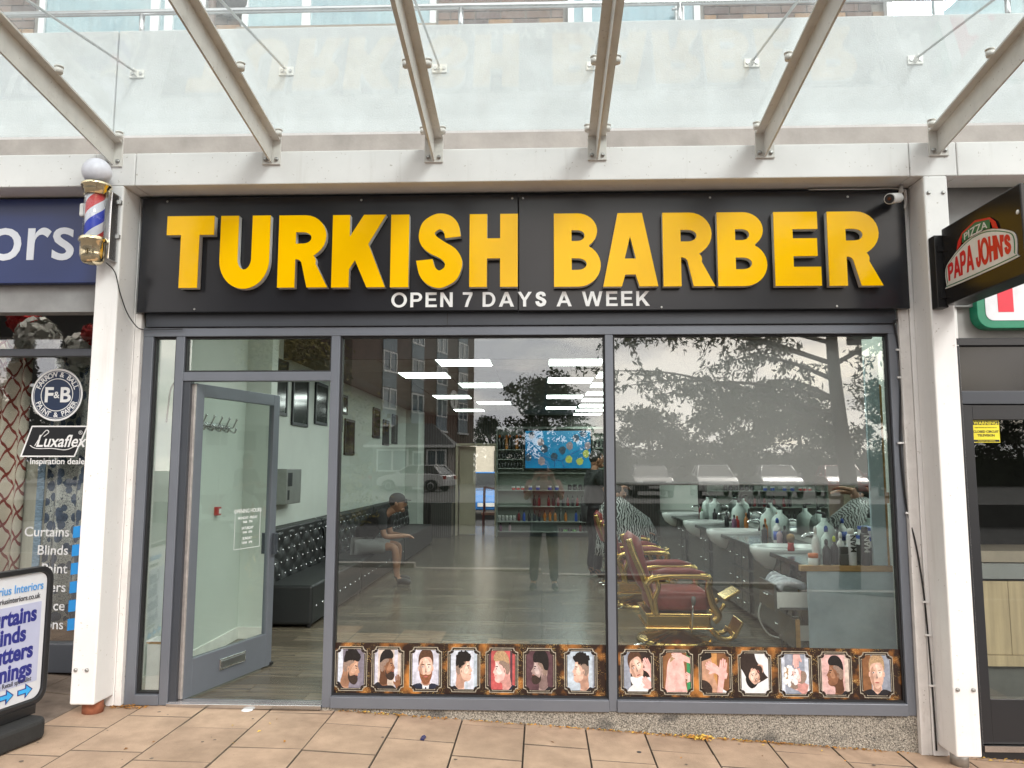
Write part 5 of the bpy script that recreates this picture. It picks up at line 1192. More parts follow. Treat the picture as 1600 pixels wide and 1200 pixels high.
bottle('spray_bottle', 2.36, 1.52, WT, .25, .04, JW, BLU, 'clear spray bottle with blue trigger beside the nearest jug', 'spray bottles'); bottle('spray_bottle', 2.30, 2.65, WT, .24, .04, WHITEPL, BLU, 'white spray bottle with blue top between two basins', 'spray bottles', wrap=BLU)
small = [(2.28, 2.52, .16, .028, SPR, WHITEPL), (2.36, 2.62, .17, .03, CHAR, CHAR), (2.30, 3.10, .15, .03, CHAR, BLACK), (2.34, 3.2, .20, .028, AMB, ORG), (2.42, 3.15, .22, .025, AMB, AMB), (2.30, 4.35, .17, .03, PUR, BLACK), (2.36, 4.45, .15, .03, REDP, ORG), (2.43, 4.3, .2, .026, AMB, AMB), (2.33, 4.85, .18, .03, CHAR, BLACK), (2.38, 5.75, .17, .03, CHAR, BLACK), (2.3, 6.2, .14, .035, JW, GRN_), (2.36, 6.6, .2, .03, DKR, BLACK)]
dsc = ['clear pink bottle', 'slim charcoal bottle', 'squat charcoal bottle', 'amber bottle with orange cap', 'tall thin amber bottle', 'mauve bottle', 'red bottle with orange cap', 'second tall amber bottle', 'black capped bottle', 'dark bottle', 'milky bottle with green cap', 'dark red bottle']
whr = ['just past the nearest basin', 'just past the nearest basin', 'before the second basin', 'before the second basin', 'before the second basin', 'past the second basin', 'past the second basin', 'past the second basin', 'before the third basin', 'past the third basin', 'past the third basin', 'before the farthest basin']
for (x, y, h, r, m_, c_), a, b_ in zip(small, dsc, whr): bottle('product_bottle', x, y, WT, h, r, m_, c_, f'{a} on the counter {b_}', 'bottles on the counter')
ET = .9005
bottle('orange_tub', 2.03, .885, ET, .085, .036, WHITEPL, ORG, 'white tub with orange lid on the oak counter end', 'products on the counter end', 'tub'); 
bottle('black_bottle', 2.135, .90, ET, .19, .030, CHAR, BLACK, 'black bottle on the counter end beside the orange lidded tub', 'products on the counter end'); bottle('black_bottle', 2.205, .93, ET, .21, .028, CHAR, mat('lime_cap', (.55, .65, .03), .4), 'black bottle with lime cap on the counter end', 'products on the counter end')
bottle('white_spray', 2.26, .95, ET, .24, .032, WHITEPL, WHITEPL, 'white capped spray bottle behind the hair brush', 'products on the counter end'); bottle('white_spray', 2.085, .98, ET, .28, .030, WHITEPL, WHITEPL, 'tall white tapered bottle behind the orange lidded tub', 'products on the counter end')
e1 = bottle('white_can', 2.315, .885, ET, .27, .034, mat('white_can_print', (.72, .72, .75), .3), WHITEPL, 'tall white spray can with black print on the counter end', 'products on the counter end', 'can'); e2 = bottle('black_can', 2.415, .885, ET, .285, .033, mat('black_can_print', (.012, .012, .012), .3), BLACK, 'tall black spray can with white print near the window frame', 'products on the counter end', 'can')
for e_, mm, x in ((e1, BLACK, 2.300), (e2, WHITEV, 2.40)):
    text('can_print', 'MAN', .058, mm, (x+.036, .850, ET+.095), e_, bold=.001, ext=.0006, rot=(PI/2, -PI/2, 0))
o = empty('brush', (2.25, .87, ET), 'grey flat top brush standing on the counter end', 'brush'); box('holder', (2.225, 2.285, .865, .895, ET, ET+.08), mat('grey_plastic', (.12, .12, .12), .5), o, .004); bb = MB()
for k in range(9): bb.box(2.226+k*.0066, 2.2295+k*.0066, .867, .893, ET+.082, ET+.135)
x_ = bb.build('bristles', mat('grey_bristle', (.15, .15, .15), .8), o); x_['kind'] = 'stuff'
o = empty('shaving_brush', (2.10, 1.62, WT), 'red handled shaving brush beside the nearest basin', 'brush'); MB().lathe([(.028, 0), (.030, .02), (.024, .05), (.028, .07)], (2.10, 1.62, WT+.03), 14).build('handle', REDP, o); MB().lathe([(.024, .10), (.034, .14), (.03, .165), (.01, .175)], (2.10, 1.62, WT), 14).build('bristle_knot', mat('badger_hair', (.35, .22, .10), .9, var=.4, vscale=60), o)
st = empty('box_stack', (2.5, 1.35, WT), 'small stack of blue and white boxes by the mirror', 'boxes')
for k, (dy, dz) in enumerate(((0, 0), (.09, 0), (.18, 0), (.05, .075), (.14, .075))):
    q = box('carton', (2.50, 2.58, 1.0+dy, 1.08+dy, 1.02+dz, 1.09+dz), WHITEPL, st); box('blue_lid', (2.499, 2.581, .999+dy, 1.081+dy, 1.065+dz, 1.091+dz), BLU, q)
box('stand', (2.49, 2.60, .98, 1.30, .894, 1.0185), mat('black_stand', (.02, .02, .02), .3), st)
o = empty('appliance_cables', (1.98, 1.4, FL), 'tangled black and white leads hanging below the open drawers', 'cable')
for k, (pp, mm) in enumerate((([(2.03, 1.42, .8), (1.99, 1.44, .5), (1.97, 1.40, .3), (1.96, 1.42, FL)], BLACK), ([(2.03, 1.40, .8), (2.0, 1.38, .55), (1.94, 1.42, .3), (1.93, 1.36, FL)], BLACK), ([(1.78, 1.40, .55), (1.76, 1.42, .42), (1.84, 1.44, .28), (1.96, 1.42, .25)], WHITEPL))): MB().tube(catmull(pp, 6), .006, 6).build('lead', mm, o)

# back wall display
GREYS = mat('grey_green_shelf', (.21, .24, .21), .5, var=.08); SHELF = mat('pale_shelf', (.34, .37, .34), .35)
sh = empty('display_shelves', (.3, 12.1, FL), 'grey green wall display of product shelves round a television', 'shelves')
box('back_panel', (-1.0, 1.61, 12.22, 12.299, FL, 2.52), GREYS, sh); box('cornice', (-1.0, 1.61, 12.02, 12.22, 2.47, 2.52), GREYS, sh); box('side', (-1.0, -.97, 12.03, 12.22, FL, 2.47), GREYS, sh); box('side', (1.58, 1.61, 12.03, 12.22, FL, 2.47), GREYS, sh); box('divider', (-.42, -.40, 12.03, 12.22, 1.53, 2.47), GREYS, sh); box('divider', (1.13, 1.15, 12.03, 12.22, 1.53, 2.47), GREYS, sh)
for x0, x1, z in ((-.97, -.42, 2.01), (-.97, -.42, 1.60), (-.97, -.42, 1.80), (1.15, 1.58, 2.05), (1.15, 1.58, 1.60), (-.97, 1.58, 1.50), (-.97, 1.58, 1.12), (-.97, 1.58, .77), (-.97, 1.58, .44), (-.97, 1.58, .22)): box('shelf', (x0, x1, 12.0, 12.22, z-.012, z+.006), SHELF, sh)
for x, z in ((-.22, .95), (.42, .6), (-.22, .33)): box('shelf_divider', (x, x+.012, 12.02, 12.22, z-.17, z+.16), SHELF, sh)
tv = empty('television', (.36, 12.0, 1.59), 'large flat television showing a bright blue picture on the back wall', 'television')
box('bezel', (-.375, 1.10, 11.96, 12.03, 1.586, 2.445), BLACK, tv, .004)
SCR = bpy.data.materials.new('screen_picture'); SCR.use_nodes = True; nt = SCR.node_tree; b = nt.nodes['Principled BSDF']; b.inputs['Base Color'].default_value = (.01, .05, .08, 1); b.inputs['Roughness'].default_value = .15
tc = nt.nodes.new('ShaderNodeTexCoord'); gr = nt.nodes.new('ShaderNodeTexNoise'); gr.inputs['Scale'].default_value = 1.2; nt.links.new(tc.outputs['Object'], gr.inputs[0]); rp = nt.nodes.new('ShaderNodeValToRGB'); rp.color_ramp.elements[0].color = (.0, .10, .30, 1); rp.color_ramp.elements[1].color = (.02, .45, .80, 1); rp.color_ramp.elements[0].position = .3; rp.color_ramp.elements[1].position = .7; nt.links.new(gr.outputs[0], rp.inputs[0]); nt.links.new(rp.outputs[0], b.inputs['Emission Color']); b.inputs['Emission Strength'].default_value = .55
box('screen', (-.355, 1.08, 11.957, 11.9595, 1.606, 2.425), SCR, tv)
def emat(n, c, s):
    m = mat(n, c, .4, var=0); bb = m.node_tree.nodes['Principled BSDF']; bb.inputs['Emission Color'].default_value = (*c, 1); bb.inputs['Emission Strength'].default_value = s; return m
PB, PY, PGY, PBR = emat('pic_dark', (.02, .05, .09), .3), emat('pic_olive', (.30, .33, .06), .5), emat('pic_grey', (.20, .16, .18), .4), emat('pic_branch', (.02, .10, .24), .5)
pic = MB(); br = [[(-.35, 1.86), (-.15, 2.05), (-.05, 1.93), (.2, 1.82), (.45, 1.76)], [(.45, 1.76), (.62, 1.90), (.78, 1.98), (.9, 2.08), (1.05, 1.98)], [(.45, 1.76), (.50, 1.62)], [(.3, 1.78), (.28, 1.62)]]
for P in br: pic.tube([(a, 11.955, c) for a, c in P], .012, 5)
pic.build('screen_picture_branch', PBR, tv); rr = random.Random(3)
for k, (a, c, mm) in enumerate(((-.22, 2.33, PB), (-.02, 2.17, PGY), (.06, 2.02, PB), (.28, 1.86, PB), (.46, 2.0, PB), (.62, 2.10, PGY), (.76, 2.27, PB), (.92, 2.37, PB), (.60, 1.80, PY), (.98, 1.92, PY), (.84, 1.75, PY), (-.30, 1.84, PB), (1.02, 2.1, PGY), (.0, 1.76, PGY))):
    P = [(a+.085*rr.uniform(.8, 1.1)*math.cos(t), c+.095*rr.uniform(.8, 1.1)*math.sin(t)) for t in (.4, 1.2, 2.0, 2.9, 3.9, 4.7, 5.6)]
    P = [(max(-.35, min(1.075, p[0])), max(1.61, min(2.42, p[1]))) for p in P]
    MB().prism(P, 11.948-.0003*k, 11.9512-.0003*k, 'xz').build('screen_picture_flower', mm, tv)
NTH = ['first', 'second', 'third', 'fourth', 'fifth', 'sixth', 'seventh', 'eighth', 'ninth', 'tenth', 'eleventh', 'twelfth', 'thirteenth', 'fourteenth', 'fifteenth']
def row(x0, x1, n, z, h, r, ms, cap, what, shp='pump', skip=()):
    for i in range(n):
        if i in skip: continue
        x = x0+(x1-x0)*i/max(1, n-1); m_ = ms[i % len(ms)]
        bottle('shelf_bottle' if shp != 'tub' else 'shelf_tub', x, 12.09, z+.007, h, r, m_, cap[i % len(cap)], f'{NTH[i]} from the left of the {what}', what, shp)
row(-.93, -.47, 7, 2.01, .32, .034, (CHAR, CHAR, AMB, CHAR, CHAR, AMB, CHAR), (ORG, BLACK, ORG), 'black and amber bottle row, top left shelf', 'can'); row(-.94, -.46, 8, 1.80, .15, .026, (CHAR,), (BLACK,), 'dark bottle row on the second left shelf', 'can'); row(-.94, -.46, 8, 1.60, .15, .026, (CHAR,), (BLACK,), 'dark bottle row on the third left shelf', 'can')
row(1.19, 1.54, 5, 2.05, .15, .028, (CHAR,), (BLACK,), 'small black bottles right of the television', 'can'); row(1.20, 1.36, 2, 1.60, .11, .045, (TEAL,), (mat('teal_lid', (.2, .45, .35), .4),), 'pair of teal tubs under the right shelf', 'tub')
row(-.62, -.42, 3, 1.12, .075, .038, (REDP,), (WHITEPL,), 'red and white tubs below the television', 'tub'); row(-.25, -.08, 2, 1.12, .09, .042, (BLU,), (WHITEPL,), 'left pair of blue tubs below the television', 'tub'); row(.18, .34, 2, 1.12, .09, .042, (BLU,), (WHITEPL,), 'right pair of blue tubs below the television', 'tub'); row(.62, 1.2, 6, 1.12, .12, .04, (CHAR,), (BLACK,), 'black tubs below the television', 'tub')
row(-.16, 1.0, 12, .77, .24, .032, (CHAR, DKR, CHAR, DKR), (BLACK,), 'pointed bottle row on the upper product shelf', skip=(2,)); row(-.5, 1.1, 15, .44, .24, .032, (DKR, BLU, CHAR, CHAR, CHAR, AMB, AMB, AMB, CHAR, AMB), (BLACK,), 'mixed bottle row on the middle product shelf', skip=(10,)); row(-.93, -.6, 5, .44, .12, .03, (mat('grey_box', (.4, .4, .4), .5),), (WHITEPL,), 'small pale tubs on the middle shelf', 'tub'); row(-.9, -.7, 2, .22, .18, .03, (PUR, SPR), (BLACK,), 'mauve and pink pair on the lowest shelf'); row(.42, .72, 4, .22, .07, .045, (CHAR, GRN_), (BLACK,), 'green and black tubs on the lowest shelf', 'tub'); row(.85, 1.2, 5, .22, .19, .03, (DKR, CHAR), (BLACK,), 'dark bottles on the lowest shelf')
o = empty('slatted_cabinet', (-2.15, 11.9, FL), 'low dark slatted cabinet left of the back doorway', 'cabinet'); box('top', (-2.42, -1.93, 11.70, 12.2, .84, .86), CARC, o); box('body', (-2.40, -1.95, 11.74, 12.2, FL, .84), CARC, o)
q = MB(); x = -2.395
while x < -1.97: q.box(x, x+.022, 11.715, 11.7395, FL+.01, .835); x += .042
q = q.build('slat_front', SLAT, o); q['kind'] = 'stuff'

# tufted sofas along the left wall
LEATH = mat('black_leatherette', (.014, .015, .016), .46, var=.1, vscale=6, bump=.06, bscale=120); CRY = mat('crystal_stud', (.85, .86, .88), .08, metal=.9, var=0)
def sofa(y0, y1, label):
    e_ = empty('tufted_sofa', (-2.45, (y0+y1)/2, FL), label, 'sofa', 'black tufted sofas along the left wall')
    MB().box(-2.62, -2.165, y0, y1, FL+.03, .505).build('seat', LEATH, e_, .025, seg=3)
    m = MB(); m.smooth = True; du = .175; ny = int((y1-y0)/.02); nz = 26; z0, z1 = .48, 1.01
    for j in range(nz+1):
        z = z0+(z1-z0)*j/nz
        for i in range(ny+1):
            y = y0+(y1-y0)*i/ny; u = (y-y0)/du; v = (z-z0)/.115
            a = (u+v)/2*2*PI/1; b_ = (u-v)/2*2*PI/1
            puff = .5*(abs(math.sin(a/2))+abs(math.sin(b_/2)))
            edge = min(1, (z1-z)/.06)
            m.v.append((-2.635-.06*(z-z0)/(z1-z0)+.034*puff*edge-.06*(1-edge)**2, y, z))
    for j in range(nz):
        for i in range(ny): m._f((j*(ny+1)+i, j*(ny+1)+i+1, (j+1)*(ny+1)+i+1, (j+1)*(ny+1)+i))
    bk = m.build('backrest', LEATH, e_)
    MB().box(-2.755, -2.665, y0, y1, FL+.03, 1.0).build('back_shell', LEATH, e_, .02)
    stud = MB().ell((0, 0, 0), (.010, .010, .010), 6, 4).mesh('stud', CRY)
    for r in range(4):
        k = 0
        while True:
            v = r+.6; y = y0+((k+((r+1) % 2)*.5)*du*1.0)+.09; z = .55+r*.115; k += 1
            if y > y1-.04: break
            put_mesh('stud', stud, (-2.603-.06*(z-z0)/.53, y, z), bk)
    if y0 < 5:
        k = y0+.12
        while k < y1: put_mesh('stud', stud, (-2.162, k, .30), e_); k += .22
    for yy in (y0+.06, y1-.06): MB().cyl((-2.21, yy, FL), (-2.21, yy, FL+.03), .025).build('foot', BLACK, e_)
    return e_
sofa(2.30, 4.30, 'black tufted sofa nearest the door'); sofa(4.33, 7.2, 'middle black tufted sofa with the seated man'); sofa(7.23, 10.3, 'farthest black tufted sofa along the left wall')
# framed pictures
PICB = mat('picture_dark_print', (.03, .035, .035), .12, var=.6, vscale=6, c2=(.09, .10, .09))
PICL = [(2.72, 3.12, 2.16, 2.75, 'framed dark picture half hidden by the open door'), (3.30, 3.87, 2.08, 2.68, 'tallest framed dark picture on the left wall seen through the doorway'), (4.16, 4.68, 2.14, 2.66, 'smallest framed dark picture in the doorway, right of the tall one'), (5.25, 5.45, 2.1, 2.6, 'thin framed picture hidden behind the door post'), (5.6, 6.15, 1.79, 2.30, 'framed dark picture set lower than the others'), (5.35, 5.7, 2.35, 2.62, 'small framed picture above the low one'), (7.38, 7.92, 2.1, 2.6, 'framed dark picture left of the far trio'), (8.2, 8.7, 2.0, 2.45, 'middle framed picture of the far trio'), (9.0, 9.5, 2.05, 2.6, 'farthest framed dark picture on the left wall')]
for a, b_, z0, z1, l in PICL:
    o = empty('framed_picture', (-2.75, (a+b_)/2, z0), l, 'picture', 'framed pictures on the left wall'); M = MB(); M.box(-2.759, -2.735, a, b_, z0, z0+.035).box(-2.759, -2.735, a, b_, z1-.035, z1).box(-2.759, -2.736, a, a+.035, z0+.035, z1-.035).box(-2.759, -2.736, b_-.035, b_, z0+.035, z1-.035); M.build('frame', BLACK, o, .002); box('print', (-2.759, -2.743, a+.035, b_-.035, z0+.035, z1-.035), PICB, o)
o = empty('wall_dispenser', (-2.74, 3.0, 1.25), 'grey metal dispenser box on the left wall behind the door edge', 'dispenser'); box('case', (-2.759, -2.62, 2.82, 3.30, 1.235, 1.60), mat('brushed_case', (.33, .34, .32), .4, metal=.6), o, .006); box('slot', (-2.64, -2.619, 2.86, 3.0, 1.42, 1.56), BLACK, o); box('slot', (-2.64, -2.619, 2.86, 2.92, 1.28, 1.38), BLACK, o)
# coat hooks on the side wall by the door
o = empty('coat_rack', (-2.69, 1.2, 1.95), 'steel coat rack with five double hooks seen through the door glass', 'coat rack'); box('bar', (-2.70, -2.69, .75, 1.5, 1.94, 1.975), STEEL, o)
for k in range(5):
    y = .82+k*.15; MB().tube(catmull([(-2.69, y, 1.96), (-2.64, y, 1.95), (-2.62, y, 1.985), (-2.605, y, 2.02)], 4), .007, 7).tube(catmull([(-2.69, y, 1.955), (-2.65, y, 1.92), (-2.62, y, 1.91), (-2.605, y, 1.95)], 4), .008, 7).ell((-2.605, y, 2.022), (.011, .011, .011), 8, 6).build('hook', STEEL, o)
o = empty('wall_switch', (-2.70, 1.3, 1.25), 'red fire call point on the wall behind the door', 'alarm'); box('case', (-2.70, -2.665, 1.26, 1.33, 1.22, 1.29), mat('alarm_red', (.42, .03, .03), .4), o, .005); box('plate', (-2.665, -2.661, 1.275, 1.315, 1.235, 1.275), WHITEPL, o)
o = empty('stacked_boards', (-2.53, .12, FL), 'white box and loose papers standing in the narrow side window', 'box'); box('carton', (-2.60, -2.46, .07, .22, FL, .46), WHITEPL, o, .004); box('paper', (-2.60, -2.47, .06, .2, .475, .482), WHITEV, o); box('lid', (-2.602, -2.458, .065, .225, .462, .472), OAK, o)
# red chair in the passage
o = empty('red_chair', (-1.15, 13.4, FL), 'red chair with bent metal arms in the passage', 'chair'); RC = mat('red_vinyl', (.30, .03, .025), .4)
box('seat', (-1.42, -1.04, 13.2, 13.6, .50, .56), mat('pink_seat', (.60, .28, .22), .6), o, .015); box('backrest', (-1.10, -1.05, 13.2, 13.6, .60, 1.15), RC, o, .015)
for yy in (13.2, 13.6):
    MB().tube(catmull([(-1.36, yy, .5), (-1.36, yy, 1.10), (-1.30, yy, 1.14), (-1.06, yy, 1.10)], 4), .016, 8).build('arm', RC, o)
    for xx in (-1.38, -1.07): MB().cyl((xx, yy, FL), (xx, yy, .5), .014).build('leg', RC, o)

# barber chairs
BURG = mat('burgundy_leather', (.27, .045, .04), .34, var=.15, vscale=5, bump=.05, bscale=80, spec=.5)
def barber_chair(x, y, label):
    e_ = empty('barber_chair', (x, y, FL), label, 'barber chair', 'burgundy and gold barber chairs')
    def B(mb, nm, m, p=None, bev=0., seg=2): return mb.build(nm, m, p or e_, bev, org=(0, 0, 0), seg=seg)
    B(MB().lathe([(.33, 0), (.335, .02), (.30, .045), (.12, .075), (.085, .10)], n=32), 'base', GOLD)
    B(MB().lathe([(.075, .09), (.075, .26), (.06, .27)], n=20), 'column', CHROME)
    ap_ = B(MB().box(-.27, .27, -.27, .27, .165, .275), 'apron', GOLD, bev=.018, seg=3)
    B(MB().box(-.285, .285, -.285, .285, .15, .168), 'apron_moulding', GOLD, ap_, .008); B(MB().box(-.283, .283, -.283, .283, .262, .284), 'apron_moulding', GOLD, ap_, .008)
    st = B(MB().box(-.25, .28, -.25, .25, .285, .46), 'seat', BURG, bev=.06, seg=4); st.data.polygons.foreach_set('use_smooth', [True]*len(st.data.polygons))
    # backrest: upright slab leaning back with a curved face
    m = MB(); m.smooth = True; n = 12; k = 8; T = .115
    for side_ in (0, 1):
        for j in range(n+1):
            t = j/n; z = .42+.52*t; xx = -.235-.135*t-.03*math.sin(PI*t)
            hw = .245-.05*max(0, t-.75)/.25
            for i in range(k+1):
                u = -1+2*i/k; bulge = .035*(1-u*u)*(1-(2*t-1)**4)
                th = T*.5*math.sqrt(max(0, 1-(abs(2*t-1))**6))*math.sqrt(max(0.02, 1-u**8))
                m.v.append((xx+(bulge+th if side_ == 0 else -th), hw*u, z))
    for s_ in (0, 1):
        o_ = s_*(n+1)*(k+1)
        for j in range(n):
            for i in range(k): m._f((o_+j*(k+1)+i, o_+j*(k+1)+i+1, o_+(j+1)*(k+1)+i+1, o_+(j+1)*(k+1)+i))
    o2 = (n+1)*(k+1)
    for j in range(n):
        for i in (0, k): m._f((j*(k+1)+i, (j+1)*(k+1)+i, o2+(j+1)*(k+1)+i, o2+j*(k+1)+i))
    for i in range(k):
        for j in (0, n): m._f((j*(k+1)+i, j*(k+1)+i+1, o2+j*(k+1)+i+1, o2+j*(k+1)+i))
    B(m, 'backrest', BURG)
    for s_ in (-1, 1):
        y_ = s_*.265
        rail = [(-.20, y_, .28), (-.235, y_, .42), (-.30, y_, .60), (-.375, y_, .78), (-.415, y_, .90)]
        B(MB().tube(catmull(rail, 4), [.028]*17, 10), 'back_rail', GOLD)
        arm = catmull([(-.27, y_*1.08, .52), (-.22, y_*1.1, .575), (-.05, y_*1.12, .60), (.18, y_*1.12, .598), (.255, y_*1.12, .575), (.25, y_*1.1, .48), (.28, y_*1.08, .36), (.33, y_*1.06, .27), (.29, y_*1.04, .22)], 5)
        a_ = B(MB().tube(arm, [.032]*len(arm), 10), 'arm', GOLD)
        B(MB().tube([(-.22, y_*1.11, .618), (-.1, y_*1.12, .632), (.1, y_*1.12, .634), (.22, y_*1.12, .615)], [.02, .032, .034, .02], 10), 'arm_pad', BURG, a_)
        B(MB().tube(catmull([(-.18, y_*1.06, .27), (-.20, y_*1.1, .40), (-.17, y_*1.12, .50), (-.19, y_*1.1, .585)], 4), .022, 8), 'arm_post', GOLD, a_)
    lv_ = B(MB().tube([(.10, -.30, .13), (.11, -.315, .33), (.115, -.32, .40)], [.008, .010, .006], 8), 'lever', CHROME)
    B(MB().tube([(.115, -.32, .36), (.116, -.322, .40), (.117, -.325, .43)], [.014, .022, .016], 10), 'lever_knob', mat('smoked_knob', (.18, .17, .17), .2), lv_)
    B(MB().tube([(-.05, -.20, .10), (-.30, -.46, .03), (-.36, -.50, .035)], .010, 8).tube([(-.05, -.10, .10), (-.32, -.36, .05), (-.40, -.42, .05)], .008, 8), 'pump_pedal', CHROME)
    ft = B(MB().tube(catmull([(.26, -.12, .18), (.36, -.13, .06), (.46, -.13, .05), (.50, -.13, .10)], 4), .022, 8).tube(catmull([(.26, .12, .18), (.36, .13, .06), (.46, .13, .05), (.50, .13, .10)], 4), .022, 8), 'footrest_arm', GOLD)
    Mx = Matrix.Translation((.53, 0, .12)) @ Matrix.Rotation(RAD(-62), 4, 'Y')
    B(MB().box(-.075, .085, -.15, .15, -.012, .012, Mx), 'footplate', GOLD, ft, .008)
    Mx = Matrix.Translation((.47, 0, .40)) @ Matrix.Rotation(RAD(-30), 4, 'Y')
    cr_ = B(MB().box(-.06, .10, -.13, .13, -.014, .014, Mx).tube(catmull([(.28, -.12, .28), (.36, -.13, .27), (.42, -.13, .34)], 4), .02, 8).tube(catmull([(.28, .12, .28), (.36, .13, .27), (.42, .13, .34)], 4), .02, 8), 'calf_rest', GOLD, None, .006)
    return e_
barber_chair(1.16, 1.95, 'burgundy and gold barber chair nearest the window'); barber_chair(1.10, 3.75, 'burgundy and gold barber chair second from the window'); barber_chair(1.12, 5.4, 'burgundy and gold barber chair under the striped cape')
# ================================================================== people
def skin_obj(name, J, E, Rd, m, parent, root, sub=2, extra=None):
    names = list(J); idx = {n: i for i, n in enumerate(names)}
    me = bpy.data.meshes.new(name); me.from_pydata([J[n] for n in names], [(idx[a], idx[b]) for a, b in E], [])
    t = bpy.data.objects.new(name, me); col.objects.link(t)
    t.modifiers.new('skin', 'SKIN'); sb = t.modifiers.new('sub', 'SUBSURF'); sb.levels = sub; sb.render_levels = sub
    for i, n in enumerate(names):
        sv = me.skin_vertices[0].data[i]; r = Rd[n]; sv.radius = (r, r) if not isinstance(r, tuple) else r; sv.use_root = (n == root)
    dg = bpy.context.evaluated_depsgraph_get(); m2 = bpy.data.meshes.new_from_object(t.evaluated_get(dg)); bpy.data.objects.remove(t)
    if extra:
        bm = bmesh.new(); bm.from_mesh(m2)
        ex = extra.mesh('x', m); bm.from_mesh(ex); bm.to_mesh(m2); bm.free(); bpy.data.meshes.remove(ex)
    m2.materials.clear(); m2.materials.append(m); m2.polygons.foreach_set('use_smooth', [True]*len(m2.polygons)); m2.name = name
    o = bpy.data.objects.new(name, m2); col.objects.link(o); o.parent = parent
    return o
def person(J, place, rz, label, skin, top, bottom, shoes, hairm, short_sleeve=True, shorts=False, cap=None, tilt=0.):
    """J: joints in the person's own frame (x right, y forward, z up)"""
    e_ = empty('person', place, label, 'person'); e_.rotation_euler.z = rz
    J = dict(J); Rd = {'pelvis': .085, 'spine': .085, 'chest': .09, 'neck': .05, 'head': .065}
    E = [('pelvis', 'spine'), ('spine', 'chest'), ('chest', 'neck'), ('neck', 'head')]
    for s in 'LR':
        for n, r in (('sh', .045), ('el', .042), ('wr', .028), ('ha', .030), ('hip', .065), ('kn', .058), ('an', .038), ('to', .034)): Rd[n+s] = r
        E += [('chest', 'sh'+s), ('sh'+s, 'el'+s), ('el'+s, 'wr'+s), ('wr'+s, 'ha'+s), ('pelvis', 'hip'+s), ('hip'+s, 'kn'+s), ('kn'+s, 'an'+s), ('an'+s, 'to'+s)]
        w, h, el = Vector(J['wr'+s]), Vector(J['ha'+s]), Vector(J['el'+s]); d = (h-w).normalized(); sd_ = d.cross(Vector((0, 0, 1))); sd_ = sd_.normalized() if sd_.length > .1 else Vector((1, 0, 0))
        for k, (off, l) in enumerate(((-.028, .062), (-.010, .075), (.010, .07), (.027, .055))):
            a = h+sd_*off+d*.02; b_ = a+d*l*.55+Vector((0, 0, -.01)); c_ = a+d*l+Vector((0, 0, -.03))
            for q, p in enumerate((a, b_, c_)): J[f'f{k}{q}{s}'] = tuple(p); Rd[f'f{k}{q}{s}'] = .0095-.001*q
            E += [('ha'+s, f'f{k}0{s}'), (f'f{k}0{s}', f'f{k}1{s}'), (f'f{k}1{s}', f'f{k}2{s}')]
        sgn = -1 if s == 'L' else 1
        a = w+d*.035+sd_*(-sgn)*.03; b_ = a+d*.03+sd_*(-sgn)*.03
        J['t0'+s], J['t1'+s] = tuple(a), tuple(b_); Rd['t0'+s], Rd['t1'+s] = .011, .009; E += [('wr'+s, 't0'+s), ('t0'+s, 't1'+s)]
    hc = Vector(J['head'])+Vector((0, .015, .06)); M3 = Matrix.Rotation(tilt, 3, 'X')
    hx = MB(); hx.smooth = True
    hx.ell(hc, (.076, .098, .118), 18, 14, M3)
    def hp(x, y, z): return hc + M3 @ Vector((x, y, z))
    hx.ell(hp(0, .100, -.018), (.014, .022, .026), 8, 6, M3)
    for s in (-1, 1): hx.ell(hp(s*.078, -.005, -.01), (.012, .022, .032), 8, 6, M3)
    hx.ell(hp(0, .062, -.085), (.045, .038, .032), 10, 7, M3)
    body = skin_obj('body', J, E, Rd, skin, e_, 'pelvis', 2, hx)
    fe = MB()
    for s in (-1, 1): fe.ell(hp(s*.030, .089, .008), (.011, .006, .006), 8, 5, M3)
    fe.ell(hp(0, .098, -.058), (.024, .005, .006), 8, 5, M3); fe.build('face_features', mat('feature_dark', (.10, .04, .035), .5), e_, org=(0, 0, 0))
    hr_ = MB(); hr_.smooth = True; n = 16
    hr_.ell(hp(0, -.016, .028), (.082, .098, .105), 16, 12, M3); hr_.build('hair', hairm, e_, org=(0, 0, 0))
    if cap:
        c_ = MB(); c_.smooth = True; c_.ell(hp(0, -.004, .055), (.090, .108, .080), 16, 12, M3); c_.smooth = False
        pts = [tuple(hp(.075*math.cos(RAD(a)), .085+.095*math.sin(RAD(a)), .050-.012*math.sin(RAD(a)))) for a in range(0, 181, 15)]
        n = len(c_.v); c_.v += pts + [(p[0], p[1], p[2]-.008) for p in pts]; K = len(pts)
        c_._f(tuple(range(n, n+K))); c_._f(tuple(reversed(range(n+K, n+2*K))))
        for i in range(K): c_._f((n+i, n+(i+1) % K, n+K+(i+1) % K, n+K+i))
        c_.build('cap', cap, e_, org=(0, 0, 0))
    def cut(a, b_, t): return tuple(Vector(J[a]).lerp(Vector(J[b_]), t))
    Jt = {k: J[k] for k in ('pelvis', 'spine', 'chest', 'shL', 'shR')}; Jt['nk'] = cut('chest', 'neck', .72); Rt = {'pelvis': .15, 'spine': .155, 'chest': .165, 'shL': .085, 'shR': .085, 'nk': .08}
    Et = [('pelvis', 'spine'), ('spine', 'chest'), ('chest', 'nk'), ('chest', 'shL'), ('chest', 'shR')]
    for s in 'LR':
        Jt['sl'+s] = cut('sh'+s, 'el'+s, .75) if short_sleeve else J['el'+s]; Rt['sl'+s] = .062 if short_sleeve else .054; Et.append(('sh'+s, 'sl'+s))
        if not short_sleeve: Jt['cf'+s] = cut('el'+s, 'wr'+s, .92); Rt['cf'+s] = .042; Et.append(('sl'+s, 'cf'+s))
    skin_obj('top_garment', Jt, Et, Rt, top, e_, 'pelvis')
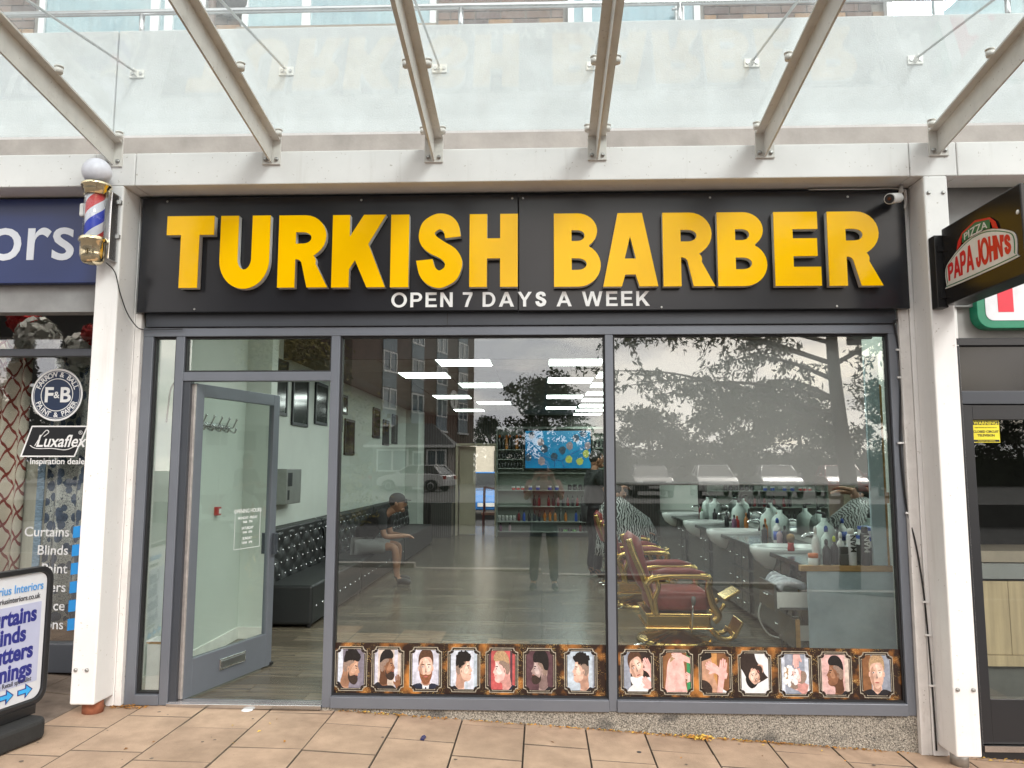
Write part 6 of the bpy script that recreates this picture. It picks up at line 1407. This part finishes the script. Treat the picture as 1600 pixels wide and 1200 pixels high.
    Jb = {'pelvis': J['pelvis']}; Rb = {'pelvis': .138}; Eb = []
    for s in 'LR':
        Jb['hip'+s] = J['hip'+s]; Rb['hip'+s] = .105; Eb.append(('pelvis', 'hip'+s))
        if shorts: Jb['kn'+s] = cut('hip'+s, 'kn'+s, .82); Rb['kn'+s] = .088
        else: Jb['kn'+s] = J['kn'+s]; Rb['kn'+s] = .075; Jb['an'+s] = cut('kn'+s, 'an'+s, .96); Rb['an'+s] = .062; Eb.append(('kn'+s, 'an'+s))
        Eb.append(('hip'+s, 'kn'+s))
    skin_obj('shorts' if shorts else 'trousers', Jb, Eb, Rb, bottom, e_, 'pelvis')
    for s in 'LR':
        a, t = Vector(J['an'+s]), Vector(J['to'+s]); z = -.0
        Jf = {'a': tuple(a+Vector((0, -.03, -.035))), 'b': tuple(a.lerp(t, .5)), 'c': tuple(t+Vector((0, .05, 0))), 'u': tuple(a+Vector((0, 0, .035)))}
        skin_obj('shoe', Jf, [('a', 'b'), ('b', 'c'), ('a', 'u')], {'a': .045, 'b': .048, 'c': .04, 'u': .048}, shoes, e_, 'a', 1)
    return e_
SKN1, SKN2 = mat('skin_warm', (.36, .18, .11), .5, var=.06), mat('skin_fair', (.48, .27, .19), .5, var=.06)
DENIM = mat('denim', (.05, .075, .11), .85, var=.25, vscale=8, bump=.2); BLKCL = mat('black_cotton', (.016, .016, .018), .85, var=.1); GREYCL = mat('grey_jersey', (.28, .28, .28), .9, var=.1); REDCL = mat('red_cotton', (.26, .03, .035), .8, var=.1); HAIRB = mat('dark_hair', (.018, .013, .011), .6, var=.3, vscale=40); TRAIN = mat('black_trainer', (.018, .018, .02), .5, var=.1)
# photographer, seen only as a reflection in the windows
Jp = {'pelvis': (0, -.02, .93), 'spine': (0, -.01, 1.12), 'chest': (0, 0, 1.33), 'neck': (0, 0, 1.49), 'head': (0, .02, 1.56),
      'shL': (-.19, 0, 1.41), 'elL': (-.24, .17, 1.23), 'wrL': (-.12, .33, 1.50), 'haL': (-.10, .36, 1.56), 'shR': (.19, 0, 1.41), 'elR': (.24, .17, 1.23), 'wrR': (.12, .33, 1.50), 'haR': (.10, .36, 1.56),
      'hipL': (-.10, -.02, .90), 'knL': (-.125, .02, .49), 'anL': (-.14, -.03, .10), 'toL': (-.16, .10, .045), 'hipR': (.10, -.02, .90), 'knR': (.125, .02, .49), 'anR': (.14, -.03, .10), 'toR': (.16, .10, .045)}
person(Jp, (.03, -5.52, gz(.03)-.045), 0, 'person in red top and jeans holding up a phone, mirrored in the window', SKN2, REDCL, DENIM, TRAIN, HAIRB)
o = empty('phone', (.0, -5.11, 1.60), 'dark phone held up by the person in the red top', 'phone'); box('body', (-.085, .075, -5.115, -5.106, 1.575, 1.652), BLACK, o, .003); box('screen', (-.08, .07, -5.1165, -5.1152, 1.579, 1.648), emat('phone_screen', (.12, .13, .14), .3), o)
# seated customer on the sofa, leaning forward
Js = {'pelvis': (0, -.44, .54), 'spine': (0, -.34, .71), 'chest': (0, -.19, .87), 'neck': (0, -.04, .945), 'head': (0, .03, .985),
      'shL': (-.18, -.14, .90), 'elL': (-.20, -.08, .63), 'wrL': (-.10, .13, .62), 'haL': (-.06, .18, .62), 'shR': (.18, -.14, .90), 'elR': (.20, -.08, .63), 'wrR': (.10, .13, .63), 'haR': (.05, .18, .63),
      'hipL': (-.10, -.40, .50), 'knL': (-.14, .05, .50), 'anL': (-.13, .02, .10), 'toL': (-.15, .16, .05), 'hipR': (.10, -.40, .50), 'knR': (.14, .05, .50), 'anR': (.13, .08, .10), 'toR': (.15, .22, .05)}
Js = {k: (v[0], v[1], v[2]) for k, v in Js.items()}
person(Js, (-1.92, 5.0, FL), -PI/2, 'seated man in black cap, black shirt and grey shorts on the sofa', SKN1, BLKCL, GREYCL, TRAIN, HAIRB, shorts=True, cap=mat('black_cap', (.02, .02, .022), .7))
# barber standing behind the third chair
Jb_ = dict(Jp); Jb_.update({'elL': (-.25, .10, 1.16), 'wrL': (-.16, .34, 1.18), 'haL': (-.12, .41, 1.18), 'elR': (.27, .08, 1.17), 'wrR': (.18, .33, 1.24), 'haR': (.13, .40, 1.24)})
person(Jb_, (.74, 5.75, FL), RAD(-75), 'barber in black shirt standing behind the striped cape', SKN1, BLKCL, BLKCL, TRAIN, HAIRB)
# customer under a striped cape in the third chair
Jc = {'pelvis': (0, -.10, .50), 'spine': (0, -.14, .68), 'chest': (0, -.16, .88), 'neck': (0, -.15, 1.04), 'head': (0, -.12, 1.10), 'shL': (-.18, -.15, .95), 'elL': (-.24, .0, .72), 'wrL': (-.2, .22, .66), 'haL': (-.18, .28, .66), 'shR': (.18, -.15, .95), 'elR': (.24, .0, .72), 'wrR': (.2, .22, .66), 'haR': (.18, .28, .66),
      'hipL': (-.10, -.05, .52), 'knL': (-.13, .36, .52), 'anL': (-.13, .44, .16), 'toL': (-.13, .56, .14), 'hipR': (.10, -.05, .52), 'knR': (.13, .36, .52), 'anR': (.13, .44, .16), 'toR': (.13, .56, .14)}
person(Jc, (1.12, 5.4, FL), -PI/2, 'customer seated in the third barber chair under the striped cape', SKN2, BLKCL, DENIM, TRAIN, HAIRB)
ZEB = bpy.data.materials.new('zebra_cape_cloth'); ZEB.use_nodes = True; nt = ZEB.node_tree; b = nt.nodes['Principled BSDF']; b.inputs['Roughness'].default_value = .5
tc = nt.nodes.new('ShaderNodeTexCoord'); wv = nt.nodes.new('ShaderNodeTexWave'); wv.inputs['Scale'].default_value = 10; wv.inputs['Distortion'].default_value = 9; wv.inputs['Detail Scale'].default_value = 1.2; rp = nt.nodes.new('ShaderNodeValToRGB'); rp.color_ramp.interpolation = 'CONSTANT'; rp.color_ramp.elements[0].color = (.015, .015, .015, 1); rp.color_ramp.elements[1].position = .5; rp.color_ramp.elements[1].color = (.42, .43, .42, 1)
nt.links.new(tc.outputs['Object'], wv.inputs[0]); nt.links.new(wv.outputs[0], rp.inputs[0]); nt.links.new(rp.outputs[0], b.inputs['Base Color'])
cp = MB(); cp.smooth = True; n = 40; rg = [(.075, 1.16, 0), (.15, 1.10, 0), (.26, 1.02, .0), (.33, .86, .02), (.37, .70, .05), (.39, .52, .05), (.40, .38, .05)]
for j, (r, z, dx) in enumerate(rg):
    for k in range(n):
        a = 2*PI*k/n; rr = r*(1+.05*j/6*math.sin(7*a+.6*j)); cp.v.append((1.0+dx+rr*(1.25 if math.cos(a) > 0 and j > 2 else .85)*math.cos(a), 5.4+rr*.95*math.sin(a), FL+z-.02))
for j in range(len(rg)-1):
    for k in range(n): cp._f((j*n+k, j*n+(k+1) % n, (j+1)*n+(k+1) % n, (j+1)*n+k))
o = cp.build('barber_cape', ZEB); tag(o, 'black and white striped barber cape draped over the customer', 'cape')
sdm = o.modifiers.new('thickness', 'SOLIDIFY'); sdm.thickness = .004

# ================================================================== across the street, seen in the reflections
PLAT = .30
struct(MB().box(-150, 150, -140, -24, -.61, PLAT).build('car_park', mat('worn_asphalt', (.075, .075, .075), .8, var=.2, vscale=2, bump=.2)))
# apartment block, standing obliquely
ang = math.atan2(-.957, .29)
fb = empty('apartment_block', (-11.4, -(45.5-5.05), PLAT), 'brown brick apartment block with white window strips, mirrored in the left window', 'building')
fb.rotation_euler.z = ang
BRF = mat('far_brown_brick', (.12, .066, .048), .85, var=.25, vscale=1.5); BRF.node_tree
Lb = 19.7
def fp(mb, nm, m, p=None): return mb.build(nm, m, p or fb, org=(0, 0, 0))
fp(MB().box(0, Lb, -12, 0, 0, 19), 'walls', BRF); fp(MB().box(-.3, Lb+.3, -12.3, .3, 19, 19.5), 'roof_edge', OLDWHITE)
GLF = mat('far_window_glass', (.10, .14, .18), .1, var=.3, vscale=1, spec=.8); PANL = mat('far_infill_panel', (.22, .27, .32), .6, var=.1)
for k, u in enumerate((4.7, 8.9, 13.05, 17.2)):
    for st in range(6):
        z = 4.1+st*2.45
        fp(MB().box(u-.95, u+.95, .02, .06, z, z+1.0), 'infill_panel', PANL)
        w_ = fp(MB().box(u-.95, u+.95, .02, .10, z+1.0, z+1.1).box(u-.95, u+.95, .02, .10, z+2.3, z+2.4).box(u-.95, u-.85, .021, .099, z+1.1, z+2.3).box(u+.85, u+.95, .021, .099, z+1.1, z+2.3).box(u-.05, u+.05, .021, .099, z+1.1, z+2.3), 'window', UPVC)
        fp(MB().box(u-.85, u+.85, .02, .05, z+1.1, z+2.3), 'pane', GLF, w_)
    fp(MB().box(u-1.05, u+1.05, .02, .14, 3.95, 4.09), 'strip_sill', UPVC)
ck = fp(MB().lathe([(.75, .03), (.75, .12)], (15.3, 0, 6.6), 24, 'y'), 'round_sign', WHITEPL); fp(MB().box(15.2, 15.4, .121, .13, 6.15, 7.05), 'sign_mark', BLACK, ck)
# low house in front
ho = empty('bungalow', (-8, -42.5, PLAT), 'low house with grey hipped roof and white bay windows, mirrored in the left window', 'house')
box('walls', (-10.2, -5.6, -44.5, -41.2, PLAT, 2.95), mat('house_render', (.16, .13, .12), .85, var=.1), ho)
M = MB(); M.v = [(-10.6, -44.9, 2.95), (-5.2, -44.9, 2.95), (-5.2, -40.7, 2.95), (-10.6, -40.7, 2.95), (-9.0, -42.8, 4.35), (-6.8, -42.8, 4.35)]
for f in ((0, 1, 5, 4), (1, 2, 5), (2, 3, 4, 5), (3, 0, 4), (3, 2, 1, 0)): M._f(f)
M.build('roof', mat('slate_tile', (.075, .075, .08), .8, var=.2, vscale=6), ho); box('fascia_board', (-10.65, -5.15, -40.7, -40.62, 2.80, 2.96), UPVC, ho)
for x0, x1 in ((-9.9, -8.0), (-6.9, -5.7)):
    w_ = MB().box(x0, x1, -41.2, -40.9, 1.35, 1.45).box(x0, x1, -41.2, -40.9, 2.6, 2.7).box(x0, x0+.09, -41.2, -40.9, 1.45, 2.6).box(x1-.09, x1, -41.2, -40.9, 1.45, 2.6).box((x0+x1)/2-.05, (x0+x1)/2+.05, -41.2, -40.9, 1.45, 2.6).build('window', UPVC, ho); box('pane', (x0+.05, x1-.05, -41.1, -40.98, 1.45, 2.6), GLF, w_)
w_ = box('door', (-7.75, -7.1, -41.2, -41.0, PLAT, 2.6), UPVC, ho); box('door_glass', (-7.65, -7.2, -41.0, -40.97, 1.4, 2.45), GLF, w_)
# cars
TYRE = mat('tyre', (.02, .02, .02), .8); CGL = mat('car_glass', (.015, .018, .02), .06, spec=.8); RIM = mat('alloy_rim', (.45, .45, .46), .3, metal=.9)
def car(x, y, z, rz, paint, label, group='parked cars'):
    e_ = empty('parked_car', (x, y, z), label, 'car', group); e_.rotation_euler.z = rz
    def B(mb, nm, m, p=None, bev=0., seg=3): return mb.build(nm, m, p or e_, bev, org=(0, 0, 0), seg=seg)
    prof = [(-2.05, .32), (-2.08, .60), (-2.02, .86), (-1.80, .95), (-1.0, .98), (.75, .98), (1.55, .88), (1.98, .74), (2.08, .55), (2.05, .32), (1.72, .28), (1.66, .48), (1.50, .60), (1.28, .64), (1.06, .60), (.90, .48), (.84, .28), (-.90, .28), (-.96, .48), (-1.12, .60), (-1.34, .64), (-1.56, .60), (-1.72, .48), (-1.78, .28)]
    B(MB().prism(prof, -.86, .86, 'xz'), 'body', paint, None, .05)
    # greenhouse with tumblehome
    M = MB(); lo = [(-1.85, .95), (.95, .96)]; hi = [(-1.35, 1.42), (.05, 1.44)]
    M.v = [(-1.85, -.80, .95), (.98, -.80, .95), (.98, .80, .95), (-1.85, .80, .95), (-1.38, -.62, 1.40), (.10, -.62, 1.43), (.10, .62, 1.43), (-1.38, .62, 1.40)]
    for f in ((0, 1, 5, 4), (1, 2, 6, 5), (2, 3, 7, 6), (3, 0, 4, 7), (4, 5, 6, 7)): M._f(f)
    B(M, 'windows', CGL)
    B(MB().box(-1.42, .14, -.63, .63, 1.395, 1.455), 'roof', paint, None, .03)
    for s in (-1, 1):
        for a, b_ in (((-1.85, s*.805, .96), (-1.40, s*.63, 1.42)), ((.98, s*.805, .96), (.12, s*.63, 1.44)), ((-.45, s*.81, .96), (-.50, s*.635, 1.42))): B(MB().tube([a, b_], .03, 6), 'pillar', paint)
        B(MB().box(.55, .75, min(s*.86, s*1.0), max(s*.86, s*1.0), .95, 1.07), 'mirror', paint, None, .03)
        B(MB().ell((1.93, s*.62, .68), (.12, .2, .08), 10, 7), 'headlight', mat('headlight', (.6, .62, .64), .1)); B(MB().box(-2.09, -1.98, min(s*.5, s*.82), max(s*.5, s*.82), .68, .86), 'tail_light', mat('tail_light', (.30, .01, .01), .2))
        for xx in (-1.34, 1.28):
            w = B(MB().lathe([(.20, -.10), (.30, -.10), (.315, -.06), (.315, .06), (.30, .10), (.20, .10)], (xx, s*.78, .315), 20, 'y'), 'wheel', TYRE); B(MB().lathe([(.205, .0), (.20, s*.105), (.05, s*.09)], (xx, s*.78, .315), 16, 'y'), 'rim', RIM, w)
    B(MB().box(2.07, 2.10, -.26, .26, .42, .53), 'number_plate', WHITEPL)
    return e_
WC, SC, DC, BC, RCc = mat('car_white', (.70, .71, .72), .18, coat=1., var=0), mat('car_silver', (.38, .39, .40), .25, metal=.6, coat=1., var=0), mat('car_dark', (.03, .032, .035), .15, coat=1., var=0), mat('car_blue', (.03, .20, .55), .2, coat=1., var=0), mat('car_red', (.30, .02, .02), .2, coat=1., var=0)
car(-6.9, -37.5, PLAT, RAD(200), WC, 'white hatchback parked before the low house, mirrored in the left window'); car(-11.6, -37.0, PLAT, RAD(185), SC, 'silver car at the left end of the mirrored car row')
for k, (x, p, c_) in enumerate(((5.0, DC, 'black'), (7.9, WC, 'white'), (10.8, SC, 'silver'), (13.7, RCc, 'red'), (16.6, DC, 'dark grey'))): car(x, -31.0, PLAT, RAD(92+3*k), p, f'{c_} car parked {["first", "second", "third", "fourth", "fifth"][k]} from the left in the mirrored car park row')
car(-1.75, 20.5, .02, RAD(-88), BC, 'bright blue car in the yard seen through the back door', 'cars behind the shop')
# trees
BARK = mat('bark', (.07, .055, .042), .9, var=.3, vscale=8, bump=.6, bscale=30)
def leafmat(n, c, c2): return mat(n, c, .6, var=.35, vscale=2.2, c2=c2, spec=.2)
G1, G2, G3, GY = leafmat('leaf_dark', (.028, .045, .018), (.055, .08, .03)), leafmat('leaf_mid', (.04, .065, .022), (.075, .11, .035)), leafmat('leaf_conifer', (.018, .03, .018), (.035, .055, .03)), leafmat('leaf_yellow', (.16, .14, .03), (.28, .22, .05))
def quads(name, C, s, m, parent, elong=1., droop=0.):
    n = len(C); d = rng.normal(size=(n, 3)); d[:, 2] -= droop; d /= np.linalg.norm(d, axis=1)[:, None]; t = np.cross(d, rng.normal(size=(n, 3))); t /= np.linalg.norm(t, axis=1)[:, None]
    s = s*rng.uniform(.6, 1.3, size=(n, 1)); a, b_ = d*s*elong, t*s*.5
    V = np.stack([C-a, C-b_*.8+a*.1, C+a, C+b_], 1).reshape(-1, 3)
    me = bpy.data.meshes.new(name); me.vertices.add(4*n); me.vertices.foreach_set('co', V.ravel()); me.loops.add(4*n); me.loops.foreach_set('vertex_index', np.arange(4*n)); me.polygons.add(n); me.polygons.foreach_set('loop_start', np.arange(0, 4*n, 4)); me.materials.append(m); me.update(calc_edges=True)
    o = bpy.data.objects.new(name, me); col.objects.link(o); o.parent = parent; return o
def clumps(lobes, n, k, cr):
    out = []
    for (c_, r) in lobes:
        q = rng.normal(size=(n, 3)); q /= np.linalg.norm(q, axis=1)[:, None]; q *= (rng.uniform(.25, 1., size=(n, 1))**.45)*np.array(r); q += np.array(c_)
        for p in q: out.append(p+rng.normal(scale=cr, size=(k, 3))*np.array((1, 1, .6)))
    return np.concatenate(out)
def tree(x, y, z, h, w, m, label, group, lobes=9, n=26, k=26, cr=.28, s=.16, trunk=.22, base=.0):
    e_ = empty('tree', (x, y, z), label, 'tree', group)
    T = MB(); T.tube([(0, 0, 0), (.1, 0, h*.3), (0, .1, h*.62), (.1, 0, h*.85)], [trunk, trunk*.8, trunk*.5, trunk*.15], 8); Lb_ = []
    for i in range(lobes):
        a = i*2.4+rng.uniform(0, .6); q = (i+.5)/lobes; zz = h*(base+.1+(.85-base)*q); rr = w*.55*math.sin(PI*min(.95, .22+.72*q))**.8
        c_ = (rr*math.cos(a), rr*math.sin(a), zz); Lb_.append((c_, (w*.36, w*.36, h*.13))); T.tube([(0, 0, max(.5, zz-h*.2)), (c_[0]*.5, c_[1]*.5, zz-h*.07), c_], [trunk*.35, trunk*.22, trunk*.08], 6)
    Lb_.append(((0, 0, h*.86), (w*.3, w*.3, h*.13)))
    T.build('trunk', BARK, e_, org=(0, 0, 0)); quads('crown', clumps(Lb_, n, k, cr), s, m, e_)
    return e_
tree(.3, -61, PLAT, 9.3, 5.0, G1, 'broad dark tree mirrored in the middle of the left window', 'trees across the car park', 11, 26, 26, .35, .2)
tree(-4.9, -68, PLAT, 6.0, 3.0, G1, 'small dark tree beside the mirrored apartment block', 'trees across the car park', 8, 20, 24)
for k, (x, y, h, w, m_) in enumerate(((9, -60, 6.2, 4.6, G1), (15, -58, 7.6, 5.4, G2), (21.5, -60, 7.0, 5.4, G1), (28, -57, 8.2, 5.6, G2), (35, -60, 7.4, 5.5, G1), (44, -60, 9, 6.5, G1))): tree(x, y, PLAT, h, w, m_, f'rounded tree, {["first", "second", "third", "fourth", "fifth", "sixth"][k]} from the left in the mirrored tree line at right', 'trees across the car park', 10, 22, 26, .35, .2)
tree(-8.3, -20.5, -.5, 6.9, 3.4, GY, 'yellowing street tree mirrored above the open door', 'street trees', 10, 24, 30, .25, .10, .12)
hg = empty('hedge', (20, -55, PLAT), 'long dense dark hedge below the mirrored tree line', 'hedge')
q_ = np.stack([rng.uniform(-25, 27, 15000), rng.uniform(-1.2, 1.2, 15000), rng.uniform(0, 1, 15000)], 1); q_[:, 2] *= 2.9+.7*np.sin(q_[:, 0]*.7)+.4*np.sin(q_[:, 0]*1.9); quads('foliage', q_, .22, G1, hg); MB().box(-25, 27, -.8, .8, 0, 2.0).build('hedge_core', G1, hg, org=(0, 0, 0))
def conifer(x, y, z, h, w, label):
    e_ = empty('conifer', (x, y, z), label, 'tree', 'conifers across the car park'); MB().tube([(0, 0, 0), (0, 0, h*.98)], [.25, .03], 8).build('trunk', BARK, e_, org=(0, 0, 0))
    P = []
    for i in range(46):
        q = i/45; zz = h*(.06+.92*q); r = w*(1-q)**.85*rng.uniform(.8, 1.1)
        for b_ in range(9):
            a = rng.uniform(0, 6.28); t = np.linspace(.15, 1, 6)[:, None]; pts = np.array([[math.cos(a)*r, math.sin(a)*r, -.35*r*.6]])*t+np.array([0, 0, zz]); P.append(np.repeat(pts, 5, 0)+rng.normal(scale=.10, size=(30, 3)))
    quads('crown', np.concatenate(P), .19, G3, e_, 1.3, .3); return e_
for k, (x, h, w) in enumerate(((-40.5, 14.2, 2.3), (-38.0, 15.0, 1.9), (-35.2, 14.2, 2.2), (-33.2, 12.4, 1.7), (-43.5, 11.5, 2.4))): conifer(x, -52-(k % 2)*2, PLAT, h, w, f'tall conifer mirrored in the curtain shop window, {["second", "third", "fourth", "fifth", "first"][k]} from the left')
# feathery street tree close behind the viewer
ft_ = empty('feathery_tree', (5.5, -9.2, -.5), 'feathery leaved street tree mirrored over the grey blind', 'tree', 'street trees')
T = MB(); trk = catmull([(0, 0, 0), (.05, .05, 1.6), (-.05, 0, 3.0), (-.15, .05, 4.4), (-.1, 0, 6.0), (0, 0, 7.4)], 4); T.tube(trk, [.19-.0072*i for i in range(len(trk))], 10); pts = []; rr = random.Random(11)
for i in range(22):
    z0 = rr.uniform(2.6, 6.6); a = PI+rr.gauss(0, 1.0) if i % 4 else rr.uniform(0, 6.28); l = rr.uniform(2.2, 4.3)*(1.0 if z0 < 5 else .7)
    p0 = Vector((-.1, 0, z0)); d = Vector((math.cos(a), math.sin(a)*.7, rr.uniform(.05, .35))); br_ = catmull([p0, p0+d*l*.35+Vector((0, 0, .15)), p0+d*l*.7+Vector((0, 0, .1)), p0+d*l+Vector((0, 0, -.25))], 5)
    T.tube(br_, [.05*(1-.85*j/(len(br_)-1)) for j in range(len(br_))], 6)
    for q in range(16):
        b0 = Vector(br_[min(len(br_)-1, int((.22+.78*q/16)*len(br_)))]); dd = Vector((rr.gauss(0, 1), rr.gauss(0, 1), rr.uniform(-.9, .3))).normalized(); tl = rr.uniform(.3, .75)
        tw_ = [b0, b0+dd*tl*.5, b0+dd*tl+Vector((0, 0, -.15*tl))]; T.tube(tw_, [.010, .007, .003], 4, False)
        for j in range(34):
            t = j/33; p = tw_[0].lerp(tw_[1], min(1, 2*t)) if t < .5 else tw_[1].lerp(tw_[2], 2*t-1)
            pts.append((p.x+rr.gauss(0, .05), p.y+rr.gauss(0, .05), p.z+rr.gauss(-.03, .05)))
T.build('trunk', BARK, ft_, org=(0, 0, 0)); quads('crown', np.array(pts), .052, G2, ft_, 1.35, .9)
